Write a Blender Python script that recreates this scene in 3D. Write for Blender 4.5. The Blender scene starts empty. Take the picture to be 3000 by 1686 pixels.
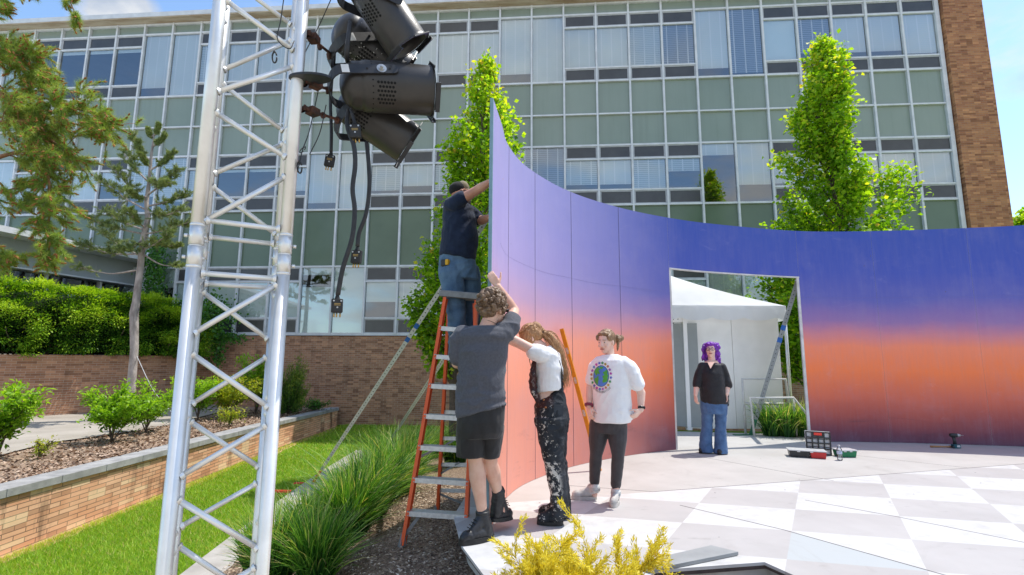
import bpy, math, random
import numpy as np
from mathutils import Vector, Matrix, noise
from mathutils.bvhtree import BVHTree
random.seed(7)
RNG = np.random.default_rng(11)
SC = bpy.context.scene
COL = SC.collection
PI = math.pi

# ------------------------------------------------------------------ camera numbers
FOC, PITCH, ROLL, CZ, KPX = 1458., .1425, .0058, 1.36, 3000 / 2576

def ray(vx, vy):
    u = (vx * KPX - 1500) / FOC
    v = (843 - vy * KPX) / FOC
    u, v = u * math.cos(ROLL) + v * math.sin(ROLL), -u * math.sin(ROLL) + v * math.cos(ROLL)
    y = math.cos(PITCH) - v * math.sin(PITCH)
    return Vector((u / y, 1, (math.sin(PITCH) + v * math.cos(PITCH)) / y))

def W(vx, vy, Y):                       # survey point of the photograph at depth Y
    d = ray(vx, vy)
    return Vector((d.x * Y, Y, CZ + d.z * Y))

def G(vx, vy, z=0.):                    # survey point on a level at height z
    d = ray(vx, vy)
    t = (z - CZ) / d.z
    return Vector((d.x * t, t, z))

# ------------------------------------------------------------------ objects
ORG = {}

def tag(o, label=None, cat=None, group=None, kind=None):
    if label: o['label'] = label
    if cat: o['category'] = cat
    if group: o['group'] = group
    if kind: o['kind'] = kind
    return o

def empty(name, loc, label=None, cat=None, group=None):
    o = bpy.data.objects.new(name, None)
    o.empty_display_size = .1
    COL.objects.link(o)
    o.location = loc
    ORG[o.name] = Vector(loc)
    return tag(o, label, cat, group)

def link(name, me, mats, parent=None, origin=None, smooth=False):
    """link a mesh given in world coordinates, as a part of parent or as a thing"""
    n = len(me.vertices)
    if parent is not None:
        org = ORG[parent.name]
    elif origin is not None:
        org = Vector(origin)
    else:
        co = np.empty(n * 3, np.float32)
        me.vertices.foreach_get('co', co)
        co = co.reshape(-1, 3)
        lo, hi = co.min(0), co.max(0)
        org = Vector(((lo[0] + hi[0]) / 2, (lo[1] + hi[1]) / 2, lo[2]))
    me.transform(Matrix.Translation(-org))
    for m in (mats if isinstance(mats, (list, tuple)) else [mats]):
        me.materials.append(m)
    if smooth:
        me.polygons.foreach_set('use_smooth', np.ones(len(me.polygons), bool))
    me.update()
    o = bpy.data.objects.new(name, me)
    COL.objects.link(o)
    if parent is not None:
        o.parent = parent
    else:
        o.location = org
    ORG[o.name] = org
    return o

class MB:
    """collects shapes, builds ONE mesh object"""
    def __init__(s):
        s.v, s.f, s.mi, s.sm, s.m = [], [], [], [], 0
        s.uv = {}
    def add(s, vs, fs, smooth=False):
        b = len(s.v)
        s.v += [tuple(p) for p in vs]
        for f in fs:
            s.f.append([i + b for i in f]); s.mi.append(s.m); s.sm.append(smooth)
        return b
    def box(s, lo, hi):
        x0, y0, z0 = lo; x1, y1, z1 = hi
        s.hexa([(x0, y0, z0), (x1, y0, z0), (x1, y1, z0), (x0, y1, z0), (x0, y0, z1), (x1, y0, z1), (x1, y1, z1), (x0, y1, z1)])
    def hexa(s, p):
        s.add(p, [(0, 3, 2, 1), (4, 5, 6, 7), (0, 1, 5, 4), (1, 2, 6, 5), (2, 3, 7, 6), (3, 0, 4, 7)])
    def obox(s, c, ex, ey, ez):         # oriented box: centre and half-axis vectors
        c, ex, ey, ez = map(Vector, (c, ex, ey, ez))
        s.hexa([c - ex - ey - ez, c + ex - ey - ez, c + ex + ey - ez, c - ex + ey - ez,
                c - ex - ey + ez, c + ex - ey + ez, c + ex + ey + ez, c - ex + ey + ez])
    def bar(s, a, b, w, h, up=(0, 0, 1)):
        a, b = Vector(a), Vector(b)
        d = (b - a)
        L = d.length; d.normalize()
        x = d.cross(Vector(up))
        if x.length < 1e-4: x = d.cross(Vector((1, 0, 0)))
        x.normalize(); y = x.cross(d)
        s.obox((a + b) / 2, x * w / 2, y * h / 2, d * L / 2)
    def tube(s, pts, r, n=8, caps=True, smooth=True):
        pts = [Vector(p) for p in pts]
        rs = r if isinstance(r, (list, tuple)) else [r] * len(pts)
        vs, fs = [], []
        prev = None
        for i, p in enumerate(pts):
            d = (pts[min(i + 1, len(pts) - 1)] - pts[max(i - 1, 0)])
            if d.length < 1e-9: d = Vector((0, 0, 1))
            d.normalize()
            if prev is None:
                x = d.cross(Vector((0, 0, 1)))
                if x.length < .05: x = d.cross(Vector((1, 0, 0)))
            else:
                x = prev - d * prev.dot(d)
            x.normalize(); prev = x
            y = d.cross(x)
            for k in range(n):
                a = 2 * PI * k / n
                vs.append(p + (x * math.cos(a) + y * math.sin(a)) * rs[i])
        for i in range(len(pts) - 1):
            for k in range(n):
                fs.append((i * n + k, i * n + (k + 1) % n, (i + 1) * n + (k + 1) % n, (i + 1) * n + k))
        b = s.add(vs, fs, smooth)
        if caps:
            s.f.append([b + k for k in range(n)][::-1]); s.mi.append(s.m); s.sm.append(False)
            e = b + (len(pts) - 1) * n
            s.f.append([e + k for k in range(n)]); s.mi.append(s.m); s.sm.append(False)
    def lathe(s, o, axis, prof, n=24, smooth=True, x0=None):   # prof: (distance along axis, radius)
        o, d = Vector(o), Vector(axis).normalized()
        x = Vector(x0) if x0 else d.cross(Vector((0, 0, 1)))
        if x.length < .05: x = d.cross(Vector((1, 0, 0)))
        x = (x - d * x.dot(d)).normalized()
        y = d.cross(x)
        vs, fs = [], []
        for t, r in prof:
            for k in range(n):
                a = 2 * PI * k / n
                vs.append(o + d * t + (x * math.cos(a) + y * math.sin(a)) * max(r, 1e-5))
        for i in range(len(prof) - 1):
            for k in range(n):
                fs.append((i * n + k, i * n + (k + 1) % n, (i + 1) * n + (k + 1) % n, (i + 1) * n + k))
        s.add(vs, fs, smooth)
    def loft(s, rings, n=20, caps=True, smooth=True):          # rings: (centre, half axis a, half axis b)
        vs, fs = [], []
        for c, a, b in rings:
            c, a, b = Vector(c), Vector(a), Vector(b)
            for k in range(n):
                t = 2 * PI * k / n
                vs.append(c + a * math.cos(t) + b * math.sin(t))
        for i in range(len(rings) - 1):
            for k in range(n):
                fs.append((i * n + k, i * n + (k + 1) % n, (i + 1) * n + (k + 1) % n, (i + 1) * n + k))
        if caps:
            fs.append(tuple(range(n))[::-1])
            e = (len(rings) - 1) * n
            fs.append(tuple(e + k for k in range(n)))
        s.add(vs, fs, smooth)
    def ball(s, c, r, n=10, R=None):
        rx, ry, rz = r if isinstance(r, (tuple, list)) else (r, r, r)
        c = Vector(c)
        vs, fs = [], []
        m = max(4, n // 2 + 1)
        for i in range(m + 1):
            ph = PI * i / m
            for k in range(n):
                th = 2 * PI * k / n
                q = Vector((rx * max(math.sin(ph), 1e-3) * math.cos(th), ry * max(math.sin(ph), 1e-3) * math.sin(th), rz * math.cos(ph)))
                vs.append(c + (R @ q if R else q))
        for i in range(m):
            for k in range(n):
                fs.append((i * n + k, (i + 1) * n + k, (i + 1) * n + (k + 1) % n, i * n + (k + 1) % n))
        fs.append(tuple(range(n)))
        fs.append(tuple(m * n + k for k in range(n))[::-1])
        s.add(vs, fs, True)
    def prism(s, poly, z0, z1):
        n = len(poly)
        vs = [(p[0], p[1], z0) for p in poly] + [(p[0], p[1], z1) for p in poly]
        fs = [tuple(range(n))[::-1], tuple(range(n, 2 * n))] + [(i, (i + 1) % n, n + (i + 1) % n, n + i) for i in range(n)]
        s.add(vs, fs)
    def quad(s, a, b, c, d, smooth=False):
        s.add([a, b, c, d], [(0, 1, 2, 3)], smooth)
    def mesh(s, name='mesh'):
        me = bpy.data.meshes.new(name)
        me.from_pydata(s.v, [], s.f)
        me.polygons.foreach_set('material_index', np.array(s.mi, np.int32))
        me.polygons.foreach_set('use_smooth', np.array(s.sm, bool))
        return me
    def build(s, name, mats, parent=None, origin=None, bevel=0, uvfn=None):
        me = s.mesh(name)
        if bevel: me = bevelled(me, bevel)
        return link(name, me, mats, parent, origin)

def bevelled(me, w, seg=2):
    o = bpy.data.objects.new('temporary', me); COL.objects.link(o)
    b = o.modifiers.new('b', 'BEVEL'); b.width = w; b.segments = seg; b.limit_method = 'ANGLE'; b.angle_limit = .7
    dg = bpy.context.evaluated_depsgraph_get()
    r = bpy.data.meshes.new_from_object(o.evaluated_get(dg))
    bpy.data.objects.remove(o)
    return r

def fast_mesh(name, verts, faces, rnd=None):
    """numpy arrays to mesh; faces N x 3 or N x 4; rnd = value per vertex"""
    verts = np.asarray(verts, np.float32); faces = np.asarray(faces, np.int32)
    me = bpy.data.meshes.new(name)
    k = faces.shape[1]
    me.vertices.add(len(verts)); me.vertices.foreach_set('co', verts.ravel())
    me.loops.add(faces.size); me.loops.foreach_set('vertex_index', faces.ravel())
    me.polygons.add(len(faces))
    me.polygons.foreach_set('loop_start', np.arange(0, faces.size, k, dtype=np.int32))
    me.polygons.foreach_set('loop_total', np.full(len(faces), k, np.int32))
    me.update(calc_edges=True)
    if rnd is not None:
        a = me.attributes.new('rnd', 'FLOAT', 'POINT')
        a.data.foreach_set('value', np.asarray(rnd, np.float32))
    return me

def unit(a):
    return a / np.maximum(np.linalg.norm(a, axis=-1, keepdims=True), 1e-9)

def leaf_quads(pos, axis, nrm, L, Wd, fold=.25):
    """diamond leaves: pos N x 3 (leaf foot), axis = along leaf, nrm = face normal; fold bends the middle"""
    n = len(pos)
    axis = unit(axis)
    side = unit(np.cross(axis, nrm))
    up = np.cross(side, axis)
    L = np.broadcast_to(L, n)[:, None]; Wd = np.broadcast_to(Wd, n)[:, None]
    a = pos
    b = pos + axis * L * .5 + side * Wd * .5 + up * L * fold * .4
    c = pos + axis * L + up * -L * fold * .3
    d = pos + axis * L * .5 - side * Wd * .5 + up * L * fold * .4
    v = np.stack([a, b, c, d], 1).reshape(-1, 3)
    f = np.arange(4 * n).reshape(-1, 4)
    return v, f

# ------------------------------------------------------------------ materials
MATS = {}

def new_mat(name):
    m = bpy.data.materials.new(name)
    m.use_nodes = True
    nt = m.node_tree
    nt.nodes.clear()
    return m, nt

class NT:
    def __init__(s, nt): s.nt = nt
    def n(s, t, inp=None, **kw):
        nd = s.nt.nodes.new(t)
        for k, v in kw.items(): setattr(nd, k, v)
        for k, v in (inp or {}).items(): s.set(nd, k, v)
        return nd
    def set(s, nd, k, v):
        so = nd.inputs[k]
        if isinstance(v, bpy.types.NodeSocket): s.nt.links.new(v, so)
        elif isinstance(v, bpy.types.Node): s.nt.links.new(v.outputs[0], so)
        else:
            if so.type == 'RGBA' and len(v) == 3: v = (*v, 1)
            so.default_value = v
    def math(s, op, a, b=None, c=None):
        nd = s.nt.nodes.new('ShaderNodeMath'); nd.operation = op
        for i, v in enumerate((a, b, c)):
            if v is not None: s.set(nd, i, v)
        return nd.outputs[0]
    def mix(s, f, a, b, blend='MIX'):
        nd = s.nt.nodes.new('ShaderNodeMix'); nd.data_type = 'RGBA'; nd.blend_type = blend
        s.set(nd, 0, f); s.set(nd, 6, a); s.set(nd, 7, b)
        return nd.outputs[2]
    def ramp(s, f, stops, interp='LINEAR'):
        nd = s.nt.nodes.new('ShaderNodeValToRGB')
        cr = nd.color_ramp; cr.interpolation = interp
        while len(cr.elements) < len(stops): cr.elements.new(.5)
        for e, (p, c) in zip(cr.elements, stops):
            e.position = p
            e.color = (*c, 1) if hasattr(c, '__len__') else (c, c, c, 1)
        s.set(nd, 0, f)
        return nd.outputs[0]
    def noise(s, vec, scale, detail=4, rough=.55, dist=0, dim='3D'):
        nd = s.n('ShaderNodeTexNoise', {'Scale': scale, 'Detail': detail, 'Roughness': rough, 'Distortion': dist}, noise_dimensions=dim)
        if vec is not None: s.set(nd, 'Vector', vec)
        return nd.outputs[0]
    def vmap(s, vec, scale=(1, 1, 1), loc=(0, 0, 0), rot=(0, 0, 0)):
        return s.n('ShaderNodeMapping', {'Vector': vec, 'Scale': scale, 'Location': loc, 'Rotation': rot}).outputs[0]
    def bump(s, h, strength=.3, dist=.02):
        return s.n('ShaderNodeBump', {'Height': h, 'Strength': strength, 'Distance': dist}).outputs[0]
    def out(s, sh):
        o = s.n('ShaderNodeOutputMaterial'); s.set(o, 'Surface', sh)
    def bsdf(s, col, rough=.5, metal=0., normal=None, spec=.5, **kw):
        inp = {'Base Color': col, 'Roughness': rough, 'Metallic': metal, 'Specular IOR Level': spec}
        if normal is not None: inp['Normal'] = normal
        inp.update(kw)
        return s.n('ShaderNodeBsdfPrincipled', inp).outputs[0]

def mat(name, col, col2=None, rough=.6, metal=0., scale=6., detail=5, bump=.15, bscale=60., bdist=.01, spec=.4, lo=.35, hi=.65, stretch=(1, 1, 1), rvar=.1):
    """two-tone noisy surface with bump"""
    if name in MATS: return MATS[name]
    m, nt = new_mat(name); t = NT(nt)
    co = t.n('ShaderNodeTexCoord').outputs['Object']
    sv = t.vmap(co, stretch)
    col2 = col2 or tuple(c * .72 for c in col)
    f = t.noise(sv, scale, detail)
    c = t.ramp(f, [(lo, col2), (hi, col)])
    nb = t.noise(sv, bscale, 4)
    r = t.math('ADD', rough - rvar / 2, t.math('MULTIPLY', f, rvar))
    t.out(t.bsdf(c, r, metal, t.bump(nb, bump, bdist) if bump else None, spec))
    MATS[name] = m
    return m

def leaf_mat(name, stops, rough=.45, trans=.4, tint=None, spec=.35):
    m, nt = new_mat(name); t = NT(nt)
    a = t.n('ShaderNodeAttribute', attribute_name='rnd')
    c = t.ramp(a.outputs['Fac'], stops)
    b = t.bsdf(c, rough, 0, None, spec)
    tc = t.mix(1.0, c, tint or (1.5, 1.5, .35), 'MULTIPLY')
    tr = t.n('ShaderNodeBsdfTranslucent', {'Color': tc}).outputs[0]
    mx = t.n('ShaderNodeMixShader', {0: trans, 1: b, 2: tr}).outputs[0]
    t.out(mx)
    return m

def brick_mat(name, c1, c2, mortar, width=.205, row=.0677, msize=.006, stain=0., stain_col=(.03, .025, .022), var=.5, bias=0.):
    m, nt = new_mat(name); t = NT(nt)
    uv = t.n('ShaderNodeTexCoord').outputs['UV']
    br = t.n('ShaderNodeTexBrick', {'Vector': uv, 'Scale': 1., 'Mortar Size': msize, 'Mortar Smooth': .2, 'Bias': bias,
             'Brick Width': width, 'Row Height': row, 'Color1': c1, 'Color2': c2, 'Mortar': mortar})
    n1 = t.noise(t.vmap(uv, (1 / width, 1 / row, 1)), .9, 2)
    col = t.mix(t.math('MULTIPLY', n1, var), br.outputs[0], t.mix(.6, br.outputs[0], tuple(.35 * a for a in c1)))
    n2 = t.noise(uv, 1.3, 4)
    col = t.mix(t.ramp(n2, [(.45, 0.), (.75, .35)]), col, tuple(a * 1.35 for a in c2))
    odd = t.n('ShaderNodeTexWhiteNoise', {'Vector': t.n('ShaderNodeVectorMath', {0: t.vmap(uv, (1 / width, 1 / row, 1))}, operation='FLOOR').outputs[0]}, noise_dimensions='2D').outputs['Value']
    col = t.mix(t.math('MULTIPLY', t.math('GREATER_THAN', odd, .88), .35), col, tuple(min(1, a * 1.5) for a in c2))
    col = t.mix(t.math('MULTIPLY', t.math('LESS_THAN', odd, .16), .5), col, tuple(a * .45 for a in c1))
    if stain:
        n3 = t.noise(t.vmap(uv, (2.2, .35, 1)), 1.1, 5, .6)
        col = t.mix(t.ramp(n3, [(.56, 0.), (.72, stain)]), col, stain_col)
    n4 = t.noise(uv, 60, 3)
    h = t.math('ADD', t.math('MULTIPLY', br.outputs[1], -1.), t.math('MULTIPLY', n4, .3))
    t.out(t.bsdf(col, .85, 0, t.bump(h, .5, .006), .2))
    return m

def wall_strip(name, pts, z0, z1, th, m, parent=None, side=1, label=None):
    """upright wall along a path, UV in metres; th = thickness to the left of the path"""
    pts = [Vector((p[0], p[1], 0)) for p in pts]
    nrm = []
    for i in range(len(pts)):
        d = (pts[min(i + 1, len(pts) - 1)] - pts[max(i - 1, 0)]).normalized()
        nrm.append(Vector((-d.y, d.x, 0)) * side)
    zf0 = z0 if callable(z0) else (lambda i: z0)
    zf1 = z1 if callable(z1) else (lambda i: z1)
    s = [0]
    for i in range(1, len(pts)): s.append(s[-1] + (pts[i] - pts[i - 1]).length)
    vs, fs, uv = [], [], []
    def q(a, b, c, d, ua):
        k = len(vs); vs.extend([a, b, c, d]); fs.append((k, k + 1, k + 2, k + 3)); uv.extend(ua)
    zz = lambda v, z: Vector((v.x, v.y, z))
    for i in range(len(pts) - 1):
        a, b = pts[i], pts[i + 1]
        a2, b2 = a + nrm[i] * th, b + nrm[i + 1] * th
        l0, l1, h0, h1 = zf0(i), zf0(i + 1), zf1(i), zf1(i + 1)
        q(zz(a, l0), zz(b, l1), zz(b, h1), zz(a, h0), [(s[i], l0), (s[i + 1], l1), (s[i + 1], h1), (s[i], h0)])
        q(zz(b2, l1), zz(a2, l0), zz(a2, h0), zz(b2, h1), [(s[i + 1], l1), (s[i], l0), (s[i], h0), (s[i + 1], h1)])
        q(zz(a, h0), zz(b, h1), zz(b2, h1), zz(a2, h0), [(s[i], 0), (s[i + 1], 0), (s[i + 1], th), (s[i], th)])
    for i, sg in ((0, 1), (len(pts) - 1, -1)):
        a = pts[i]; a2 = a + nrm[i] * th
        q(zz(a2, zf0(i)), zz(a, zf0(i)), zz(a, zf1(i)), zz(a2, zf1(i)), [(0, zf0(i)), (th, zf0(i)), (th, zf1(i)), (0, zf1(i))])
    me = bpy.data.meshes.new(name)
    me.from_pydata([tuple(v) for v in vs], [], fs)
    ul = me.uv_layers.new(name='UVMap')
    ul.data.foreach_set('uv', np.array(uv, np.float32).ravel())
    return link(name, me, m, parent)

def catmull(pts, n):
    """n points spread evenly along a smooth curve"""
    P = [np.array(p, float) for p in pts]
    P = [2 * P[0] - P[1]] + P + [2 * P[-1] - P[-2]]
    o = []
    for i in range(1, len(P) - 2):
        for t in np.linspace(0, 1, 24, endpoint=False):
            a, b, c, d = P[i - 1:i + 3]
            o.append(.5 * ((2 * b) + (c - a) * t + (2 * a - 5 * b + 4 * c - d) * t * t + (3 * b - a - 3 * c + d) * t ** 3))
    o.append(P[-2])
    o = np.array(o)
    s = np.concatenate([[0], np.cumsum(np.linalg.norm(np.diff(o, axis=0), axis=1))])
    u = np.linspace(0, s[-1], n)
    return np.stack([np.interp(u, s, o[:, k]) for k in range(o.shape[1])], 1), u

# common materials
ALU = mat('brushed_aluminium', (.88, .87, .84), (.76, .75, .72), rough=.38, metal=.62, scale=9, bump=.05, bscale=200, rvar=.18)
GALV = mat('galvanised_steel', (.66, .67, .68), (.54, .56, .57), rough=.5, metal=.0, scale=14, bump=.05)
WHITE_PAINT = mat('white_frame_paint', (.76, .77, .79), (.64, .65, .67), rough=.45, scale=3, bump=.03)
BLACK_METAL = mat('worn_black_metal', (.040, .036, .033), (.028, .026, .025), rough=.38, metal=.1, scale=16, bump=.06, bscale=120, spec=.6)
BLACK_STEEL = mat('black_painted_steel', (.018, .02, .024), (.035, .036, .04), rough=.4, scale=12, bump=.05)
BLACK_RUBBER = mat('black_rubber', (.016, .016, .016), (.03, .03, .03), rough=.6, scale=30, bump=.1)
RUST = mat('rusty_iron', (.13, .05, .03), (.035, .02, .016), rough=.85, scale=30, bump=.5, bscale=120)
CONCRETE = mat('pale_concrete', (.48, .45, .41), (.36, .33, .3), rough=.9, scale=3, bump=.25, bscale=90)
# ================================================================== WORLD, SUN, CAMERA
SUN_EL, SUN_AZ = math.radians(66), math.radians(25)     # azimuth measured from +X towards +Y
world = bpy.data.worlds.new('World'); SC.world = world
world.use_nodes = True
wt = world.node_tree; wt.nodes.clear(); t = NT(wt)
sky = t.n('ShaderNodeTexSky', sky_type='NISHITA')
sky.sun_disc = False; sky.sun_elevation = SUN_EL; sky.sun_rotation = PI / 2 - SUN_AZ
sky.air_density = 1.0; sky.dust_density = .6; sky.ozone_density = 1.5; sky.altitude = 200
gen = t.n('ShaderNodeTexCoord').outputs['Generated']
sep = t.n('ShaderNodeSeparateXYZ', {0: gen})
zc = t.math('MAXIMUM', sep.outputs[2], .06)
cv = t.n('ShaderNodeCombineXYZ', {0: t.math('DIVIDE', sep.outputs[0], t.math('ADD', zc, .25)), 1: t.math('DIVIDE', sep.outputs[1], t.math('ADD', zc, .25)), 2: zc})
n_big = t.noise(t.vmap(cv, (1, 1, 1), (3.3, 1.7, 0)), 1.15, 9, .58, .25)
right = t.math('MULTIPLY', t.math('SUBTRACT', sep.outputs[0], -.02), .115)
dens = t.math('ADD', n_big, t.math('ADD', right, t.math('MULTIPLY', t.math('MAXIMUM', t.math('MULTIPLY', sep.outputs[1], -1.), 0.), .10)))  # cloud cover thickened behind the camera, added for fill and pane reflections
def puff(vx, vy, size, amt):            # a separate cloud at a fixed bearing and height in the sky
    d = ray(vx, vy).normalized()
    dist = t.n('ShaderNodeVectorMath', {0: gen, 1: tuple(d)}, operation='DISTANCE').outputs['Value']
    return t.n('ShaderNodeMapRange', {0: dist, 1: 0., 2: size, 3: amt, 4: 0.}).outputs[0]
dens = t.math('ADD', dens, t.math('MAXIMUM', puff(262, 38, .062, .34), puff(325, 22, .05, .32)))
cloud = t.ramp(dens, [(.505, 0.), (.63, 1.)])
n_in = t.noise(t.vmap(cv, (1, 1, 1), (7.1, .3, 2)), 2.6, 8, .6, .3)
ccol = t.ramp(n_in, [(.36, (3.9, 4.5, 5.5)), (.54, (6.7, 6.8, 6.9))])
scol = t.mix(1.0, sky.outputs[0], (1.85, 2.0, 2.05), 'MULTIPLY')
bg = t.n('ShaderNodeBackground', {'Color': t.mix(cloud, scol, ccol), 'Strength': .138})
wo = t.n('ShaderNodeOutputWorld'); t.set(wo, 0, bg.outputs[0])

sd = bpy.data.lights.new('sun', 'SUN'); sd.energy = 4.7; sd.angle = math.radians(.53); sd.color = (1, .955, .88)
sun = bpy.data.objects.new('sun', sd); COL.objects.link(sun)
sv = Vector((math.cos(SUN_EL) * math.cos(SUN_AZ), math.cos(SUN_EL) * math.sin(SUN_AZ), math.sin(SUN_EL)))
sun.rotation_euler = (-sv).to_track_quat('-Z', 'Y').to_euler(); sun.location = sv * 40

cd = bpy.data.cameras.new('camera'); cam = bpy.data.objects.new('camera', cd); COL.objects.link(cam)
cd.sensor_width = 36; cd.lens = 36 * FOC / 3000; cd.clip_start = .05; cd.clip_end = 2000
Rr = Vector((1, 0, 0)); Uu = Vector((0, -math.sin(PITCH), math.cos(PITCH))); Ff = Vector((0, math.cos(PITCH), math.sin(PITCH)))
cr_, sr_ = math.cos(ROLL), math.sin(ROLL)
R2 = Rr * cr_ + Uu * sr_; U2 = Uu * cr_ - Rr * sr_
cam.matrix_world = Matrix(((R2.x, U2.x, -Ff.x, 0), (R2.y, U2.y, -Ff.y, 0), (R2.z, U2.z, -Ff.z, CZ), (0, 0, 0, 1)))
SC.camera = cam
SC.view_settings.view_transform = 'Standard'; SC.view_settings.look = 'None'; SC.view_settings.exposure = 0; SC.view_settings.gamma = 1
SC.cycles.max_bounces = 6; SC.cycles.transparent_max_bounces = 12
SC.cycles.diffuse_bounces = 3; SC.cycles.glossy_bounces = 3; SC.cycles.transmission_bounces = 4
SC.cycles.use_denoising = True
SC.cycles.sample_clamp_indirect = 6

# ================================================================== GROUND
LAWN_Z = -.97
m, nt = new_mat('lawn_soil'); t = NT(nt)
co = t.n('ShaderNodeTexCoord').outputs['Object']
n1 = t.noise(co, .55, 5); n2 = t.noise(co, 35, 3); n3 = t.noise(co, 3.0, 4)
c = t.ramp(n1, [(.35, (.12, .25, .02)), (.62, (.22, .37, .03))])
c = t.mix(t.math('MULTIPLY', n2, .55), c, (.03, .07, .01))
c = t.mix(t.ramp(n3, [(.6, 0.), (.8, .45)]), c, (.2, .2, .06))
t.out(t.bsdf(c, .9, 0, t.bump(n2, .9, .04), .15))
LAWN_M = m
b = MB()
b.quad((-400, -60, LAWN_Z), (400, -60, LAWN_Z), (400, 700, LAWN_Z), (-400, 700, LAWN_Z))
tag(b.build('ground', LAWN_M, origin=(0, 0, LAWN_Z)), kind='structure')

# paved forecourt on the photographer's side
b = MB(); b.quad((-60, -60, -.93), (60, -60, -.93), (60, 1.0, -.93), (-60, 1.0, -.93))
FORE = mat('forecourt_paving', (.50, .45, .37), (.38, .34, .28), rough=.9, scale=1.5, bump=.1)
tag(b.build('pavement', FORE), kind='structure')
# bare straw-coloured strip where the lawn meets the planter wall
DIRT = mat('dry_straw_soil', (.58, .38, .20), (.38, .24, .13), rough=1, scale=7, bump=.5, bscale=60)
b = MB(); rd = random.Random(6); ys_ = np.linspace(4, 17.5, 60); ws_ = [.10 + .10 * rd.random() + .05 * math.sin(q * 2.1) for q in ys_]
for i in range(59):
    b.quad((-5.98, ys_[i], LAWN_Z + .004), (-5.93 + ws_[i], ys_[i], LAWN_Z + .004), (-5.93 + ws_[i + 1], ys_[i + 1], LAWN_Z + .004), (-5.98, ys_[i + 1], LAWN_Z + .004))
tag(b.build('soil_strip', DIRT), kind='structure')

# concrete kerb between lawn and planting bed, and the sloping bark bed up to the stage
KERB = [(-3.1, 2.5), (-3.28, 4.6), (-3.45, 6.4), (-3.6, 8.3), (-3.7, 10.2), (-3.72, 12.4)]
kc, _ = catmull(KERB, 30)
b = MB()
for i in range(len(kc) - 1):
    (x0, y0), (x1, y1) = kc[i], kc[i + 1]
    b.hexa([(x0, y0, -1.1), (x0 + .42, y0, -1.1), (x1 + .42, y1, -1.1), (x1, y1, -1.1), (x0, y0, -.83), (x0 + .42, y0, -.83), (x1 + .42, y1, -.83), (x1, y1, -.83)])
tag(b.build('kerb', CONCRETE), kind='structure')

def bed_z(x, y):                        # bark bed rises from the kerb to the stage edge
    k = np.interp(y, kc[:, 1], kc[:, 0]) + .3
    s = np.clip((x - k) / (-.9 - k), 0, 1)
    z = -.86 + s * (.60 - .0 * s)
    far = np.clip((y - 6.5) / 4.5, 0, 1)
    return z * (1 - far) + far * (-.86)

m, nt = new_mat('bark_mulch'); t = NT(nt)
co = t.n('ShaderNodeTexCoord').outputs['Object']
n1 = t.noise(co, 1.4, 5); v = t.n('ShaderNodeTexVoronoi', {'Vector': t.vmap(co, (1, 1, 1)), 'Scale': 42.})
c = t.mix(v.outputs['Color'], (.14, .09, .065), (.50, .37, .26))
c = t.mix(t.ramp(n1, [(.4, 0.), (.65, .6)]), c, (.16, .11, .08))
t.out(t.bsdf(c, .95, 0, t.bump(v.outputs['Distance'], .9, .03), .1))
MULCH = m
xs = np.linspace(0, 1, 26); ys = np.linspace(1.2, 12.4, 50)
vs = []
for y in ys:
    k = np.interp(y, kc[:, 1], kc[:, 0]) + .3
    for s in xs:
        x = k + s * (4.2 - k)
        vs.append((x, y, float(bed_z(x, y)) + .03 * noise.noise((x * 2.5, y * 2.5, 0))))
fs = []
for i in range(len(ys) - 1):
    for j in range(len(xs) - 1):
        a = i * len(xs) + j; fs.append((a, a + 1, a + 1 + len(xs), a + len(xs)))
me = bpy.data.meshes.new('planting_bed'); me.from_pydata(vs, [], fs)
tag(link('planting_bed', me, MULCH, smooth=True), kind='structure')
# loose bark chips
n = 26000
x = RNG.uniform(-3.0, .6, n); y = RNG.uniform(2.2, 7.5, n)
k = np.interp(y, kc[:, 1], kc[:, 0]) + .35
keep = x > k; x, y = x[keep], y[keep]; n = len(x)
z = bed_z(x, y) + RNG.uniform(0, .035, n)
ang = RNG.uniform(0, 2 * PI, n); tilt = RNG.uniform(-.5, .5, n)
ax = np.stack([np.cos(ang), np.sin(ang), tilt * .6], 1)
nm = unit(np.stack([RNG.normal(0, .5, n), RNG.normal(0, .5, n), np.ones(n)], 1))
L = RNG.uniform(.012, .05, n); v, f = leaf_quads(np.stack([x, y, z], 1), ax, nm, L, RNG.uniform(.006, .018, n), .1)
CHIP = leaf_mat('bark_chips', [(0, (.06, .036, .024)), (.35, (.22, .145, .10)), (.7, (.46, .34, .24)), (1, (.68, .58, .46))], .9, 0.02)
tag(link('bark_chips', fast_mesh('bark_chips', v, f, np.repeat(RNG.random(n), 4)), CHIP, origin=(-1, 4, -.6)), 'brown bark chips strewn over the bed', 'bark chips', kind='stuff')

# raised planter behind the low brick wall: soil, path
PLX = [(-5.95, 3.2), (-5.97, 5.0), (-5.98, 7.0), (-6.0, 9.0), (-6.05, 11.2), (-6.05, 13.4), (-6.0, 15.6), (-5.98, 17.6)]
plc, _ = catmull(PLX, 40)
cop_z = lambda y: -.19 - .14 * np.clip((y - 6) / 11.6, 0, 1)
GW = [(-18.5, 9.5), (-16.2, 11.3), (-14.3, 13.1), (-12.9, 14.7), (-11.9, 16.2), (-11.3, 17.5), (-11.05, 18.46)]
gwc, _ = catmull(GW, 36)
m, nt = new_mat('planter_soil'); t = NT(nt)
co = t.n('ShaderNodeTexCoord').outputs['Object']
v = t.n('ShaderNodeTexVoronoi', {'Vector': co, 'Scale': 30.}); n1 = t.noise(co, 1.7, 5)
c = t.mix(v.outputs['Color'], (.24, .155, .105), (.64, .48, .36))
c = t.mix(t.ramp(n1, [(.4, 0.), (.62, .7)]), c, (.44, .33, .25))
t.out(t.bsdf(c, .95, 0, t.bump(v.outputs['Distance'], 1., .04), .1))
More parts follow.
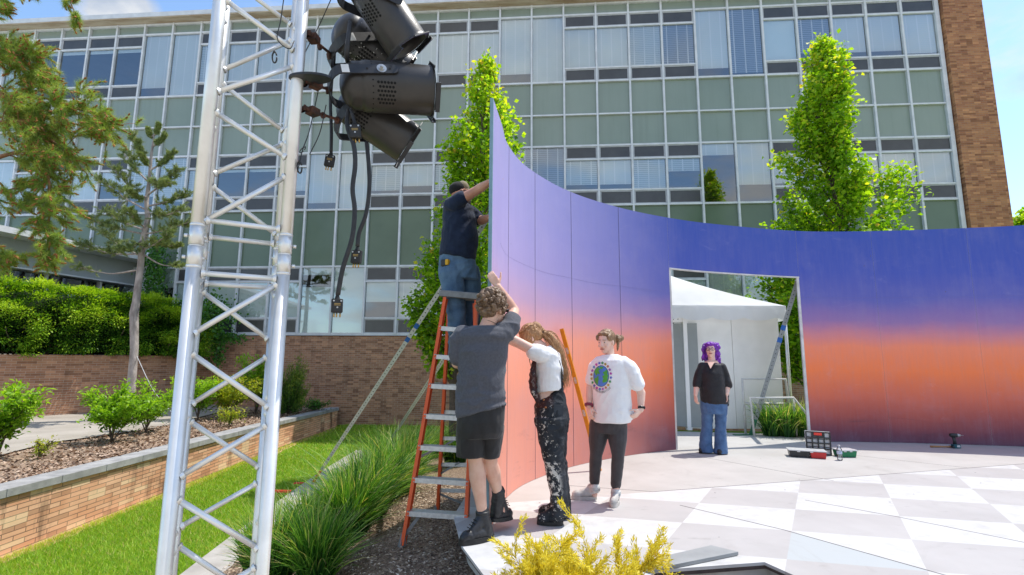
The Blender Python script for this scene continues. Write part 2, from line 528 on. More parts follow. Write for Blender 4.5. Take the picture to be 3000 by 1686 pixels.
SOIL = m
vs, fs = [], []
R = 44
for i in range(R):
    y = 3.2 + i * (18.3 - 3.2) / (R - 1)
    x0 = np.interp(y, plc[:, 1], plc[:, 0]) - .12
    x1 = np.interp(y, gwc[:, 1], gwc[:, 0])
    for j in range(14):
        s = j / 13; xx = x0 + (x1 - x0) * s
        vs.append((xx, y, cop_z(y) - .06 - .0 * s + .02 * noise.noise((xx * 2, y * 2, 3))))
for i in range(R - 1):
    for j in range(13):
        a = i * 14 + j; fs.append((a, a + 14, a + 15, a + 1))
me = bpy.data.meshes.new('planter_soil'); me.from_pydata(vs, [], fs)
tag(link('planter_soil', me, SOIL, smooth=True), kind='structure')
m, nt = new_mat('path_concrete'); t = NT(nt)
co = t.n('ShaderNodeTexCoord').outputs['Object']
n1 = t.noise(co, .8, 6); n2 = t.noise(co, 120, 3)
c = t.ramp(n1, [(.35, (.36, .32, .27)), (.65, (.52, .47, .41))]); c = t.mix(t.math('MULTIPLY', n2, .3), c, (.2, .18, .16))
t.out(t.bsdf(c, .92, 0, t.bump(n2, .3, .01), .2))
PATHM = m
near = [G(vx, vy, -.27) for vx, vy in ((-60, 1185), (46, 1151), (130, 1129), (183, 1119), (294, 1102), (424, 1077), (520, 1050), (590, 1030))]
pc, _ = catmull([(q.x, q.y) for q in near], 30)
b = MB()
for i in range(len(pc) - 1):
    def far(q):
        k = np.interp(q[1] + 2.2, gwc[:, 1], gwc[:, 0]); return (min(k, q[0] - .5), q[1] + 2.2)
    a0, a1 = pc[i], pc[i + 1]; f0, f1 = far(a0), far(a1)
    za, zb = float(cop_z(a0[1])) - .03, float(cop_z(a1[1])) - .03
    b.quad((a0[0], a0[1], za), (a1[0], a1[1], zb), (f1[0], f1[1], zb), (f0[0], f0[1], za))
tag(b.build('path', PATHM), kind='structure')
# pine cones and needles litter in the planter
n = 9000
y = RNG.uniform(5, 17, n); x = np.interp(y, plc[:, 1], plc[:, 0]) - .3 - RNG.random(n) ** 1.3 * 2.2
z = cop_z(y) - .05 + RNG.uniform(0, .05, n)
ang = RNG.uniform(0, 2 * PI, n)
ax = np.stack([np.cos(ang), np.sin(ang), RNG.uniform(-.4, .6, n)], 1); nm = unit(np.stack([RNG.normal(0, .7, n), RNG.normal(0, .7, n), np.ones(n)], 1))
v, f = leaf_quads(np.stack([x, y, z], 1), ax, nm, RNG.uniform(.03, .085, n), RNG.uniform(.015, .04, n), .3)
LIT = leaf_mat('cone_litter', [(0, (.04, .022, .015)), (.35, (.15, .08, .05)), (.65, (.42, .28, .19)), (1, (.66, .5, .38))], .9, .02)
tag(link('cone_litter', fast_mesh('cone_litter', v, f, np.repeat(RNG.random(n), 4)), LIT, origin=(-7, 10, -.3)), 'brown pine cones and litter on the raised bed', 'pine litter', kind='stuff')

# brick walls
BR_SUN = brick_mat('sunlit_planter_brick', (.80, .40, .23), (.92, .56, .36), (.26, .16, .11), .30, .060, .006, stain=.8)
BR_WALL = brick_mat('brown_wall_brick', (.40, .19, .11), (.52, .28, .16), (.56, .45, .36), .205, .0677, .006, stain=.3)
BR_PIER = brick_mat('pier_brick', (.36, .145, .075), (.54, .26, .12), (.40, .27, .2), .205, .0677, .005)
STONE = mat('grey_coping_stone', (.42, .41, .40), (.28, .275, .27), rough=.9, scale=5, bump=.35, bscale=70)
pw = empty('planter_wall', (-6, 10, LAWN_Z), 'low orange brick planter wall with grey stone coping along the lawn', 'garden wall')
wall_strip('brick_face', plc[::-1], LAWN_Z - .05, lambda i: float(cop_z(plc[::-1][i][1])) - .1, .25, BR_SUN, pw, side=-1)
b = MB()
k = 0
for i in range(0, len(plc) - 1, 2):
    j = min(i + 2, len(plc) - 1)
    (x0, y0), (x1, y1) = plc[i], plc[j]
    y1 -= .006
    z0, z1 = float(cop_z(y0)), float(cop_z(y1))
    o = .04; w = .36
    b.hexa([(x0 + o, y0, z0 - .1), (x1 + o, y1, z1 - .1), (x1 + o - w, y1, z1 - .1), (x0 + o - w, y0, z0 - .1),
            (x0 + o, y0, z0), (x1 + o, y1, z1), (x1 + o - w, y1, z1), (x0 + o - w, y0, z0)][::1])
b.build('coping', STONE, pw, bevel=.006)
gw = empty('garden_wall', (-13, 15, -.3), 'curving brown brick retaining wall below the yew hedge', 'garden wall')
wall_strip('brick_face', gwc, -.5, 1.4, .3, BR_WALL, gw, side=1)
b = MB()
# upper terrace behind the garden wall
poly = [(p[0] - .1, p[1] + .25) for p in gwc] + [(-11, 18.3), (-30, 20), (-30, 9)]
b.prism(poly, .9, 1.3)
tag(b.build('terrace_soil', SOIL), kind='structure')
# ================================================================== MAIN BUILDING
YAW, FX, FY, BAY = .0771, 15.286, 16.449, 1.219
fc, fs_ = math.cos(YAW), math.sin(YAW)
def FP(m, off, z):                      # m bays to the left of the right end, off metres in front of the facade
    return Vector((FX - m * BAY * fc - off * fs_, FY + m * BAY * fs_ - off * fc, z))
RA, RB, RC, RD, RE, RF, RG, RH, RI, RJ = 14.408, 13.875, 12.205, 11.667, 10.356, 9.127, 8.598, 6.867, 4.698, 2.212
RTOP = 14.89
NB = 31
def fbox(b, m0, m1, o0, o1, z0, z1):
    b.hexa([FP(m0, o0, z0), FP(m0, o1, z0), FP(m1, o1, z0), FP(m1, o0, z0), FP(m0, o0, z1), FP(m0, o1, z1), FP(m1, o1, z1), FP(m1, o0, z1)])
def fquad(b, m0, m1, o, z0, z1):
    b.quad(FP(m1, o, z0), FP(m0, o, z0), FP(m0, o, z1), FP(m1, o, z1))

bld = empty('academic_building', FP(14, 0, LAWN_Z), 'long mid-century building with green panel and window grid on a brick base', 'building')
# materials
m, nt = new_mat('green_spandrel_glass'); t = NT(nt)
co = t.n('ShaderNodeTexCoord').outputs['Object']
n1 = t.noise(co, .35, 3)
c = t.ramp(n1, [(.3, (.225, .28, .23)), (.7, (.28, .335, .28))])
st_ = t.noise(t.vmap(co, (3, 3, .18)), 1.6, 5, .65)
c = t.mix(t.ramp(st_, [(.48, 0.), (.72, .16)]), c, (.13, .16, .125))
c = t.mix(t.ramp(t.noise(co, .16, 2), [(.42, 0.), (.62, .35)]), c, (.33, .38, .34))
t.out(t.bsdf(c, t.math('ADD', .16, t.math('MULTIPLY', st_, .14)), 0, t.bump(t.noise(co, 1.2, 2), .05, .02), .6))
SPAN = m
SPAN_LOW = mat('tree_reflection_spandrel', (.15, .205, .14), (.115, .165, .11), rough=.2, scale=.4, bump=.01, spec=.5)  # lower band: dark tree reflection put into the panel colour
def glass(name, tint, refl, rough=.02):
    m, nt = new_mat(name); t = NT(nt)
    co = t.n('ShaderNodeTexCoord').outputs['Object']
    nb = t.bump(t.noise(co, .8, 2), .04, .02)
    lw = t.n('ShaderNodeFresnel', {'IOR': 1.5})
    f = t.math('ADD', t.math('MULTIPLY', lw.outputs[0], .9), refl)
    g = t.n('ShaderNodeBsdfGlossy', {'Color': (.9, .95, 1, 1), 'Roughness': rough, 'Normal': nb}).outputs[0]
    tr = t.n('ShaderNodeBsdfTransparent', {'Color': (*tint, 1)}).outputs[0]
    t.out(t.n('ShaderNodeMixShader', {0: f, 1: tr, 2: g}).outputs[0])
    return m
GLASS = glass('window_glass', (.93, .98, .99), .19)
VENT = mat('dark_vent_screen', (.075, .074, .074), (.055, .054, .055), rough=.22, scale=1.5, bump=.0, spec=.6)
SASH = mat('vent_sash', (.50, .51, .53), (.42, .43, .45), rough=.5, bump=.02)
ROOM = mat('room_surfaces', (.20, .20, .22), (.14, .14, .16), rough=.9, scale=.8, bump=0)
def blind_mat(name, light, dark, openness):
    m, nt = new_mat(name); t = NT(nt)
    uv = t.n('ShaderNodeTexCoord').outputs['UV']; co_ = t.n('ShaderNodeTexCoord').outputs['Object']
    s = t.n('ShaderNodeSeparateXYZ', {0: uv})
    ph = t.math('FRACT', t.math('DIVIDE', s.outputs[1], .075))
    slat = t.ramp(ph, [(0., 0.), (.12, 1.), (1 - openness, 1.), (1 - openness + .08, 0.)])
    tp = t.math('ABSOLUTE', t.math('SUBTRACT', t.math('FRACT', t.math('ADD', t.math('DIVIDE', s.outputs[0], .405), .06)), .5))
    tape = t.math('LESS_THAN', tp, .055)
    f = t.math('MAXIMUM', t.math('MULTIPLY', slat, 1.), tape)
    n1 = t.noise(t.vmap(uv, (.6, .5, 1)), 1., 2)
    lt = t.mix(tape, tuple(a * .86 for a in light), (.97, .97, .97))
    c = t.mix(f, dark, lt)
    n5 = t.noise(co_, .35, 2)
    c = t.mix(t.ramp(n5, [(.35, 0.), (.65, .45)]), c, tuple(a * .66 for a in light))
    c = t.mix(t.math('MULTIPLY', n1, .25), c, tuple(a * .8 for a in light))
    d = t.n('ShaderNodeBsdfDiffuse', {'Color': c}).outputs[0]
    t.out(d)
    return m
BL = {'pale': blind_mat('pale_blind', (.95, .98, .965), (.74, .83, .81), .22),
      'mid': blind_mat('half_open_blind', (.86, .91, .91), (.36, .45, .47), .34),
      'dark': blind_mat('open_blind', (.46, .52, .60), (.12, .15, .20), .45)}
SHADE = mat('roller_shade', (.82, .90, .90), (.74, .84, .84), rough=.9, scale=.7, bump=0)
m, nt = new_mat('soffit_concrete'); t = NT(nt)
co = t.n('ShaderNodeTexCoord').outputs['Object']
c = t.ramp(t.noise(t.vmap(co, (1, 6, 1)), .9, 6, .65), [(.35, (.42, .30, .20)), (.6, (.60, .50, .38))])
t.out(t.bsdf(c, .9, 0, None, .2)); SOFFIT = m

# cladding
b = MB()
fbox(b, -.05, NB, -.25, 0, RA, RTOP); b.build('spandrel_band', SPAN, bld)
b = MB(); fbox(b, -.05, NB, -.25, 0, RF, RD); b.build('spandrel_band', SPAN, bld)
b = MB(); fbox(b, -.05, NB, -.25, 0, RI, RH); b.build('spandrel_band', SPAN_LOW, bld)
# brick base, pier
def fstrip(name, m0, m1, off, z0, z1, th, mt):
    a, c = FP(m0, off, 0), FP(m1, off, 0)
    wall_strip(name, [(c.x, c.y), (a.x, a.y)], z0, z1, th, mt, bld, side=1)
fstrip('brick_base', -.1, NB, .04, -1.2, RJ - .07, .4, BR_WALL)
a0, a1 = FP(-.1, .22, 0), FP(-1.19, .22, 0)
a2, a3 = FP(-1.19, -9, 0), FP(-.1, -9, 0)
wall_strip('brick_pier', [(a3.x, a3.y), (a0.x, a0.y), (a1.x, a1.y), (a2.x, a2.y)], -1.2, 15.6, .3, BR_PIER, bld, side=1)
# mullion grid
b = MB()
for i in range(0, NB + 1):
    w = .034 if i else .07
    mm = w / BAY
    fbox(b, i - mm, i + mm, 0, .105, RJ, RTOP)
for z, h in ((RTOP - .04, .04), (RA, .034), (RD, .034), (RE, .028), (RF, .034), (RH, .034), (RI, .034), (RJ, .05)):
    fbox(b, -.03, NB, .002, .085, z - h, z + h)
b.build('mullion_grid', WHITE_PAINT, bld)
# roof edge
b = MB()
fbox(b, -.1, NB + 1, -8, .36, 15.0, 15.03); b.m = 1
b.build('roof_deck', [SOFFIT], bld) if False else None
b = MB(); fbox(b, -.1, NB + 1, -.3, .42, RTOP + .012, RTOP + .05); b.build('soffit', SOFFIT, bld)
b = MB(); fbox(b, -.1, NB + 1, .36, .44, RTOP + .053, RTOP + .24); fbox(b, -.1, NB + 1, -12, .357, RTOP + .06, RTOP + .2)
b.build('roof_fascia', WHITE_PAINT, bld)
# rooms seen through the glass
b = MB()
for z0, z1 in ((RJ - .1, RI + .1), (RH - .1, RF + .1), (RD - .1, RA + .1)):
    fbox(b, -.1, NB, -5.2, -5.0, z0, z1)
    fbox(b, -.1, NB, -5.0, -.26, z1, z1 + .05)
    fbox(b, -.1, NB, -5.0, -.26, z0 - .05, z0)
    fbox(b, NB - .1, NB, -5.0, -.1, z0, z1); fbox(b, -.1, 0.0, -5.0, -.1, z0, z1)
b.build('room_interior', ROOM, bld)
b = MB()
for z1 in (RI, RH + 2.2, RA):
    for mth in (0, 1):
        pass
# windows
rw = random.Random(5)
F2 = lambda i: i % 6 == 5 or (i % 6 == 0 and i > 0)
def uvquad(b, m0, m1, o, z0, z1):
    return (FP(m1, o, z0), FP(m0, o, z0), FP(m0, o, z1), FP(m1, o, z1)), ((0, z0), (BAY, z0), (BAY, z1), (0, z1))
def blind(win, i, kind, z0, z1):
    v, uv = uvquad(None, i + .035, i + 1 - .035, -.03, z0, z1)
    me = bpy.data.meshes.new('blind'); me.from_pydata([tuple(p) for p in v], [], [(0, 1, 2, 3)])
    ul = me.uv_layers.new(name='UVMap'); ul.data.foreach_set('uv', np.array(uv, np.float32).ravel())
    link('blind', me, BL.get(kind, SHADE), win)
def window(i, zt, zb, z_t1, z_b1, kind, drop, vents=True, vdark=True):
    full = F2(i)
    b = MB()
    lo, hi = (zb, zt) if full else (z_b1, z_t1)
    fquad(b, i + .028, i + .972, .03, lo, hi)
    w = b.build('window', GLASS, bld)
    if not full:
        for z0, z1 in ((z_t1, zt), (zb, z_b1)):
            b = MB()
            fquad(b, i + .06, i + .94, .045, z0 + .055, z1 - .07)
            b.m = 1
            for (p0, p1, q0, q1) in ((i + .028, i + .07, z0, z1), (i + .93, i + .972, z0, z1), (i + .07, i + .93, z0, z0 + .065), (i + .07, i + .93, z1 - .075, z1)):
                fbox(b, p0, p1, .012, .06, q0, q1)
            b.build('vent', [VENT, SASH], w)
        b = MB()
        for z in (z_t1, z_b1):
            b = MB(); fbox(b, i + .028, i + .972, .004, .082, z - .03, z + .03); b.build('transom', WHITE_PAINT, w)
    if kind:
        blind(w, i, kind, hi - (hi - lo) * drop, hi)
    return w
K3 = {0: 'pale', 1: 'pale', 2: 'pale', 3: 'dark', 4: 'shade', 5: 'dark', 6: 'pale', 7: 'dark', 8: 'mid', 9: 'pale', 10: 'pale', 11: 'pale', 12: 'pale', 13: 'pale', 14: 'pale', 15: 'pale', 16: 'pale',
      17: 'pale', 18: 'pale', 19: 'pale', 20: 'pale', 21: 'pale', 22: 'mid', 23: 'pale', 24: 'pale'}
D3 = {4: .94, 5: .94, 6: .86, 3: .82, 25: .1, 26: .1, 27: .1, 28: .1}
K2 = {0: 'pale', 1: 'pale', 2: 'pale', 3: 'mid', 4: 'pale', 5: 'pale', 6: 'pale', 7: 'mid', 8: 'mid', 9: 'pale', 10: 'mid', 11: 'dark', 12: 'dark', 13: 'mid', 14: 'mid', 15: 'pale', 16: 'mid', 17: 'pale', 18: 'pale', 19: 'pale',
      20: 'shade', 21: 'shade', 22: 'mid', 23: 'mid', 24: 'mid', 25: 'pale', 26: 'pale', 27: 'mid', 28: 'pale'}
D2 = {6: .2, 7: .42, 15: .72, 16: .85, 17: 1, 18: .87, 19: .8, 20: .12, 21: .12, 8: 1., 25: .5}
K1 = {16: 'shade', 17: 'shade', 18: 'shade', 19: 'shade', 20: 'shade', 21: 'shade', 22: 'shade', 15: 'pale', 14: 'mid', 8: 'shade', 7: 'shade'}
D1 = {16: .56, 18: .12, 23: .3, 6: .6, 9: .6}
for i in range(NB):
    window(i, RA, RD, RB, RC, K3.get(i, 'shade'), D3.get(i, rw.choice((1, 1, 1, .96, .92, .84))))
    window(i, RF, RH, RG, RH + .56, K2.get(i, 'pale'), D2.get(i, rw.choice((1, 1, .95, .88, .8, .7))))
    w = window(i, RI, RJ, RI - .56, RJ + .58, K1.get(i, 'shade' if i % 3 else 'pale'), D1.get(i, 1.))
# the lower half of one ground floor blind hangs again below a gap
blind(w, 18, 'shade', RJ, RI - .75)

# ================================================================== LOW WING ON THE LEFT
wing = empty('low_wing', (-15.5, 16, 1.3), 'low grey-fronted wing with pale flat roof edge meeting the main building', 'building')
PANEL = mat('grey_wall_panel', (.42, .45, .45), (.36, .39, .39), rough=.6, scale=.7, bump=.02)
EA, EB = Vector((-17.9, 0.5, 0)), Vector((-13.62, 18.75, 0))
ed = (EB - EA).normalized(); en = Vector((-ed.y, ed.x, 0))      # en points to the left, away from the courtyard
def WP(s, o, z): p = EA + ed * s + en * o; return Vector((p.x, p.y, z))
WL = (EB - EA).length
def wbox(b, s0, s1, o0, o1, z0, z1):
    b.hexa([WP(s0, o0, z0), WP(s0, o1, z0), WP(s1, o1, z0), WP(s1, o0, z0), WP(s0, o0, z1), WP(s0, o1, z1), WP(s1, o1, z1), WP(s1, o0, z1)])
b = MB(); wbox(b, 0, WL + .02, 0, 9, 4.92, 5.1); b.build('roof', WHITE_PAINT, wing)
b = MB(); wbox(b, .1, WL - .1, .75, .95, 4.05, 4.917); wbox(b, .1, WL - .1, .77, .95, 1.1, 2.3)
for k in range(12): wbox(b, .12 + k * 1.7, .15 + k * 1.7, .742, .752, 4.06, 4.91)
b.build('wall_panel', PANEL, wing)
b = MB(); wbox(b, .1, WL, .5, .9, 4.0, 4.05)
for k in range(12): wbox(b, .3 + k * 1.7, .38 + k * 1.7, .72, .86, 2.3, 4.0)
b.build('window_frame', WHITE_PAINT, wing)
for k in range(11):
    b = MB(); b.quad(WP(.38 + k * 1.7, .84, 2.3), WP(2.0 + k * 1.7, .84, 2.3), WP(2.0 + k * 1.7, .84, 4.0), WP(.38 + k * 1.7, .84, 4.0))
    b.build('window', GLASS, wing)
b = MB(); wbox(b, .1, WL, 4, 4.1, 1.2, 4.9); wbox(b, .1, WL, .96, 4, 4.5, 4.55); wbox(b, .1, WL, .96, 4, 1.2, 1.25)
b.build('room_interior', ROOM, wing)
# wavy dark film on the glass beside the corner
b = MB()
rb = random.Random(3)
for k in range(3):
    s0 = WL - 5.6 + k * 1.7
    for j in range(5):
        s = s0 + .15 + j * .3
        pts = [WP(s + .12 * math.sin(z * 3.1 + j * 1.3 + k), .83, z) for z in np.linspace(2.6, 3.95, 12)]
        b.tube(pts, [.02 + .035 * abs(math.sin(q * 1.1 + j)) for q in range(12)], 5)
b.build('window_pattern', BLACK_RUBBER, wing)

# trees far beyond on the right are built with the plants
# ================================================================== STAGE FLOOR
m, nt = new_mat('stage_paint'); t = NT(nt)
co = t.n('ShaderNodeNewGeometry').outputs['Position']
s = t.n('ShaderNodeSeparateXYZ', {0: co})
# harlequin lattice: solve p = O + u*a + v*b
Ox, Oy, ax_, ay_, bx_, by_ = 2.63, 4.84, -.36, -.585, .82, -.185
det = ax_ * by_ - bx_ * ay_
dx = t.math('SUBTRACT', s.outputs[0], Ox); dy = t.math('SUBTRACT', s.outputs[1], Oy)
u = t.math('DIVIDE', t.math('SUBTRACT', t.math('MULTIPLY', dx, by_), t.math('MULTIPLY', dy, bx_)), det)
v = t.math('DIVIDE', t.math('SUBTRACT', t.math('MULTIPLY', dy, ax_), t.math('MULTIPLY', dx, ay_)), det)
par = t.math('MODULO', t.math('ADD', t.math('ADD', t.math('FLOOR', u), t.math('FLOOR', v)), 100.), 2.)
# painted only on the near side of the long seam
side = t.math('SUBTRACT', s.outputs[1], t.math('ADD', t.math('MULTIPLY', s.outputs[0], .2844), 5.006))
ins = t.math('LESS_THAN', side, 0.)
n1 = t.noise(co, 1.1, 6, .6); n2 = t.noise(co, 9, 5); n3 = t.noise(co, 160, 2)
white = t.ramp(n2, [(.3, (.50, .496, .49)), (.55, (.565, .56, .553))])
grey = t.ramp(n1, [(.35, (.415, .397, .388)), (.65, (.468, .450, .440))])
plain = t.ramp(n1, [(.35, (.43, .412, .388)), (.6, (.49, .472, .448))])
inner = t.mix(par, grey, white)
# one half-repainted cell in front of the long joint: pale blue-grey undercoat
j1 = t.math('SUBTRACT', t.math('MULTIPLY', t.math('SUBTRACT', s.outputs[0], 2.22), -1.07), t.math('MULTIPLY', t.math('SUBTRACT', s.outputs[1], 4.27), .73))
cell = t.math('MULTIPLY', t.math('MULTIPLY', t.math('GREATER_THAN', u, 1.), t.math('LESS_THAN', u, 2.)), t.math('MULTIPLY', t.math('GREATER_THAN', v, 0.), t.math('LESS_THAN', v, 1.)))
inner = t.mix(t.math('MULTIPLY', cell, t.math('GREATER_THAN', j1, 0.)), inner, (.44, .465, .47))
c = t.mix(ins, plain, inner)
def seam(px, py, qx, qy, w=.008):       # thin dark joint between platform sheets, p to q
    L = math.hypot(qx - px, qy - py); ex, ey = (qx - px) / L, (qy - py) / L
    d = t.math('ABSOLUTE', t.math('ADD', t.math('MULTIPLY', t.math('SUBTRACT', s.outputs[0], px), -ey), t.math('MULTIPLY', t.math('SUBTRACT', s.outputs[1], py), ex)))
    a = t.math('ADD', t.math('MULTIPLY', t.math('SUBTRACT', s.outputs[0], px), ex), t.math('MULTIPLY', t.math('SUBTRACT', s.outputs[1], py), ey))
    on = t.math('MULTIPLY', t.math('GREATER_THAN', a, 0.), t.math('LESS_THAN', a, L))
    return t.math('MULTIPLY', t.math('LESS_THAN', d, w), on)
sm = None
for q in ((1.49, 5.43, 9.0, 7.566), (1.6, 4.95, 2.22, 4.27), (2.22, 4.27, 2.95, 3.2), (2.9, 5.15, 3.41, 4.64), (3.41, 4.64, 4.5, 3.3), (2.5, 7.6, 3.7, 5.95), (4.9, 7.6, 5.9, 6.7), (.5, 5.7, 1.49, 5.43)):
    k = seam(*q)
    sm = k if sm is None else t.math('MAXIMUM', sm, k)
c = t.mix(t.math('MULTIPLY', sm, .85), c, (.07, .065, .065))
c = t.mix(t.ramp(t.noise(co, 2.3, 6, .7, .6), [(.6, 0.), (.75, .28)]), c, (.36, .34, .33))
sp = t.n('ShaderNodeTexVoronoi', {'Vector': co, 'Scale': 3.1})
c = t.mix(t.math('LESS_THAN', sp.outputs['Distance'], .03), c, (.09, .08, .08))
scf = t.noise(t.vmap(co, (1, 1, 1), rot=(0, 0, .6)), 1.0, 8, .72, 1.2)
c = t.mix(t.ramp(scf, [(.56, 0.), (.66, .22)]), c, (.27, .25, .23))
foot = t.n('ShaderNodeTexVoronoi', {'Vector': t.vmap(co, (1.5, 4.2, 1), rot=(0, 0, .5)), 'Scale': 1.7})
c = t.mix(t.math('MULTIPLY', t.math('LESS_THAN', foot.outputs['Distance'], .16), t.ramp(n2, [(.45, 0.), (.65, .25)])), c, (.22, .2, .185))
t.out(t.bsdf(c, t.math('ADD', .55, t.math('MULTIPLY', n2, .2)), 0, t.bump(n3, .12, .004), .25))
STAGE = m
EDGE = mat('dark_platform_edge', (.10, .075, .07), (.05, .04, .04), rough=.8, scale=8)
FRAMEW = mat('grey_white_framing', (.5, .5, .48), (.38, .38, .36), rough=.7, scale=6)
deck = [(-.36, 3.89), (-.17, 3.39), (.02, 2.9), (.30, 2.62), (.62, 3.05), (.95, 3.48), (1.73, 3.62), (1.86, 3.30), (2.2, 2.4), (2.6, 1.2), (14, 1.2), (14, 9.0), (9.5, 9.35), (7.6, 9.55), (5.3, 9.35), (4.9, 9.6), (3.0, 9.9), (1.9, 8.4), (.5, 7.3), (-.1, 6.6), (-.42, 5.6), (-.5, 4.6)]
stage = empty('stage_platform', (3, 5, -.3), 'broad outdoor stage floor painted with white and mauve diamonds', 'stage')
b = MB(); b.prism(deck, -.02, 0); 
me = b.mesh()
o = link('floor_deck', me, [STAGE], stage)
# object coordinates of the paint must be world metres
stage_off = ORG[stage.name]
# dark band under the deck, white frame and concrete support set back
def inset(p, k):
    c0 = Vector((4.5, 5.5)); return [tuple(Vector(q) + (c0 - Vector(q)).normalized() * k) for q in p]
b = MB(); b.prism(inset(deck, .012), -.045, -.0205); b.build('deck_edge', EDGE, stage)
b = MB(); b.prism(inset(deck, .05), -.13, -.046); b.build('deck_frame', FRAMEW, stage)
b = MB(); b.prism(inset(deck, .16), -1.2, -.131); b.build('support_wall', CONCRETE, stage)
# loose board left lying on the deck
b = MB()
p = [G(1600, 1440), G(1797, 1387), G(1868, 1408), G(1665, 1452)]
q = Vector((0, 0, 1))
P0, P1, P2, P3 = [Vector((a.x, a.y, 0)) for a in (G(1597, 1425), G(1797, 1376), G(1866, 1392), G(1645, 1440))]
b.hexa([P0 + q * .003, P1 + q * .003, P2 + q * .003, P3 + q * .003, P0 + q * .028, P1 + q * .028, P2 + q * .028, P3 + q * .028])
BOARD = mat('grey_painted_board', (.33, .34, .34), (.27, .28, .28), rough=.6, scale=4)
tag(b.build('loose_board', BOARD, bevel=.003), 'grey wooden board lying loose at the broken front edge of the stage', 'board')

# ================================================================== CURVED PAINTED WALL
WH = 3.66
WALLP = [(-.175, 4.17), (-.11, 4.65), (-.045, 5.15), (.20, 5.8), (.78, 6.62), (1.60, 7.33), (2.53, 7.88), (3.50, 8.27), (5.08, 8.68), (6.25, 8.68), (7.5, 8.50), (8.75, 8.2), (10.2, 7.6), (11.6, 6.8)]
wc, wu = catmull(WALLP, 260)
def wpos(u): return np.array([np.interp(u, wu, wc[:, 0]), np.interp(u, wu, wc[:, 1])])
def u_at(pt): return wu[np.argmin(((wc - np.array(pt)) ** 2).sum(1))]
SEAM_U = [u_at(q) for q in ((-.045, 5.15), (.27, 5.93), (.80, 6.64), (1.62, 7.34), (6.4, 8.67), (7.9, 8.4))]
ud0, ud1, DOORH = u_at((2.53, 7.88)), u_at((5.08, 8.68)), 2.83
m, nt = new_mat('sunset_wall_paint'); t = NT(nt)
co = t.n('ShaderNodeNewGeometry').outputs['Position']
s = t.n('ShaderNodeSeparateXYZ', {0: co})
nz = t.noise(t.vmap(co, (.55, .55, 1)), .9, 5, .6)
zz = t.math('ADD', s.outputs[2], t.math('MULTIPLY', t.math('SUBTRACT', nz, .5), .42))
left_glare = t.n('ShaderNodeMapRange', {0: t.math('ADD', s.outputs[0], t.math('MULTIPLY', nz, .8)), 1: 3.2, 2: -.2, 3: 0., 4: .92}).outputs[0]  # left flats paler: sun glare put into colour; base also painted lighter there
f = t.math('MAXIMUM', t.math('DIVIDE', zz, 3.66), t.math('MULTIPLY', left_glare, .31))
c = t.ramp(f, [(0., (.10, .04, .08)), (.05, (.19, .04, .065)), (.12, (.44, .08, .06)), (.20, (.70, .14, .07)), (.32, (.98, .21, .05)), (.44, (.95, .25, .12)), (.50, (.66, .22, .25)), (.56, (.30, .16, .38)), (.66, (.11, .115, .43)), (.80, (.05, .085, .43)), (1., (.03, .075, .40))])
n2 = t.noise(co, 2.2, 6, .65)
c = t.mix(t.ramp(n2, [(.5, 0.), (.8, .14)]), c, (.42, .36, .5))
n3 = t.noise(t.vmap(co, (5, 5, .6)), 2., 4)
c = t.mix(t.math('MULTIPLY', n3, .05), c, (.8, .78, .85))
glare_tint = t.ramp(f, [(.1, (.98, .60, .50)), (.45, (1., .62, .50)), (.62, (.86, .68, .90)), (1., (.80, .70, .98))])
c = t.mix(left_glare, c, t.mix(.56, c, glare_tint))
rol = t.noise(t.vmap(co, (9, 9, .9)), 3.2, 5, .65)
c = t.mix(t.ramp(rol, [(.45, 0.), (.75, .10)]), c, tuple((.30, .26, .34)))
uv = t.n('ShaderNodeTexCoord').outputs['UV']
su = t.n('ShaderNodeSeparateXYZ', {0: uv})
for ue in SEAM_U:                        # filled and sanded joint strips, a little paler than the flats
    bd = t.math('LESS_THAN', t.math('ABSOLUTE', t.math('SUBTRACT', su.outputs[0], ue)), .035)
    c = t.mix(t.math('MULTIPLY', bd, t.math('MULTIPLY', n2, .05)), c, (.62, .55, .66))
scf = t.noise(t.vmap(uv, (1.0, 2.6, 1), rot=(0, 0, .5)), 2.6, 8, .75, .8)
c = t.mix(t.ramp(scf, [(.60, 0.), (.72, .09)]), c, (.70, .62, .70))
scd = t.noise(t.vmap(uv, (.5, 3.2, 1), loc=(4, 2, 0)), 2.0, 7, .75, .5)
c = t.mix(t.math('MULTIPLY', t.ramp(scd, [(.58, 0.), (.70, .5)]), t.n('ShaderNodeMapRange', {0: s.outputs[2], 1: .7, 2: .05, 3: 0., 4: 1.}).outputs[0]), c, (.07, .05, .07))
sp = t.n('ShaderNodeTexVoronoi', {'Vector': uv, 'Scale': 2.4})
c = t.mix(t.math('LESS_THAN', sp.outputs['Distance'], .022), c, (.12, .1, .16))
t.out(t.bsdf(c, t.math('ADD', .40, t.math('MULTIPLY', n2, .2)), 0, t.bump(t.noise(co, 24, 3), .06, .006), .3))
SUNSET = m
PLY = mat('teal_grey_board_edge', (.22, .36, .42), (.17, .29, .34), rough=.7, scale=6)
BACKW = mat('unpainted_wall_back', (.45, .40, .33), (.36, .31, .25), rough=.85, scale=3)
SEAM = mat('dark_seam', (.09, .08, .14), rough=.8, bump=0)
TRIMW = mat('pale_door_edge', (.74, .72, .70), rough=.7, bump=.03)
cyc = empty('curved_stage_wall', (4, 8, 0), 'tall curved stage wall painted as a blue to orange sunset with a doorway', 'stage wall')
def nrm_at(u):
    a, c_ = wpos(max(u - .03, 0)), wpos(min(u + .03, wu[-1]))
    d = c_ - a; d /= np.linalg.norm(d)
    return np.array([d[1], -d[0]])          # towards the stage
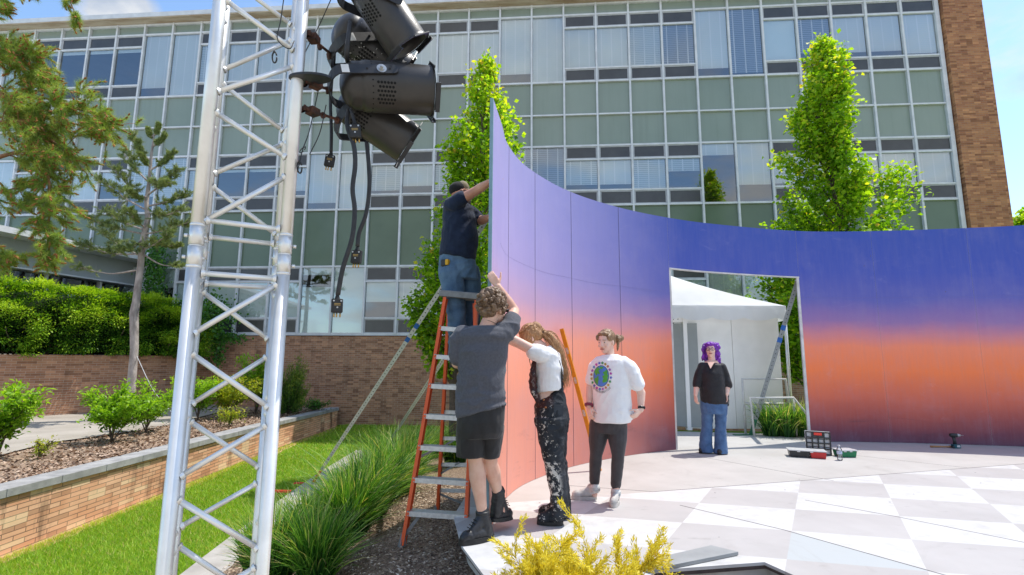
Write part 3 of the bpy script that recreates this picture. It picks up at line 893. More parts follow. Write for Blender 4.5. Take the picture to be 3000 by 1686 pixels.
def wall_face(us, z0, z1, off, flip=False):
    vs, fs, uv = [], [], []
    for u in us:
        p = wpos(u) + nrm_at(u) * off
        vs += [(p[0], p[1], z0), (p[0], p[1], z1)]
    for i in range(len(us) - 1):
        f = (2 * i, 2 * i + 2, 2 * i + 3, 2 * i + 1)
        fs.append(f if not flip else f[::-1])
        q = [(us[i], z0), (us[i + 1], z0), (us[i + 1], z1), (us[i], z1)]
        uv += q if not flip else q[::-1]
    return vs, fs, uv
edges = np.concatenate([[0], [u_at((-.045, 5.15)), u_at((.27, 5.93)), u_at((.80, 6.64)), u_at((1.62, 7.34)), ud0, ud1, u_at((6.4, 8.67)), u_at((7.9, 8.4)), u_at((9.6, 7.85))], [wu[-1]]])
for i in range(len(edges) - 1):             # one flat per stretch between joints; the one over the door is short
    u0, u1 = edges[i], edges[i + 1]
    z0 = DOORH if abs(u0 - ud0) < 1e-6 else .003
    g = .0012
    us = np.linspace(u0 + g, u1 - g, 26)
    vs, fs, uv = wall_face(us, z0, WH, 0)
    v2, f2, uv2 = wall_face(us, z0, WH, -.025, True)
    n0 = len(vs)
    allf = fs + [tuple(k + n0 for k in f) for f in f2]
    mi = [0] * len(fs) + [1] * len(f2)
    N = len(us)
    top = [(2 * k + 1, 2 * k + 3, n0 + 2 * k + 3, n0 + 2 * k + 1) for k in range(N - 1)]
    bot = [(2 * k, n0 + 2 * k, n0 + 2 * k + 2, 2 * k + 2) for k in range(N - 1)]
    ends = [(0, 1, n0 + 1, n0), (2 * N - 2, n0 + 2 * N - 2, n0 + 2 * N - 1, 2 * N - 1)]
    allf += top + bot + ends
    mi += [1] * len(top + bot) + [2, 1]
    if i == 0: mi[-2] = 2
    me = bpy.data.meshes.new('painted_panel')
    me.from_pydata(vs + v2, [], allf)
    ul = me.uv_layers.new(name='UVMap')
    uvs = uv + uv2 + [(0, 0)] * (4 * (len(top) + len(bot) + 2))
    ul.data.foreach_set('uv', np.array(uvs, np.float32).ravel())
    me.polygons.foreach_set('material_index', np.array(mi, np.int32))
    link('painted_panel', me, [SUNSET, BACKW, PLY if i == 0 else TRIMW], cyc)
# thicker end stile seen edge-on at the left, sprayed teal grey
e0 = wpos(0); d0 = (wpos(.1) - wpos(0)); d0 /= np.linalg.norm(d0); n0_ = nrm_at(0)
b = MB()
A = Vector((e0[0], e0[1], 0)); dd = Vector((d0[0], d0[1], 0)); nn = Vector((n0_[0], n0_[1], 0))
b.hexa([A + nn * .002 - dd * .02, A - nn * .027 - dd * .02, A - nn * .027 + dd * .05, A + nn * .002 + dd * .001] [::-1] + [p + Vector((0, 0, WH + .002)) for p in [A + nn * .002 - dd * .02, A - nn * .027 - dd * .02, A - nn * .027 + dd * .05, A + nn * .002 + dd * .001][::-1]])
b.build('end_stile', PLY, cyc)
# timber battens up the back of the flats
b = MB()
for u in edges[1:5]:
    p = wpos(min(u + .05, wu[-1])) - nrm_at(u + .05) * .075
    b.bar((p[0], p[1], .01), (p[0], p[1], WH - .03), .04, .075)
for u in edges[5:-1]:
    p = wpos(u + (.05 if u != ud0 else -.05)) - nrm_at(u) * .08
    b.bar((p[0], p[1], .01), (p[0], p[1], WH - .03), .04, .075)
b.build('batten', BACKW, cyc)
# wavy scratched joint at mid height across the first flats
b = MB()
zj = lambda u: 2.06 + .02 * math.sin(u * 7)
pts = [(*(wpos(u) + nrm_at(u) * .0006), 2.44 + .006 * math.sin(u * 5.3)) for u in np.linspace(.45, ud0 - .1, 60)]
pts2 = [(*(wpos(u) + nrm_at(u) * .0004), 2.46) for u in np.linspace(ud1 + .02, wu[-1] - .1, 60)]
b.tube(pts2, .0008, 4, smooth=False)
b.tube(pts, .0006, 4, smooth=False); b.build('sheet_joint', mat('faint_joint_line', (.24, .19, .38), rough=.9, bump=0), cyc)
b = MB()
for u in edges[1:5]:
    p = wpos(u) + nrm_at(u) * .001
    b.bar((p[0], p[1], .003), (p[0], p[1], WH - .002), .005, .003)
b.build('flat_joint', SEAM, cyc)
# shaved pale edge round the doorway
b = MB()
for u, sg in ((ud0, 1), (ud1, -1)):
    p = wpos(u + sg * .012) - nrm_at(u) * .015
    b.bar((p[0], p[1], .004), (p[0], p[1], DOORH), .02, .05)
us = np.linspace(ud0, ud1, 14)
for i in range(13):
    p, q2 = wpos(us[i]) - nrm_at(us[i]) * .015, wpos(us[i + 1]) - nrm_at(us[i + 1]) * .015
    b.bar((p[0], p[1], DOORH - .012), (q2[0], q2[1], DOORH - .012), .05, .02)
b.build('doorway_edge', TRIMW, cyc)

# ================================================================== BRACES (perforated steel angle)
TAPE = mat('blue_tape', (.03, .16, .55), (.025, .12, .42), rough=.6, scale=20)
REDP = mat('red_painted_foot', (.85, .06, .035), (.70, .045, .03), rough=.5, scale=10)
GREENP = mat('green_painted_foot', (.02, .17, .08), (.015, .11, .05), rough=.5, scale=10)
HOLE = mat('dark_hole', (.012, .012, .014), rough=.9, bump=0)
GALV_SHADED = mat('shaded_galvanised_steel', (.34, .36, .36), (.26, .28, .28), rough=.5, metal=.3, scale=14, bump=.05)  # darker copy of the galvanised steel: doorway shade put into its colour
def brace(a, c, foot, label, tapes=(.30, .36), foot_len=.5, w=.055, metal=None):
    a, c = Vector(a), Vector(c)                    # a = foot, c = top
    d = (c - a).normalized(); L = (c - a).length
    t_ = empty('wall_brace', a, label, 'brace', 'steel braces behind the curved wall')
    vw = (Vector((0, 0, CZ)) - a).normalized()
    x = d.cross(vw).normalized(); y = x.cross(d)
    b = MB()
    b.obox(a + d * (L + foot_len) / 2 - y * .0, x * w / 2, y * .0025, d * (L - foot_len) / 2)
    b.obox(a + d * (L + foot_len) / 2 - x * (w / 2 - .0025) - y * w / 2, x * .0025, y * (w / 2 - .004), d * (L - foot_len) / 2)
    b.m = 1
    n = int((L - foot_len - .1) / .075)
    for k in range(n):
        b.lathe(a + d * (foot_len + .06 + k * .075) + y * .0027, y, [(0, 0), (0, .0085), (.0008, .0085), (.0008, 0)], 8, False)
    b.build('perforated_angle', [metal or GALV, HOLE], t_)
    b = MB(); b.bar(a, a + d * foot_len, w * .9, .012, y)
    b.obox(a + Vector((-.12, .0, .006)), Vector((.2, .02, 0)), Vector((-.004, .045, 0)), Vector((0, 0, .006)))
    b.build('painted_foot', foot, t_)
    for q in tapes:
        b = MB(); p = a + d * L * q
        b.obox(p, x * (w / 2 + .002), y * .0045, d * .045); b.build('tape_band', TAPE, t_)
    return t_
f1 = G(792, 1222, -.86)
brace(f1, W(1233, 538, 5.4), REDP, 'long perforated steel brace with red foot and two blue tape bands', (.645, .69))
f2 = G(962, 1150, -.80)
brace(f2, W(1236, 722, 5.5), REDP, 'shorter perforated brace rising out of the grass behind the ladder', ())
brace(G(1893, 1088), W(2006, 700, 8.95), GREENP, 'steel brace with green foot standing in the doorway', (.62, .70), .3, .075, GALV_SHADED)
# horizontal red ground bar of the first brace
b = MB(); p = W(690, 1243, 7.6); q = W(738, 1243, 7.7)
b.bar((p.x, p.y, p.z), (q.x, q.y, q.z), .03, .03); tag(b.build('ground_bar', REDP), 'red steel ground bar across the kerb behind the truss', 'steel bar')
# ================================================================== LIGHTING TRUSS
TH = math.radians(29.3)
te, tn = Vector((math.cos(TH), math.sin(TH), 0)), Vector((-math.sin(TH), math.cos(TH), 0))
def solve_leg():
    ul, ur, w = ray(421, 1448).x, ray(667, 1448).x, .254
    a = (w * math.cos(TH) - ur * w * math.sin(TH)) / (ur - ul)
    return Vector((ul * a, a, 0))
FL = solve_leg(); FR = FL + te * .254
BLg, BRg = FL + tn * .254, FR + tn * .254
def zat(vy, leg):                        # height of image row vy on a leg
    # pick the column by iterating: depth of the leg is known
    d = None
    vx = 600.
    for _ in range(4):
        r = ray(vx, vy)
        vx += (leg.x / leg.y - r.x) * FOC / KPX
    return CZ + ray(vx, vy).z * leg.y
tr = empty('lighting_truss', (*((FL + BRg) / 2)[:2], -.5), 'silver aluminium box truss tower standing in the foreground', 'truss')
RT = .0208
TOP, BOT = 3.1, -.75
zj = zat(628, FL)
b = MB()
for nm, leg in (('chord', FL), ('chord', FR), ('chord', BLg), ('chord', BRg)):
    for z0, z1 in ((BOT, zj - .004), (zj + .004, TOP)):
        b = MB()
        b.tube([leg + Vector((0, 0, z0)), leg + Vector((0, 0, z1))], RT, 20)
        b.build('chord', ALU, tr)
    b = MB()
    b.tube([leg + Vector((0, 0, zj - .062)), leg + Vector((0, 0, zj - .003))], RT + .0007, 20)
    b.tube([leg + Vector((0, 0, zj + .003)), leg + Vector((0, 0, zj + .062))], RT + .0007, 20)
    b.tube([leg + Vector((0, 0, zj - .003)), leg + Vector((0, 0, zj + .003))], RT - .001, 16)
    for z in (zj - .066, zj + .066):      # weld beads
        b.lathe(leg + Vector((0, 0, z - .004)), (0, 0, 1), [(0, RT), (.002, RT + .0014), (.006, RT + .0014), (.008, RT)], 20)
    out = (leg - (FL + BRg) / 2); out.z = 0
    ox = te if out.dot(te) > 0 else -te
    for dz in (-.038, .03):               # coupler pins
        q = leg + Vector((0, 0, zj + dz))
        b.tube([q - ox * .026, q + ox * .026], .004, 8)
        b.lathe(q + ox * .025, ox, [(0, .006), (.009, .006), (.0095, 0)], 10)
    b.build('coupler', ALU, tr)
def lace(b, p, q, r=.0088):
    d = (q - p).normalized()
    b.tube([p + d * .02, q - d * .02], r, 10)
    for e, s in ((p, 1), (q, -1)):
        b.lathe(e + d * s * .021, d * s, [(0, r + .006), (.006, r + .004), (.011, r)], 10)
def rail(leg, vy): return leg + Vector((0, 0, zat(vy, leg)))
fr = [(FL, 0, FR, 143), (FR, 170, FL, 245), (FL, 282, FR, 412), (FR, 445, FL, 575), (FR, 715, FL, 858), (FL, 890, FR, 1040), (FR, 1068, FL, 1220), (FL, 1258, FR, 1395), (FR, 1425, FL, 1580), (FL, 1620, FR, 1780), (FL, -20, FR, -160)]
bk = [(BLg, 470, BRg, 605), (BRg, 365, BLg, 452), (BLg, 212, BRg, 345), (BRg, 105, BLg, 190), (BLg, -50, BRg, 78), (BLg, 735, BRg, 868), (BRg, 898, BLg, 1035), (BLg, 1062, BRg, 1190), (BRg, 1215, BLg, 1345), (BLg, 1375, BRg, 1510), (BRg, 1540, BLg, 1680)]
def brace_bar(p, q):
    b = MB(); lace(b, p, q); b.build('lacing_bar', ALU, tr)
for a, y0, c, y1 in fr + bk: brace_bar(rail(a, y0), rail(c, y1))
for z in (zj + .085, zj - .085):
    brace_bar(FL + Vector((0, 0, z)), FR + Vector((0, 0, z))); brace_bar(BLg + Vector((0, 0, z)), BRg + Vector((0, 0, z)))
for A_, B_, nm in ((FL, BLg, 'side_lacing'), (FR, BRg, 'side_lacing')):
    b = MB(); z = BOT + .1; k = 0
    for z0, sg in ((zj - .085, -1), (zj + .085, 1)):
        z = z0
        brace_bar(A_ + Vector((0, 0, z)), B_ + Vector((0, 0, z)))
        for j in range(6):
            za, zb = z + sg * (.02 + j * .215), z + sg * (.2 + j * .215)
            p, q = (A_, B_) if j % 2 else (B_, A_)
            brace_bar(p + Vector((0, 0, za)), q + Vector((0, 0, zb)))

# ================================================================== STAGE LIGHTS
CABLE = mat('black_cable', (.02, .02, .022), (.035, .035, .036), rough=.5, scale=40, bump=.05)
WIRE = mat('dark_steel_wire', (.05, .05, .05), rough=.5, metal=.5, bump=0)
BRASS = mat('brass_pins', (.55, .36, .12), (.42, .26, .08), rough=.35, metal=.9, bump=0)
ZINC = mat('zinc_bolt', (.55, .55, .53), rough=.35, metal=.8, bump=0)
DARKIN = mat('dark_hole_inside', (.006, .006, .006), rough=.9, bump=0)
LENSM = mat('lamp_lens', (.12, .13, .14), (.08, .085, .09), rough=.15, scale=40, bump=.3)
TAPEW = mat('white_label_tape', (.72, .72, .7), rough=.7, bump=0)
def par_can(label, back, front, R, vent_dir, yoke_dir, clamp, patches=(), side_rivet=True, paint_spots=0, hole_at=(.46, .63), pivot=.43):
    """can from dome centre to front rim; vent_dir = side with the vent holes; clamp = point on the truss leg"""
    back, front = Vector(back), Vector(front)
    d = (front - back).normalized(); L = (front - back).length
    vd = (Vector(vent_dir) - d * Vector(vent_dir).dot(d)).normalized()
    sd_ = d.cross(vd)
    t_ = empty('stage_light', (back + front) / 2, label, 'stage light', 'stage lights clamped to the truss')
    b = MB()
    prof = [(-R * .62, .0)] + [(-R * .62 * math.cos(a), R * .93 * math.sin(a)) for a in np.linspace(.18, PI / 2, 9)]
    prof += [(.01, R * .935), (.022, R * .945), (.024, R * .985), (.034, R * .985), (.036, R), (L - .012, R), (L - .004, R * 1.0), (L, R * 1.03), (L, R * .95), (L - .03, R * .93), (L * .35, R * .9)]
    b.lathe(back, d, prof, 40)
    b.build('body', BLACK_METAL, t_)
    b = MB(); b.lathe(back, d, [(L - .05, R * .90), (L - .042, R * .5), (L - .04, 0)], 32); b.build('lens', LENSM, t_)
    # front colour-frame holder: square plate with round opening and folded clips
    b = MB()
    s = R * 1.05
    for e1, e2 in ((vd, sd_), (sd_, vd), (-vd, sd_), (-sd_, vd)):
        b.obox(back + d * (L + .004) + e1 * s, e1 * R * .05, e2 * s * .5, d * .0018)
    for e1, e2 in ((vd, sd_), (-vd, sd_), (sd_, vd)):
        b.obox(back + d * (L + .009) + e1 * s * 1.09, e1 * .002, e2 * s * .55, d * .008)
        b.obox(back + d * (L + .017) + e1 * s * 1.04, e1 * R * .06, e2 * s * .55, d * .0016)
    n = 40                                # corner fillers of the plate
    vs, fs = [], []
    for k in range(n):
        a = 2 * PI * k / n
        c_, s_ = math.cos(a), math.sin(a)
        q = s * 1.02 / max(abs(c_), abs(s_))
        vs += [back + d * (L + .002) + (vd * c_ + sd_ * s_) * R * .97, back + d * (L + .002) + (vd * c_ + sd_ * s_) * min(q, s * 1.10)]
    for k in range(n): fs.append((2 * k, 2 * k + 1, 2 * ((k + 1) % n) + 1, 2 * ((k + 1) % n)))
    b.add(vs, fs)
    b.build('colour_frame_holder', BLACK_STEEL, t_)
    # vent holes: rows of dark round openings on the shell
    b = MB()
    hs = R * .052
    for base_t, dirs in ((hole_at, (vd,)),):
        for row in range(6):
            for col in range(6 - row % 2):
                t_ax = L * base_t[0] + (col + .5 * (row % 2)) * L * .042
                a = (row - 2.5) * .16
                e = vd * math.cos(a) + sd_ * math.sin(a)
                b.lathe(back + d * t_ax + e * (R + .0004), e, [(0, 0), (0, hs), (.0006, hs), (.0006, 0)], 10, False)
    for a in np.linspace(-1.5, 1.5, 15):  # ring of small perforations near the dome
        e = vd * math.cos(a * 1.1) + sd_ * math.sin(a * 1.1)
        b.lathe(back + d * .055 + e * (R + .0004), e, [(0, 0), (0, hs * .55), (.0006, hs * .55), (.0006, 0)], 8, False)
    for k in range(5):
        e = -vd * .2 + sd_ * (-.98)
    b.build('vent_holes', DARKIN, t_)
    # yoke
    yd = (Vector(yoke_dir) - d * Vector(yoke_dir).dot(d)).normalized()
    yo = d.cross(yd)
    clamp = Vector(clamp)
    piv = back + d * L * pivot
    b = MB()
    kn = (clamp - piv).normalized()
    kn = (kn - yd * kn.dot(yd)).normalized()        # yoke lies in a plane through the pivots
    reach = R * 1.7
    side = kn.cross(yd).normalized()
    w = R * .20
    arm = []
    for sg in (1, -1):
        p0 = piv + yd * sg * (R + .006) - kn * R * .45
        p1 = piv + yd * sg * (R + .006) + kn * reach * .86
        b.obox((p0 + p1) / 2, kn * ((p1 - p0).length / 2), yd * .0022, side * w)
        b.lathe(p0 - yd * .0022, yd, [(0, 0), (0, w), (.0044, w), (.0044, 0)], 16, False)
    nseg = 12
    pts = [piv + kn * reach * .86 + (yd * math.cos(a) * (R + .006) + kn * math.sin(a) * R * .52) for a in np.linspace(0, PI, nseg)]
    for i in range(nseg - 1):
        p, q = pts[i], pts[i + 1]; dd = (q - p).normalized(); o = dd.cross(side).normalized()
        b.obox((p + q) / 2, dd * ((q - p).length / 2 + .0015), o * .0022, side * w)
    yk = b.build('yoke', BLACK_STEEL, t_)
    b = MB()
    for sg in (1, -1):
        e = yd * sg; q = piv + e * (R + .009)
        b.lathe(q, e, [(0, R * .19), (.002, R * .19), (.0022, R * .11), (.006, R * .11), (.0065, 0)], 16, False)
        b.lathe(q + e * .006, e, [(0, R * .06), (.01, R * .06), (.0105, 0)], 8, False)
    b.build('pivot_bolt', ZINC, yk)
    b = MB()
    for sg in (1, -1):
        for k in (-.32, .55):
            q = piv + yd * sg * (R + .0085) + kn * R * k
            b.lathe(q, yd * sg, [(0, 0), (0, R * .045), (.0006, R * .045), (.0006, 0)], 8, False)
    b.build('yoke_hole', DARKIN, yk)
    apex = pts[nseg // 2]
    b = MB()
    mid = clamp + (apex - clamp) * .12
    b.tube([apex - kn * .012, apex + (clamp - apex) * .75], .0055, 8)
    b.lathe(apex + kn * .002, kn, [(0, .014), (.008, .014), (.0085, 0)], 6, False)
    b.lathe(apex + (clamp - apex) * .35, kn, [(0, .012), (.01, .012), (.0105, 0)], 6, False)
    # C-shaped clamp body round the leg
    up = Vector((0, 0, 1)); ch = Vector((clamp.x - apex.x, clamp.y - apex.y, 0)).normalized(); cs = up.cross(ch)
    ring = [clamp - ch * .006 + (ch * math.cos(a) + cs * math.sin(a)) * (RT + .005) for a in np.linspace(2.4, 3.9, 12)]
    for i in range(11):
        p, q = ring[i], ring[i + 1]; dd = (q - p).normalized(); o = dd.cross(up)
        b.obox((p + q) / 2, dd * ((q - p).length / 2 + .002), o * .004, up * .010)
    b.tube([clamp - ch * .075 + cs * .02, clamp - ch * .02 + cs * .02], .007, 8)
    b.obox(clamp - ch * .06 + cs * .018, ch * .018, cs * .018, up * .012)
    b.build('clamp', RUST, t_)
    b = MB(); q = apex + yd * R * .7 - kn * R * .12
    b.obox(piv + yd * (R + .009) + kn * reach * .80, kn * R * .14, yd * .0006, side * w * .9); b.build('label_tape', TAPEW, yk)
    if paint_spots:
        b = MB(); rr = random.Random(paint_spots)
        for k in range(70):
            a = rr.gauss(0, .6); tx = L * min(max(rr.gauss(.25, .18), .03), .9)
            e = vd * math.cos(a) + sd_ * math.sin(a)
            r = R * rr.uniform(.008, .028)
            b.lathe(back + d * tx + e * (R + .0006), e, [(0, 0), (0, r), (.0005, r), (.0005, 0)], 6, False)
        b.build('paint_spots', TAPEW, t_)
    return t_, apex, (d, vd, sd_, R, L, back)
def legz(vy): return FR + Vector((0, 0, zat(vy, FR)))
dn = Vector((.1, -.72, -.69)); toc = Vector((.25, -1, -.15))
YC = 1.86
mp = KPX / FOC * YC                       # metres per view pixel near the lights
Rc = 60 * mp
la, ap1, g1 = par_can('uppermost black stage light tilted steeply down, cut by the top of the photo', W(905, -50, 1.73), W(1020, 122, 1.83), Rc * .97, (-.75, -.7, .1), (.2, -1, .2), legz(-60), hole_at=(.36, .6))
lb, ap2, g2 = par_can('paint-spattered black stage light half hidden behind the uppermost one', W(868, 90, 1.92), W(1006, 190, 2.04), Rc * 1.06, (-.5, -.8, -.45), (.25, -1, .3), legz(78), paint_spots=4, hole_at=(.3, .6))
lc, ap3, g3 = par_can('black stage light aimed level to the right, showing its yoke bolt', W(889, 221, 1.76), W(1076, 232, 1.855), Rc * 1.06, (.0, -.72, -.6), (0, -1, .14), legz(207), hole_at=(.26, .6), pivot=.31)
ld, ap4, g4 = par_can('lowest black stage light pointing down to the right below the level one', W(882, 270, 1.90), W(1022, 364, 2.0), Rc * 1.0, (-.4, -.85, -.35), (.1, -1, .85), legz(272), hole_at=(.12, .5))
# oval steel plate clamped flat round the leg at the level light
b = MB(); q = legz(207)
b.loft([(q + Vector((.05, -.01, -.004)) , Vector((.075, .0, 0)), Vector((0, .034, 0))), (q + Vector((.05, -.01, .004)), Vector((.075, 0, 0)), Vector((0, .034, 0)))], 24, smooth=False)
b.build('clamp_plate', BLACK_STEEL, lc)

def cable(pts, r, label, m=CABLE, cat='cable', name='power_cable', n=40, group=None):
    c, _ = catmull([tuple(p) for p in pts], n)
    b = MB(); b.tube([Vector(q) for q in c], r, 8)
    return tag(b.build(name, m), label, cat, group)
def plug(p, d, facing, s, label):
    """flat black three-pin stage plug hanging below its cable; p = cable end"""
    d = Vector(d).normalized(); f = Vector(facing); f = (f - d * f.dot(d)).normalized(); x = d.cross(f)
    t_ = empty('stage_plug', p, label, 'plug', 'pin plugs hanging from the lights')
    p = Vector(p)
    b = MB()
    b.obox(p + d * s * 1.05, x * s * .62, f * s * .3, d * s * .8); b.lathe(p, d, [(-.25 * s, .16 * s), (.25 * s, .3 * s)], 10)
    link('housing', bevelled(b.mesh(), s * .12), BLACK_RUBBER, t_)
    b = MB()
    for k in (-.36, .02, .3): b.tube([p + d * s * 1.8 + x * s * k, p + d * s * 2.35 + x * s * k], s * .085, 8)
    b.build('pin', BRASS, t_)
    b = MB()
    for kx, kz in ((-.4, .5), (.4, .5), (0, 1.25)):
        b.lathe(p + d * s * kz + x * s * kx + f * s * .3, f, [(0, s * .1), (s * .04, s * .1), (s * .041, 0)], 8, False)
    b.build('screw', ZINC, t_)
    b = MB()
    for kz in (.82, .98):
        b.obox(p + d * s * kz + f * s * .302, x * s * .34, d * s * .03, f * s * .004)
    b.build('moulded_lettering', BRASS, t_)
    return t_
sp_ = 20.5 * mp
TOC = (.2, -1, 0)
cable([W(874, 60, 1.7), W(868, 110, 1.68), W(866, 150, 1.70), W(872, 175, 1.78)], .0085, 'thick black cable running down behind the level stage light')
cable([W(832, 95, 1.96), W(834, 150, 1.94), W(828, 215, 1.93), W(826, 270, 1.93), W(829, 330, 1.93), W(829, 388, 1.93)], .007, 'black cable dropping from the spattered light to the leftmost plug')
plug(W(829, 392, 1.93), (-.12, 0, -1), TOC, sp_, 'stage plug left of the hanging cables, level with the lowest light')
cable([W(871, 282, 1.76), W(868, 310, 1.74), W(872, 335, 1.73), W(886, 372, 1.72), W(890, 420, 1.72), W(884, 480, 1.72), W(890, 535, 1.72), W(884, 605, 1.72), W(862, 680, 1.72), W(850, 748, 1.72)], .0082, 'long thick black cable hanging from the level light to the lowest plug')
plug(W(849, 752, 1.72), (.02, 0, -1), (.5, -1, 0), sp_ * 1.0, 'lowest stage plug, at the end of the longest cable')
cable([W(918, 362, 1.86), W(924, 420, 1.86), W(926, 480, 1.86), W(918, 545, 1.86), W(902, 590, 1.86), W(898, 625, 1.86)], .0082, 'black cable hanging from the lowest light to the middle plug')
plug(W(898, 630, 1.86), (-.05, 0, -1), (-.15, -1, 0), sp_ * 1.04, 'stage plug in the middle, right of the longest cable')
cable([W(877, 282, 1.75), W(882, 295, 1.73), W(887, 312, 1.72)], .006, 'short cable tail just below the level light')
plug(W(887, 314, 1.72), (.12, 0, -1), TOC, sp_ * 1.08, 'uppermost stage plug, tucked under the level light')
def wire(pts, label): return cable(pts, .0018, label, WIRE, 'wire', 'safety_wire', 30)
wire([W(706, 0, 1.6), W(698, 60, 1.6), W(690, 100, 1.6), W(700, 118, 1.6), W(722, 130, 1.6), W(733, 110, 1.62)], 'thin safety wire looped over the truss near the top left')
wire([W(826, 0, 1.75), W(800, 60, 1.75), W(770, 120, 1.72), W(742, 175, 1.68)], 'thin safety wire running down behind the right truss chord')
wire([W(800, 210, 1.70), W(775, 330, 1.68), W(757, 385, 1.66), W(745, 440, 1.64)], 'thin safety wire hanging below the clamps beside the truss')
wire([W(815, 270, 1.74), W(800, 340, 1.74), W(775, 395, 1.74)], 'fine wire curving down left of the leftmost plug')
def snap_hook(p, s, rot, label):
    p = Vector(p); b = MB()
    e = Vector((math.cos(rot), 0, math.sin(rot))); f = Vector((-math.sin(rot), 0, math.cos(rot)))
    pts = [p + e * math.cos(a) * s * .38 + f * math.sin(a) * s for a in np.linspace(.35, 2 * PI - .05, 22)]
    b.tube(pts, s * .13, 8)
    b.ball(p + f * s * 1.05, s * .2, 8)
    return tag(b.build('snap_hook', WIRE), label, 'hook', 'snap hooks on the safety wires')
snap_hook(W(684, 152, 1.58), 16 * mp * .85, .1, 'black snap hook inside the truss near the top')
snap_hook(W(757, 384, 1.64), 9 * mp, -.7, 'snap hook on the wire right of the truss below the lights')
snap_hook(W(750, 428, 1.64), 14 * mp, .15, 'open snap hook hanging lowest beside the right truss chord')
# ================================================================== PLANTS
BARK_GREY = mat('grey_scaly_bark', (.52, .45, .41), (.25, .21, .19), rough=.95, scale=9, bump=.9, bscale=28, bdist=.02, stretch=(1, 1, .35))
BARK_RED = mat('reddish_pine_bark', (.40, .19, .10), (.2, .10, .06), rough=.9, scale=8, bump=.8, bscale=30, bdist=.02)
BARK_THIN = mat('smooth_grey_brown_bark', (.16, .12, .09), (.09, .07, .05), rough=.85, scale=12, bump=.3)
def jit(rs, s): return Vector((rs.gauss(0, s), rs.gauss(0, s), rs.gauss(0, s)))

def limb(b, p, d, L, r0, r1, rs, bend=.12, up=.0, n=6, k=7):
    """tapered limb; returns its points"""
    pts = [Vector(p)]; d = Vector(d).normalized()
    for i in range(n):
        d = (d + jit(rs, bend) + Vector((0, 0, up))).normalized()
        pts.append(pts[-1] + d * L / n)
    b.tube(pts, [r0 + (r1 - r0) * i / n for i in range(n + 1)], k)
    return pts

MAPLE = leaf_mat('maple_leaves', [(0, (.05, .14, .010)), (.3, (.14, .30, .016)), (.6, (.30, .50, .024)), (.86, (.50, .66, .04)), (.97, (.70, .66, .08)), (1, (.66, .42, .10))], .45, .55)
def maple(base, prof, z0, label, seed, lean=(0, 0), nb=110, leaves=28, lsize=.105, extra=()):
    """upright maple; prof = [(height, radius, axis offset x)]"""
    rs = random.Random(seed); rg = np.random.default_rng(seed)
    base = Vector(base)
    t_ = empty('maple_tree', base, label, 'tree')
    zs = [p[0] for p in prof]; ra = [p[1] * .93 for p in prof]; ox = [p[2] for p in prof]
    ztop = zs[-1]
    b = MB()
    ax = lambda z: Vector((base.x + np.interp(z, zs, ox), base.y, z))
    n = 16
    tz = [base.z + (ztop - .35 - base.z) * i / n for i in range(n + 1)]
    b.tube([ax(z) + jit(rs, .012) for z in tz], [.085 * (1 - i / n) ** .8 + .008 for i in range(n + 1)], 9)
    b.build('trunk', BARK_THIN, t_)
    b = MB(); C, D_, S_ = [], [], []
    for i in range(nb):
        q = (i + rs.random()) / nb
        z = zs[0] + (ztop - zs[0]) * (q ** .92)
        R = np.interp(z, zs, ra) * rs.choice([.92, .85, .72, .5, 1.02])
        az = rs.random() * 2 * PI
        tip = ax(z) + Vector((math.cos(az) * R, math.sin(az) * R, 0))
        rise = R * rs.uniform(.9, 1.7) + .12
        st = ax(max(z - rise, base.z + .5))
        mid = st + (tip - st) * .5 + Vector((math.cos(az), math.sin(az), 0)) * R * .12
        pts = [st, st + (mid - st) * .5 + jit(rs, .02), mid + jit(rs, .03), tip + Vector((0, 0, .0))]
        c, u = catmull(pts, 8)
        b.tube([Vector(x) for x in c], [.02 * (1 - k / 8) + .004 for k in range(8)], 5)
        L = u[-1]
        m_ = max(3, int(L / .16))
        for k in range(m_):
            f = .3 + .7 * (k + rs.random()) / m_
            p = Vector([np.interp(f * L, u, c[:, j]) for j in range(3)])
            C.append(p); D_.append((tip - st).normalized() * .6 + Vector((math.cos(az), math.sin(az), .2))); S_.append(.07 + .05 * f)
    for (p, r, cnt) in extra:
        for k in range(cnt):
            C.append(Vector(p) + Vector((rs.gauss(0, r), rs.gauss(0, r), rs.gauss(0, r)))); D_.append(Vector((rs.gauss(0, 1), rs.gauss(0, 1), .4))); S_.append(.15)
    b.build('branches', BARK_THIN, t_)
    C = np.array(C); D_ = np.array(D_); S_ = np.array(S_)
    leaves = leaves
    N = len(C) * leaves
    ci = np.repeat(np.arange(len(C)), leaves)
    off = rg.normal(0, 1, (N, 3)) * S_[ci][:, None]
    off[:, 2] *= .9
    P = C[ci] + off
    axis = unit(D_[ci] * .5 + rg.normal(0, .7, (N, 3)) + np.array([0, 0, -.25]))
    nr = unit(rg.normal(0, .55, (N, 3)) + np.array([0, 0, 1.]) + unit(off) * .4)
    sz = rg.uniform(.45, 1.25, N) * lsize
    v, f = leaf_quads(P, axis, nr, sz, sz * rg.uniform(.75, 1., N), .3)
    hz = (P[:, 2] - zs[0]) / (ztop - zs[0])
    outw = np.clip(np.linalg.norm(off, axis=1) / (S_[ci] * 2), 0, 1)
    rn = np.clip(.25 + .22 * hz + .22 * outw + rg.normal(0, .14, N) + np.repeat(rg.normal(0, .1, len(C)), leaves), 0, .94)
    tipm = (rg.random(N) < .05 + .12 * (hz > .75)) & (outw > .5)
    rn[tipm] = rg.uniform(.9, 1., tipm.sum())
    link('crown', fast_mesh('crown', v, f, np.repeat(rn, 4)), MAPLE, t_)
    return t_
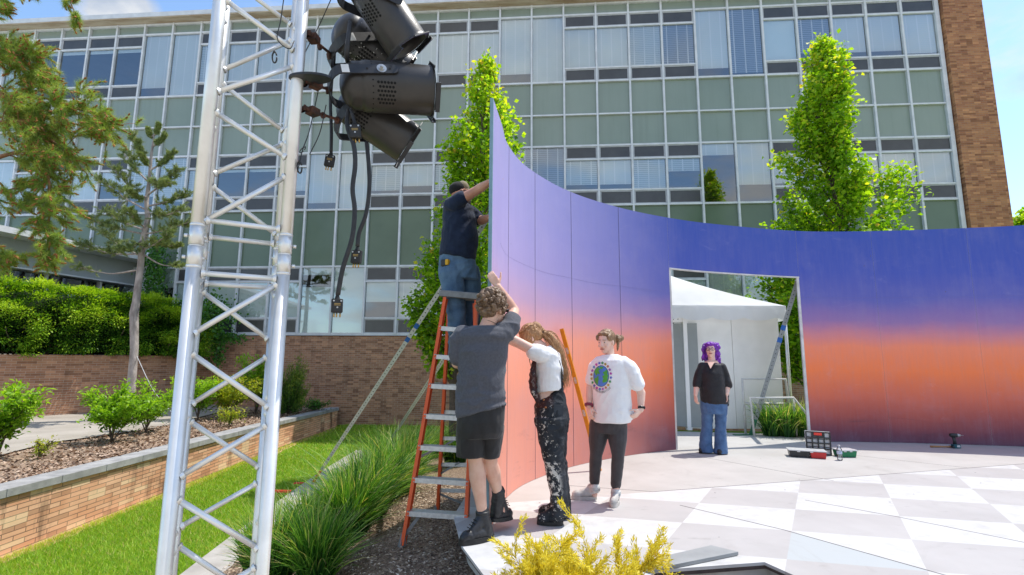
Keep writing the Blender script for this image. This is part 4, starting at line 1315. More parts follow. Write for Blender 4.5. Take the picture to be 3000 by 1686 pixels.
def prof_from(pix, Y, axis):             # rows of (vy, left vx, right vx) at depth Y
    o = []
    for vy, l, r in pix:
        p, q = W(l, vy, Y), W(r, vy, Y)
        o.append((p.z, abs(q.x - p.x) / 2, (p.x + q.x) / 2 - axis))
    return sorted(o)
Y1 = 10.6
ax1 = W(1190, 600, Y1).x
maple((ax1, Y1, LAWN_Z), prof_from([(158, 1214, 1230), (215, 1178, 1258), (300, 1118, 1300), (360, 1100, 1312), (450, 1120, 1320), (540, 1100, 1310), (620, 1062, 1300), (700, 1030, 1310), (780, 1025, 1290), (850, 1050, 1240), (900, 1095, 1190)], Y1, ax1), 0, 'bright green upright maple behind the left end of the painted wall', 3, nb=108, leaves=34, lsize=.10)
Y2 = 12.2
ax2 = W(2085, 600, Y2).x
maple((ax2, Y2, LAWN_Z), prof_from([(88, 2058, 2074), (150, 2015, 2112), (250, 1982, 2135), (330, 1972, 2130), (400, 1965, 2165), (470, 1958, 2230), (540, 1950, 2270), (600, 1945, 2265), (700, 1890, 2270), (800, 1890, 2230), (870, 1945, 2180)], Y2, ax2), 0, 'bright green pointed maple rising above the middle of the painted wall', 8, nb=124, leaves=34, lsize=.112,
      extra=((W(2250, 440, Y2), .16, 10), (W(2240, 480, Y2), .2, 14), (W(1965, 400, Y2), .12, 5)))
# far tree at the right edge of the view
Y3 = 24
p3 = W(2560, 560, Y3)
maple((p3.x, Y3, LAWN_Z), prof_from([(515, 2566, 2580), (540, 2525, 2610), (580, 2515, 2640), (640, 2510, 2650)], Y3, p3.x), 0, 'distant leafy tree beyond the brick pier at the right edge', 21, nb=60, leaves=26, lsize=.17)

# ------------------------------------------------------------------ pines
NEEDLE = leaf_mat('pine_needles', [(0, (.08, .17, .05)), (.4, (.24, .37, .07)), (.75, (.46, .56, .11)), (1, (.66, .6, .18))], .5, .3)
NEEDLE2 = leaf_mat('small_pine_needles', [(0, (.08, .13, .05)), (.5, (.22, .30, .09)), (1, (.48, .52, .17))], .5, .15)
CONE = mat('orange_brown_pollen_cones', (.42, .17, .05), (.26, .10, .035), rough=.8, scale=30, bump=.2)
def needles(tips, dirs, rg, per, L, wd, spread, back=.12):
    """tufts of needles round shoot tips"""
    T = np.repeat(tips, per, 0); D_ = np.repeat(unit(dirs), per, 0); n = len(T)
    s = rg.random(n)
    base = T - D_ * (s * back)[:, None]
    a = unit(D_ * rg.uniform(.25, 1., n)[:, None] + rg.normal(0, spread, (n, 3)))
    ln = L * rg.uniform(.6, 1.15, n)
    side = unit(np.cross(a, rg.normal(0, 1, (n, 3)))) * wd
    v = np.stack([base - side, base + side, base + a * ln[:, None]], 1).reshape(-1, 3)
    return v, np.arange(3 * n).reshape(-1, 3)
def spray(b, p, d, L, r, rs, depth, tips, dirs, droop=0., ratio=.62, bend=.16, kids=(3, 5), minr=.004):
    pts = limb(b, p, d, L, r, r * .45, rs, bend, droop, 6, 6 if depth else 4)
    if depth == 0:
        for f in (.55, .8, 1.):
            i = int(f * 6); tips.append(pts[i]); dirs.append((pts[i] - pts[i - 1]).normalized() + jit(rs, .15))
        return
    for k in range(rs.randint(*kids)):
        f = rs.uniform(.3, 1.); i = max(1, int(f * 6))
        dd = (pts[i] - pts[i - 1]).normalized()
        sd_ = dd.cross(Vector((rs.gauss(0, 1), rs.gauss(0, 1), rs.gauss(0, 1)))).normalized()
        spray(b, pts[i], dd * .75 + sd_ * rs.uniform(.5, .9), L * ratio * rs.uniform(.7, 1.1), max(r * .5, minr), rs, depth - 1, tips, dirs, droop, ratio, bend, kids, minr)
    spray(b, pts[-1], (pts[-1] - pts[-2]).normalized(), L * ratio * .8, max(r * .45, minr), rs, depth - 1, tips, dirs, droop, ratio, bend, kids, minr)
rs = random.Random(14); rg = np.random.default_rng(14)
pine = empty('large_pine_tree', (-6.9, 5.2, -.3), 'large pine with reddish limbs and orange cones reaching in from the left edge', 'tree')
b = MB()
trunk = [Vector((-6.9, 5.2, -.4)), Vector((-6.85, 5.25, 1.5)), Vector((-6.9, 5.3, 3.2)), Vector((-7.0, 5.35, 5.0)), Vector((-6.95, 5.4, 7.2))]
b.tube(trunk, [.2, .17, .15, .12, .07], 10); b.build('trunk', BARK_RED, pine)
b = MB(); tips, dirs = [], []
YP = 5.6
main = [  # limbs traced through the picture: view pixels, depth; radius; spray size along the limb (start, end)
    ([(-60, 215, 5.4), (20, 268, 5.5), (62, 300, 5.6), (100, 340, 5.65), (130, 372, 5.7), (170, 395, 5.75)], .045, (1., .85)),
    ([(-60, 330, 5.3), (20, 322, 5.4), (70, 318, 5.5), (120, 300, 5.6), (170, 285, 5.7), (230, 300, 5.8), (262, 330, 5.85)], .03, (.9, .75)),
    ([(-60, 430, 5.3), (30, 400, 5.4), (90, 395, 5.5), (112, 430, 5.55), (124, 520, 5.6), (118, 610, 5.6), (128, 668, 5.6)], .025, (.9, .42)),
    ([(-70, 190, 5.2), (-10, 150, 5.35), (40, 150, 5.5), (85, 205, 5.6)], .02, (.7, .55)),
    ([(-60, 520, 5.3), (0, 500, 5.4), (40, 490, 5.45), (60, 520, 5.5)], .014, (.5, .4)),
    ([(-60, 20, 5.2), (0, 0, 5.2), (60, -40, 5.3), (120, -30, 5.4), (160, 5, 5.4), (178, 40, 5.4)], .022, (.5, .4)),
    ([(-60, 660, 5.2), (-20, 660, 5.3), (10, 670, 5.4)], .012, (.4, .35)),
    ([(60, -70, 5.3), (140, -60, 5.5), (200, -40, 5.6), (225, -15, 5.6)], .015, (.4, .35)),
    ([(-70, 60, 5.0), (-40, 40, 5.2), (-5, 30, 5.3)], .012, (.4, .3))]
for path, r, (k0, k1) in main:
    c, u = catmull([tuple(W(*q)) for q in path], 20)
    b.tube([Vector(q) for q in c], [r * (1 - .75 * i / 19) for i in range(20)], 8)
    thin = k0 < .6
    for i in range(3, 20, 1 if not thin else 2):
        dd = Vector(c[i] - c[i - 1]).normalized(); kk = k0 + (k1 - k0) * i / 19
        for k in range(3 if not thin else 1):
            sdv = dd.cross(jit(rs, 1)).normalized()
            spray(b, c[i], dd * .5 + sdv * .8 + Vector((.1, -.05, -.05)), rs.uniform(.24, .46) * kk, .005, rs, 1, tips, dirs, -.03, .6, .17, (2, 4), .002)
    spray(b, c[-1], Vector(c[-1] - c[-2]), .28 * k1, .005, rs, 1, tips, dirs, -.03, .6, .17, (3, 4), .002)
b.build('branches', BARK_RED, pine)
tips = np.array([tuple(q) for q in tips]); dirs = np.array([tuple(q) for q in dirs])
v, f = needles(tips, dirs, rg, 56, .080, .0017, .5, .10)
hgt = np.repeat(rg.normal(.52, .16, len(tips)), 56 * 3)
link('needles', fast_mesh('needles', v, f, np.clip(hgt + np.repeat(rg.normal(0, .16, len(f)), 3), 0, 1)), NEEDLE, pine)
b = MB()
for i in range(0, len(tips)):
    if rg.random() < .75:
        p, d = Vector(tips[i]), Vector(dirs[i]).normalized()
        b.lathe(p - d * .005, d, [(0, .004), (.010, .011), (.026, .010), (.040, .0035), (.042, 0)], 5)
b.build('pollen_cones', CONE, pine)
print('pine tips', len(tips))

# slim pine between path and garden wall
rs = random.Random(4); rg = np.random.default_rng(4)
YS = 13.6
sp = [W(336, 1052, YS), W(333, 985, YS), W(340, 890, YS), (W(338, 800, YS)), W(343, 770, YS), W(352, 690, YS), W(358, 620, YS), W(370, 560, YS), W(366, 520, YS), W(372, 470, YS), W(377, 400, YS), W(384, 345, YS)]
pin2 = empty('slim_pine_tree', sp[0], 'slim pine with a crooked grey trunk in front of the yew hedge', 'tree')
b = MB(); b.tube(sp, [.125, .108, .10, .112, .096, .085, .08, .07, .056, .048, .036, .016], 10); b.build('trunk', BARK_GREY, pin2)
b = MB(); tips, dirs = [], []
LB = [  # start (vx, vy) -> end (vx, vy), depth change, ends are limb tips
    (355, 650, 205, 628, -.3), (352, 655, 255, 600, .5), (360, 600, 210, 560, -.4), (362, 590, 260, 545, .4), (366, 540, 255, 470, .2), (368, 520, 285, 440, -.3), (372, 470, 310, 400, .2),
    (362, 600, 470, 570, -.2), (364, 605, 455, 628, .3), (358, 650, 450, 680, .2), (368, 530, 465, 500, .3), (371, 500, 440, 440, -.2), (374, 440, 432, 395, .2), (376, 420, 330, 355, .1), (380, 380, 412, 350, 0), (383, 350, 395, 325, 0), (383, 352, 368, 335, 0),
    (366, 545, 450, 540, -.5), (360, 610, 300, 640, -.7), (368, 505, 320, 490, -.6), (372, 455, 420, 470, -.5), (350, 690, 215, 690, .3), (364, 585, 320, 540, -.8), (374, 430, 350, 400, -.4), (358, 640, 420, 600, -.7)]
for x0, y0, x1, y1, dy in LB:
    a, e = W(x0, y0, YS), W(x1, y1, YS + dy)
    m_ = (a + e) / 2 + Vector((0, 0, -.12 if y1 > y0 - 30 else -.05))
    c, u = catmull([tuple(a), tuple(m_), tuple(e)], 14)
    L = u[-1]
    b.tube([Vector(q) for q in c], [.028 * (1 - .7 * i / 13) for i in range(14)], 6)
    bare = (x1, y1) in ((450, 680), (215, 690))
    for i in range(4 if not bare else 11, 14):
        dd = Vector(c[i] - c[i - 1]).normalized()
        for k in range(3):
            spray(b, c[i], dd * .6 + Vector((rs.gauss(0, .6), rs.gauss(0, .7), rs.uniform(-.05, .35))), L * rs.uniform(.10, .2), .006, rs, 1, tips, dirs, .04, .6, .15, (1, 3), .003)
b.build('branches', BARK_GREY, pin2)
tips = np.array([tuple(q) for q in tips]); dirs = np.array([tuple(q) for q in dirs])
v, f = needles(tips, dirs, rg, 20, .085, .0042, .5, .12)
link('needles', fast_mesh('needles', v, f, np.clip(np.repeat(rg.normal(.5, .2, len(tips)), 60) + np.repeat(rg.normal(0, .15, len(f)), 3), 0, 1)), NEEDLE2, pin2)
# guy wire of the slim pine
g0, g1 = W(345, 905, YS), W(442, 1055, YS - .5)
c, _ = catmull([tuple(g0), tuple((g0 + g1) / 2 + Vector((-.02, 0, -.15))), tuple(g1)], 12)
b = MB(); b.tube([Vector(q) for q in c], .008, 6); tag(b.build('guy_wire', GALV), 'slack grey guy wire running from the slim pine trunk to the bed', 'wire')

# ------------------------------------------------------------------ yew hedge on the terrace
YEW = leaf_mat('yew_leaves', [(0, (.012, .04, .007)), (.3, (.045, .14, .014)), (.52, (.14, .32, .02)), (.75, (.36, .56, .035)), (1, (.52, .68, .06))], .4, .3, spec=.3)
def sprays(C, N, rg, n_per, rad, L, wd, flat=.35):
    """little flat fans of narrow leaves around C with outward direction N"""
    k = len(C); ci = np.repeat(np.arange(k), n_per)
    t1 = unit(np.cross(N, rg.normal(0, 1, (k, 3))) )
    off = rg.normal(0, 1, (k * n_per, 3)) * rad
    off[:, 2] *= flat
    P = C[ci] + off
    axis = unit(N[ci] * .9 + unit(off) * .7 + rg.normal(0, .35, (k * n_per, 3)) + np.array([0, 0, -.1]))
    nr = unit(np.array([0, 0, 1.]) + N[ci] * .4 + rg.normal(0, .35, (k * n_per, 3)))
    ln = L * rg.uniform(.6, 1.2, k * n_per)
    v, f = leaf_quads(P, axis, nr, ln, ln * wd, .15)
    return v, f, ci, off
rg = np.random.default_rng(31)
hp, hu = catmull([(-19.5, 10.1, 3.55), (-16.0, 12.2, 3.5), (-14.6, 13.8, 3.45), (-13.3, 15.2, 3.35), (-12.3, 16.6, 3.3), (-11.6, 17.5, 3.0), (-10.9, 18.0, 2.5)], 200)
n = 5200
u = rg.random(n) * .999; idx = (u * 199).astype(int)
cen = hp[idx]; tng = unit(hp[np.minimum(idx + 1, 199)] - hp[np.maximum(idx - 1, 0)]); tng[:, 2] = 0
front = np.stack([tng[:, 1], -tng[:, 0], np.zeros(n)], 1)
th = rg.uniform(-.75, 1.5, n)                      # -: underside, 0: front, 1.5: top
zb, zt = 1.15, cen[:, 2]
zm, hh = (zb + zt) / 2, (zt - zb) / 2
lump = np.array([noise.noise((a * 34., b_ * 2.2, 1.)) for a, b_ in zip(u, th)]) * .5 + np.array([noise.noise((a * 60., b_ * 3.5, 5.)) for a, b_ in zip(u, th)]) * .3
dep = .72 + lump * .95
C = np.stack([cen[:, 0], cen[:, 1], zm], 1) + front * (np.cos(th) ** .6 * dep)[:, None] * .9
C[:, 2] = zm + np.sin(th) * hh * (1 + lump * .42)
C += front * .05
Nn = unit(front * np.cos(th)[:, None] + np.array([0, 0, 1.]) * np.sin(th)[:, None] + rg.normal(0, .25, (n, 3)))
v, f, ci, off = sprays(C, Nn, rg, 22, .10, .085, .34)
shade = np.clip(.40 + lump * 1.25 + .22 * np.sin(th) + rg.normal(0, .07, n), 0, 1)  # hollows and underside darker, tops lighter: shading put into leaf colour
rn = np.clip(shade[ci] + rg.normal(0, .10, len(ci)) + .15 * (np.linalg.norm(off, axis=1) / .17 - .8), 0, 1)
hedge = empty('yew_hedge', (-14, 14.5, 1.3), 'dense clipped yew hedge overhanging the garden wall', 'hedge')
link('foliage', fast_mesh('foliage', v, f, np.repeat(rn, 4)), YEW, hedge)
b = MB(); rs = random.Random(2)
core, _ = catmull([tuple(q) for q in hp[::20]], 30)
b.loft([((q[0] - .25, q[1] + .25, (q[2] + 1.25) / 2), (.30, -.30, 0), (0, 0, (q[2] - 1.25) / 2 * .84)) for q in core], 12)  # solid dark filler: shade inside the hedge put into its colour
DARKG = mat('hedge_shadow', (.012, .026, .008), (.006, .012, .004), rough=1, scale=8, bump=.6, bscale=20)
b.build('shadow_core', DARKG, hedge)
b = MB()
for q in core[::2]:
    for k in range(3):
        limb(b, (q[0] + rs.uniform(-.3, .3), q[1], 1.28), (rs.gauss(.2, .3), rs.gauss(-.2, .3), 1), 1.2, .03, .01, rs, .15)
b.build('stems', BARK_THIN, hedge)
# ivy
rg = np.random.default_rng(8)
IVY = leaf_mat('ivy_leaves', [(0, (.02, .08, .012)), (.5, (.06, .2, .02)), (1, (.15, .34, .03))], .35, .25)
def ivy(pts, r, label, n=1600, ls=.085):
    rg = np.random.default_rng(n)
    c, u = catmull(pts, 60)
    ci = rg.integers(0, 60, n)
    P = c[ci] + rg.normal(0, 1, (n, 3)) * r
    toc_ = unit(np.array([0, 0, 1.4]) - P)
    nr = unit(toc_ + rg.normal(0, .4, (n, 3)) + np.array([0, 0, .4])); axis = unit(np.array([0, 0, -1.]) + rg.normal(0, .6, (n, 3)))
    sz = ls * rg.uniform(.6, 1.2, n)
    v, f = leaf_quads(P, axis, nr, sz, sz * .9, .15)
    t_ = empty('climbing_ivy', c[0], label, 'ivy')
    link('leaves', fast_mesh('leaves', v, f, np.repeat(np.clip(rg.normal(.45, .22, n), 0, 1), 4)), IVY, t_)
    b = MB(); b.tube([Vector(q) for q in c], .02, 6); b.build('stem', BARK_THIN, t_)
ivy([tuple(W(398, 620, 18.2)), tuple(W(388, 690, 18.2)), tuple(W(386, 760, 18.1)), tuple(W(380, 800, 18.0))], (.2, .12, .2), 'green ivy climbing the corner where the low wing meets the tall building', 1900)
ivy([tuple(W(400, 850, 17.8)), tuple(W(470, 845, 17.9)), tuple(W(540, 850, 17.95)), tuple(W(600, 858, 17.95))], (.25, .1, .1), 'ivy trailing along the brick top at the end of the hedge', 1300)
ivy([tuple(W(545, 855, 17.9)), tuple(W(548, 890, 17.9)), tuple(W(545, 925, 17.9))], (.14, .06, .1), 'ivy tail hanging down the brick below the hedge end', 380)
ivy([tuple(W(560, 800, 17.6)), tuple(W(500, 790, 17.4)), tuple(W(470, 820, 17.3)), tuple(W(520, 840, 17.5))], (.35, .2, .28), 'loose dark yew shoots at the right end of the hedge behind the truss', 2300, .1)

# ------------------------------------------------------------------ shrubs in the planter
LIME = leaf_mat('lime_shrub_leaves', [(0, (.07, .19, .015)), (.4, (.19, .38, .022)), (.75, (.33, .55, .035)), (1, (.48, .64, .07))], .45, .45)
GOLD = leaf_mat('yellow_green_leaves', [(0, (.10, .2, .02)), (.4, (.28, .38, .03)), (.75, (.52, .52, .05)), (1, (.62, .54, .08))], .45, .4)
JUN = leaf_mat('juniper_leaves', [(0, (.02, .06, .012)), (.5, (.07, .17, .022)), (.85, (.2, .28, .03)), (1, (.36, .36, .05))], .5, .2)
def shrub(base, h, wd, label, leafm, seed, n=2600, ls=.075, stems=7, name='leafy_shrub', low=.25, group=None, narrow=.45):
    rs = random.Random(seed); rg = np.random.default_rng(seed)
    base = Vector(base); t_ = empty(name, base, label, 'shrub', group)
    b = MB(); C, D_ = [], []
    for i in range(stems):
        az = 2 * PI * (i + rs.random() * .6) / stems
        lean = rs.uniform(.15, 1.)
        e = base + Vector((math.cos(az) * wd * lean * .9, math.sin(az) * wd * lean * .9, h * rs.uniform(.55, .98)))
        m_ = base + (e - base) * .45 + Vector((-math.cos(az) * wd * .08, -math.sin(az) * wd * .08, h * .06))
        c, u = catmull([tuple(base + jit(rs, .015)), tuple(m_), tuple(e)], 12)
        b.tube([Vector(q) for q in c], [.014 * (1 - .75 * k / 11) for k in range(12)], 5)
        for k in range(4, 12):
            for j in range(3):
                d = (Vector(c[k] - c[k - 1]).normalized() + jit(rs, .6) + Vector((math.cos(az) * .4, math.sin(az) * .4, .1)))
                L = rs.uniform(.3, 1.) * wd * .5
                p = Vector(c[k]); q = p + d.normalized() * L
                if q.z < base.z + h * low: continue
                b.tube([p, (p + q) / 2 + Vector((0, 0, .02)), q], [.005, .004, .002], 4)
                for s in (.4, .6, .8, 1.):
                    C.append(tuple(p + (q - p) * s)); D_.append(tuple(d.normalized()))
    b.build('stems', BARK_THIN, t_)
    C = np.array(C); D_ = np.array(D_)
    ci = rg.integers(0, len(C), n)
    P = C[ci] + rg.normal(0, .035 + wd * .03, (n, 3))
    axis = unit(D_[ci] * .6 + rg.normal(0, .6, (n, 3)) + np.array([0, 0, .05])); nr = unit(rg.normal(0, .45, (n, 3)) + np.array([0, 0, 1.]))
    sz = ls * rg.uniform(.55, 1.2, n)
    v, f = leaf_quads(P, axis, nr, sz, sz * narrow, .25)
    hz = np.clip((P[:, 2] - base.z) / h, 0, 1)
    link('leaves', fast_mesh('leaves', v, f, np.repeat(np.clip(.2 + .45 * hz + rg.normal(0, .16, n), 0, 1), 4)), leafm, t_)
    return t_
gz = lambda vx, vy: G(vx, vy, -.27)
def by(vx, Y): return Vector((ray(vx, 1040).x * Y, Y, float(cop_z(Y)) - .05))
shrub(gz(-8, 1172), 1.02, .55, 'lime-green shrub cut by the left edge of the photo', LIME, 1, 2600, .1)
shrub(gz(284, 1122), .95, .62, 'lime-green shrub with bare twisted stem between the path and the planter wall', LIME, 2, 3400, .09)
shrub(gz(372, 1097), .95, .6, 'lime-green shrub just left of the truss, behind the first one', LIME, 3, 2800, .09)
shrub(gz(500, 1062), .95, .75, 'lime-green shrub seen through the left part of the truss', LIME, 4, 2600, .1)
shrub(gz(104, 1168), .26, .17, 'tiny yellow-green seedling shrub in the litter near the left edge', GOLD, 5, 420, .045, 6, 'small_shrub', .05)
shrub(by(575, 14.2), 1.12, .8, 'yellow-leaved shrub seen through the middle of the truss', GOLD, 6, 3600, .095)
shrub(by(585, 12.6), .42, .45, 'low yellowish shrub at the planter edge inside the truss outline', GOLD, 7, 900, .06, 7, 'small_shrub', .05)
shrub(by(648, 15.6), 1.62, .75, 'tall mid-green shrub rising behind the yellow-leaved one', LIME, 9, 3400, .11)
def juniper(base, h, wd, label, seed):
    rs = random.Random(seed); rg = np.random.default_rng(seed); base = Vector(base)
    t_ = empty('juniper_shrub', base, label, 'shrub')
    b = MB(); C, D_ = [], []
    for i in range(46):
        az = rs.random() * 2 * PI; q = rs.random()
        d = Vector((math.cos(az) * (1 - q * .6), math.sin(az) * (1 - q * .6), .35 + q * 1.3)).normalized()
        L = h * rs.uniform(.55, 1.) * (.75 + .3 * q)
        e = base + d * L; e.x = base.x + (e.x - base.x) * wd / h * 1.3; e.y = base.y + (e.y - base.y) * wd / h
        c, u = catmull([tuple(base), tuple(base + (e - base) * .5 + Vector((0, 0, -.05))), tuple(e)], 12)
        b.tube([Vector(x) for x in c], [.012 * (1 - .8 * k / 11) for k in range(12)], 4)
        for k in range(3, 12): C.append(c[k]); D_.append(unit(c[k] - c[k - 1]))
    b.build('stems', BARK_THIN, t_)
    C = np.array(C); D_ = np.array(D_); n = len(C) * 26; ci = np.repeat(np.arange(len(C)), 26)
    P = C[ci] + rg.normal(0, .055, (n, 3)); ax = unit(D_[ci] + rg.normal(0, .4, (n, 3))); nr = unit(rg.normal(0, 1, (n, 3)))
    sz = .085 * rg.uniform(.6, 1.3, n); v, f = leaf_quads(P, ax, nr, sz, sz * .22, .1)
    kk = np.tile(np.arange(3, 12), len(C) // 9)[ci]
    link('leaves', fast_mesh('leaves', v, f, np.repeat(np.clip(.1 + kk * .065 + rg.normal(0, .12, n), 0, 1), 4)), JUN, t_)
juniper(by(728, 15.4), 1.7, .72, 'dark feathery juniper by the end of the planter wall', 12)
shrub(by(795, 16.4), .3, .5, 'low dark green plant behind the far end of the planter wall', IVY, 13, 700, .08, 7, 'small_shrub', .05)

# ------------------------------------------------------------------ lawn blades
rg = np.random.default_rng(77)
n = 150000
y = 4.3 + (18.0 - 4.3) * rg.random(n) ** 1.75
xl = np.interp(y, plc[:, 1], plc[:, 0]) + .07
xr = np.where(y < 12.3, np.interp(y, kc[:, 1], kc[:, 0]) - .01, 3.)
x = xl + (xr - xl) * rg.random(n)
h = rg.uniform(.025, .065, n) * (1 + (y - 6) * .03)
lean = rg.normal(0, .55, (n, 2))
wd = .0032 + .0006 * np.clip(y - 5, 0, 10)
az = rg.random(n) * 2 * PI
P = np.stack([x, y, np.full(n, LAWN_Z - .003)], 1)
sd_ = np.stack([np.cos(az), np.sin(az), np.zeros(n)], 1) * wd[:, None]
tip = P + np.stack([lean[:, 0] * h, lean[:, 1] * h, h], 1)
v = np.stack([P - sd_, P + sd_, tip], 1).reshape(-1, 3)
pn = np.array([noise.noise((a * .9, b_ * .9, 0.)) for a, b_ in zip(x[::10], y[::10])]).repeat(10)[:n]
pn2 = np.array([noise.noise((a * .35, b_ * .28, 7.)) for a, b_ in zip(x[::10], y[::10])]).repeat(10)[:n]
rn = np.clip(.46 + pn * .38 + pn2 * .5 + rg.normal(0, .17, n), 0, 1)
dry = rg.random(n) < .035; rn[dry] = rg.uniform(.9, 1., dry.sum())
edge = (x - xl) < .22 * rg.random(n); rn[edge] = rg.uniform(.8, 1., edge.sum())
GRASS = leaf_mat('lawn_blades', [(0, (.10, .24, .015)), (.4, (.25, .45, .03)), (.75, (.42, .60, .055)), (.95, (.56, .60, .12)), (1, (.62, .47, .2))], .5, .35)
tag(link('lawn_grass', fast_mesh('lawn_grass', v, np.arange(3 * n).reshape(-1, 3), np.repeat(rn, 3)), GRASS, origin=(-5, 9, LAWN_Z)), 'short sunlit green grass of the lawn', 'grass', kind='stuff')

# ------------------------------------------------------------------ ornamental grass clumps
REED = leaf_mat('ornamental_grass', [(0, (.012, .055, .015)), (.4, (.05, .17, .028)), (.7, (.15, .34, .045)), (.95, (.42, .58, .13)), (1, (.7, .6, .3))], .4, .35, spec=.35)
def grass_clump(base, h, spread, label, seed, n=900, w=.0058, group='ornamental grass clumps beside the ladder', name='ornamental_grass'):
    rg = np.random.default_rng(seed); base = np.array(base)
    K = 7
    az = rg.random(n) * 2 * PI
    r0 = rg.random(n) ** .6 * spread * .32
    foot = np.stack([np.cos(az) * r0, np.sin(az) * r0, np.zeros(n)], 1) + base
    az2 = az + rg.normal(0, .7, n)
    out = np.stack([np.cos(az2), np.sin(az2), np.zeros(n)], 1)
    L = h * rg.uniform(.55, 1.25, n)
    bendf = rg.uniform(.1, 1.1, n) ** 1.4 * spread * 1.0
    droop = rg.uniform(.0, .5, n) ** 1.3
    side = unit(np.cross(out, [0, 0, 1]) + rg.normal(0, .5, (n, 3)))
    pts = []
    for k in range(K):
        s = k / (K - 1)
        z = L * (s - droop * s ** 3)
        pts.append(foot + out * (bendf * s ** 2)[:, None] + np.array([0, 0, 1.]) * z[:, None])
    V, F = [], []
    for k in range(K):
        s = k / (K - 1)
        wk = w * (1 - s ** 2.2) + .0006
        V += [pts[k] - side * wk, pts[k] + side * wk]
    V = np.stack(V, 1)                              # n x 2K x 3
    base_i = np.arange(n)[:, None] * 2 * K
    F = np.concatenate([np.stack([base_i[:, 0] + 2 * k, base_i[:, 0] + 2 * k + 1, base_i[:, 0] + 2 * k + 3, base_i[:, 0] + 2 * k + 2], 1) for k in range(K - 1)])
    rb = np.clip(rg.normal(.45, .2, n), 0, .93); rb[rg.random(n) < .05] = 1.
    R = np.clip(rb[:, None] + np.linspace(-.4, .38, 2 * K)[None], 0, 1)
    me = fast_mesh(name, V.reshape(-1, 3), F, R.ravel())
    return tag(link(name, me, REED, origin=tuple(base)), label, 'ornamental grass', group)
CL = [(640, 1455, -.72, .55, .16), (700, 1500, -.68, .75, .28), (790, 1410, -.70, .72, .30), (885, 1372, -.66, .92, .40), (930, 1318, -.62, 1.05, .50), (960, 1285, -.72, .9, .42), (1000, 1265, -.6, 1.05, .48), (985, 1225, -.72, 1.05, .45),
      (975, 1210, -.66, 1.05, .52), (1045, 1190, -.62, 1.1, .52), (1010, 1150, -.78, 1.1, .5), (1085, 1150, -.7, 1.1, .5), (1150, 1165, -.6, 1.05, .5), (1180, 1145, -.66, 1.1, .5), (800, 1490, -.62, .7, .30)]
where = ['at the front left, seen through the truss', 'at the bottom edge beside the right truss chord', 'right of the truss at the kerb', 'left of the widest clump, dark and full', 'broad and dark in the middle of the bed', 'at the kerb next to the red brace foot',
         'just left of the ladder, darkest', 'behind the dark ones beside the red foot', 'halfway along the bed, sunlit', 'behind the left ladder rail, sunlit', 'where the second brace meets the bed', 'behind the ladder, upper left rungs', 'seen between the ladder rungs', 'behind the back ladder rails near the wall', 'lowest and nearest at the bottom edge']
HG = [.5, .7, .64, .76, .82, .62, .88, .54, .80, .78, .5, .58, .7, .72, .62]
for i, (vx, vy, z, h, sp_g) in enumerate(CL):
    h = HG[i]
    p = G(vx, vy, z); z2 = float(bed_z(p.x, p.y))
    p = G(vx, vy, z2)
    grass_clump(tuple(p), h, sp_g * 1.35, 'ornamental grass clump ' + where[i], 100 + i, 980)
# grass in the doorway
for i, (vx, vy, lab) in enumerate(((1945, 1092, 'tall bright grass clump seen through the doorway, left one'), (1985, 1093, 'tall bright grass clump seen through the doorway, middle one'), (2022, 1092, 'bright grass clump at the right side of the doorway'))):
    grass_clump(tuple(G(vx, vy, -.02)), .62, .42, lab, 300 + i, 420, .01, 'grass clumps behind the doorway', 'tall_grass')

# ------------------------------------------------------------------ golden threadleaf shrub in the foreground
rs = random.Random(9); rg = np.random.default_rng(9)
gb = Vector((.30, 2.25, -.25))
gt = empty('golden_cypress_shrub', gb, 'golden yellow thread-leaf cypress shrub at the bottom edge in front of the stage', 'shrub')
b = MB(); C, D_ = [], []
def thread(p, d, L, r, depth):
    n = 8; pts = [Vector(p)]; d = Vector(d).normalized()
    for i in range(n):
        d = (d + jit(rs, .10) + Vector((0, 0, -.055 if depth < 2 else -.02))).normalized(); pts.append(pts[-1] + d * L / n)
    b.tube(pts, [r * (1 - .8 * i / n) for i in range(n + 1)], 4)
    if depth <= 1:
        for i in range(1, n + 1):
            C.append(tuple(pts[i])); D_.append(tuple((pts[i] - pts[i - 1]).normalized()))
    if depth > 0:
        for k in range(5 if depth == 2 else 6):
            i = rs.randint(2, n)
            dd = (pts[i] - pts[i - 1]).normalized()
            thread(pts[i], dd + jit(rs, .38), L * rs.uniform(.35, .6), r * .5, depth - 1)
for i in range(52):
    tgt = W(rs.uniform(1255, 1625), rs.uniform(1390, 1525), rs.uniform(2.1, 2.75))
    px = (tgt - gb)
    thread(gb + Vector((rs.uniform(-.1, .1), rs.uniform(-.1, .1), 0)), px.normalized() + Vector((0, 0, .25)), px.length * rs.uniform(.6, .85), .0055, 2)
YTW = mat('yellow_green_twig', (.20, .17, .03), (.12, .08, .02), rough=.7, scale=20)
b.build('twigs', YTW, gt)
C = np.array(C); D_ = np.array(D_)
per = 14
ci = np.repeat(np.arange(len(C)), per); n = len(ci)
P = C[ci] + rg.normal(0, .006, (n, 3))
axis = unit(D_[ci] * .9 + rg.normal(0, .42, (n, 3))); nr = unit(rg.normal(0, 1, (n, 3)))
sz = rg.uniform(.014, .036, n); v, f = leaf_quads(P, axis, nr, sz, .0038 + sz * .05, .1)
rn = np.clip(.3 + (P[:, 2] - gb.z) * .75 + rg.normal(0, .17, n), 0, 1)
GOLDT = leaf_mat('golden_thread_leaves', [(0, (.12, .14, .012)), (.35, (.36, .33, .018)), (.65, (.76, .62, .035)), (1, (.92, .80, .10))], .5, .35, (1.15, 1.1, .45))
link('foliage', fast_mesh('foliage', v, f, np.repeat(rn, 4)), GOLDT, gt)
print('cypress leaves', n)
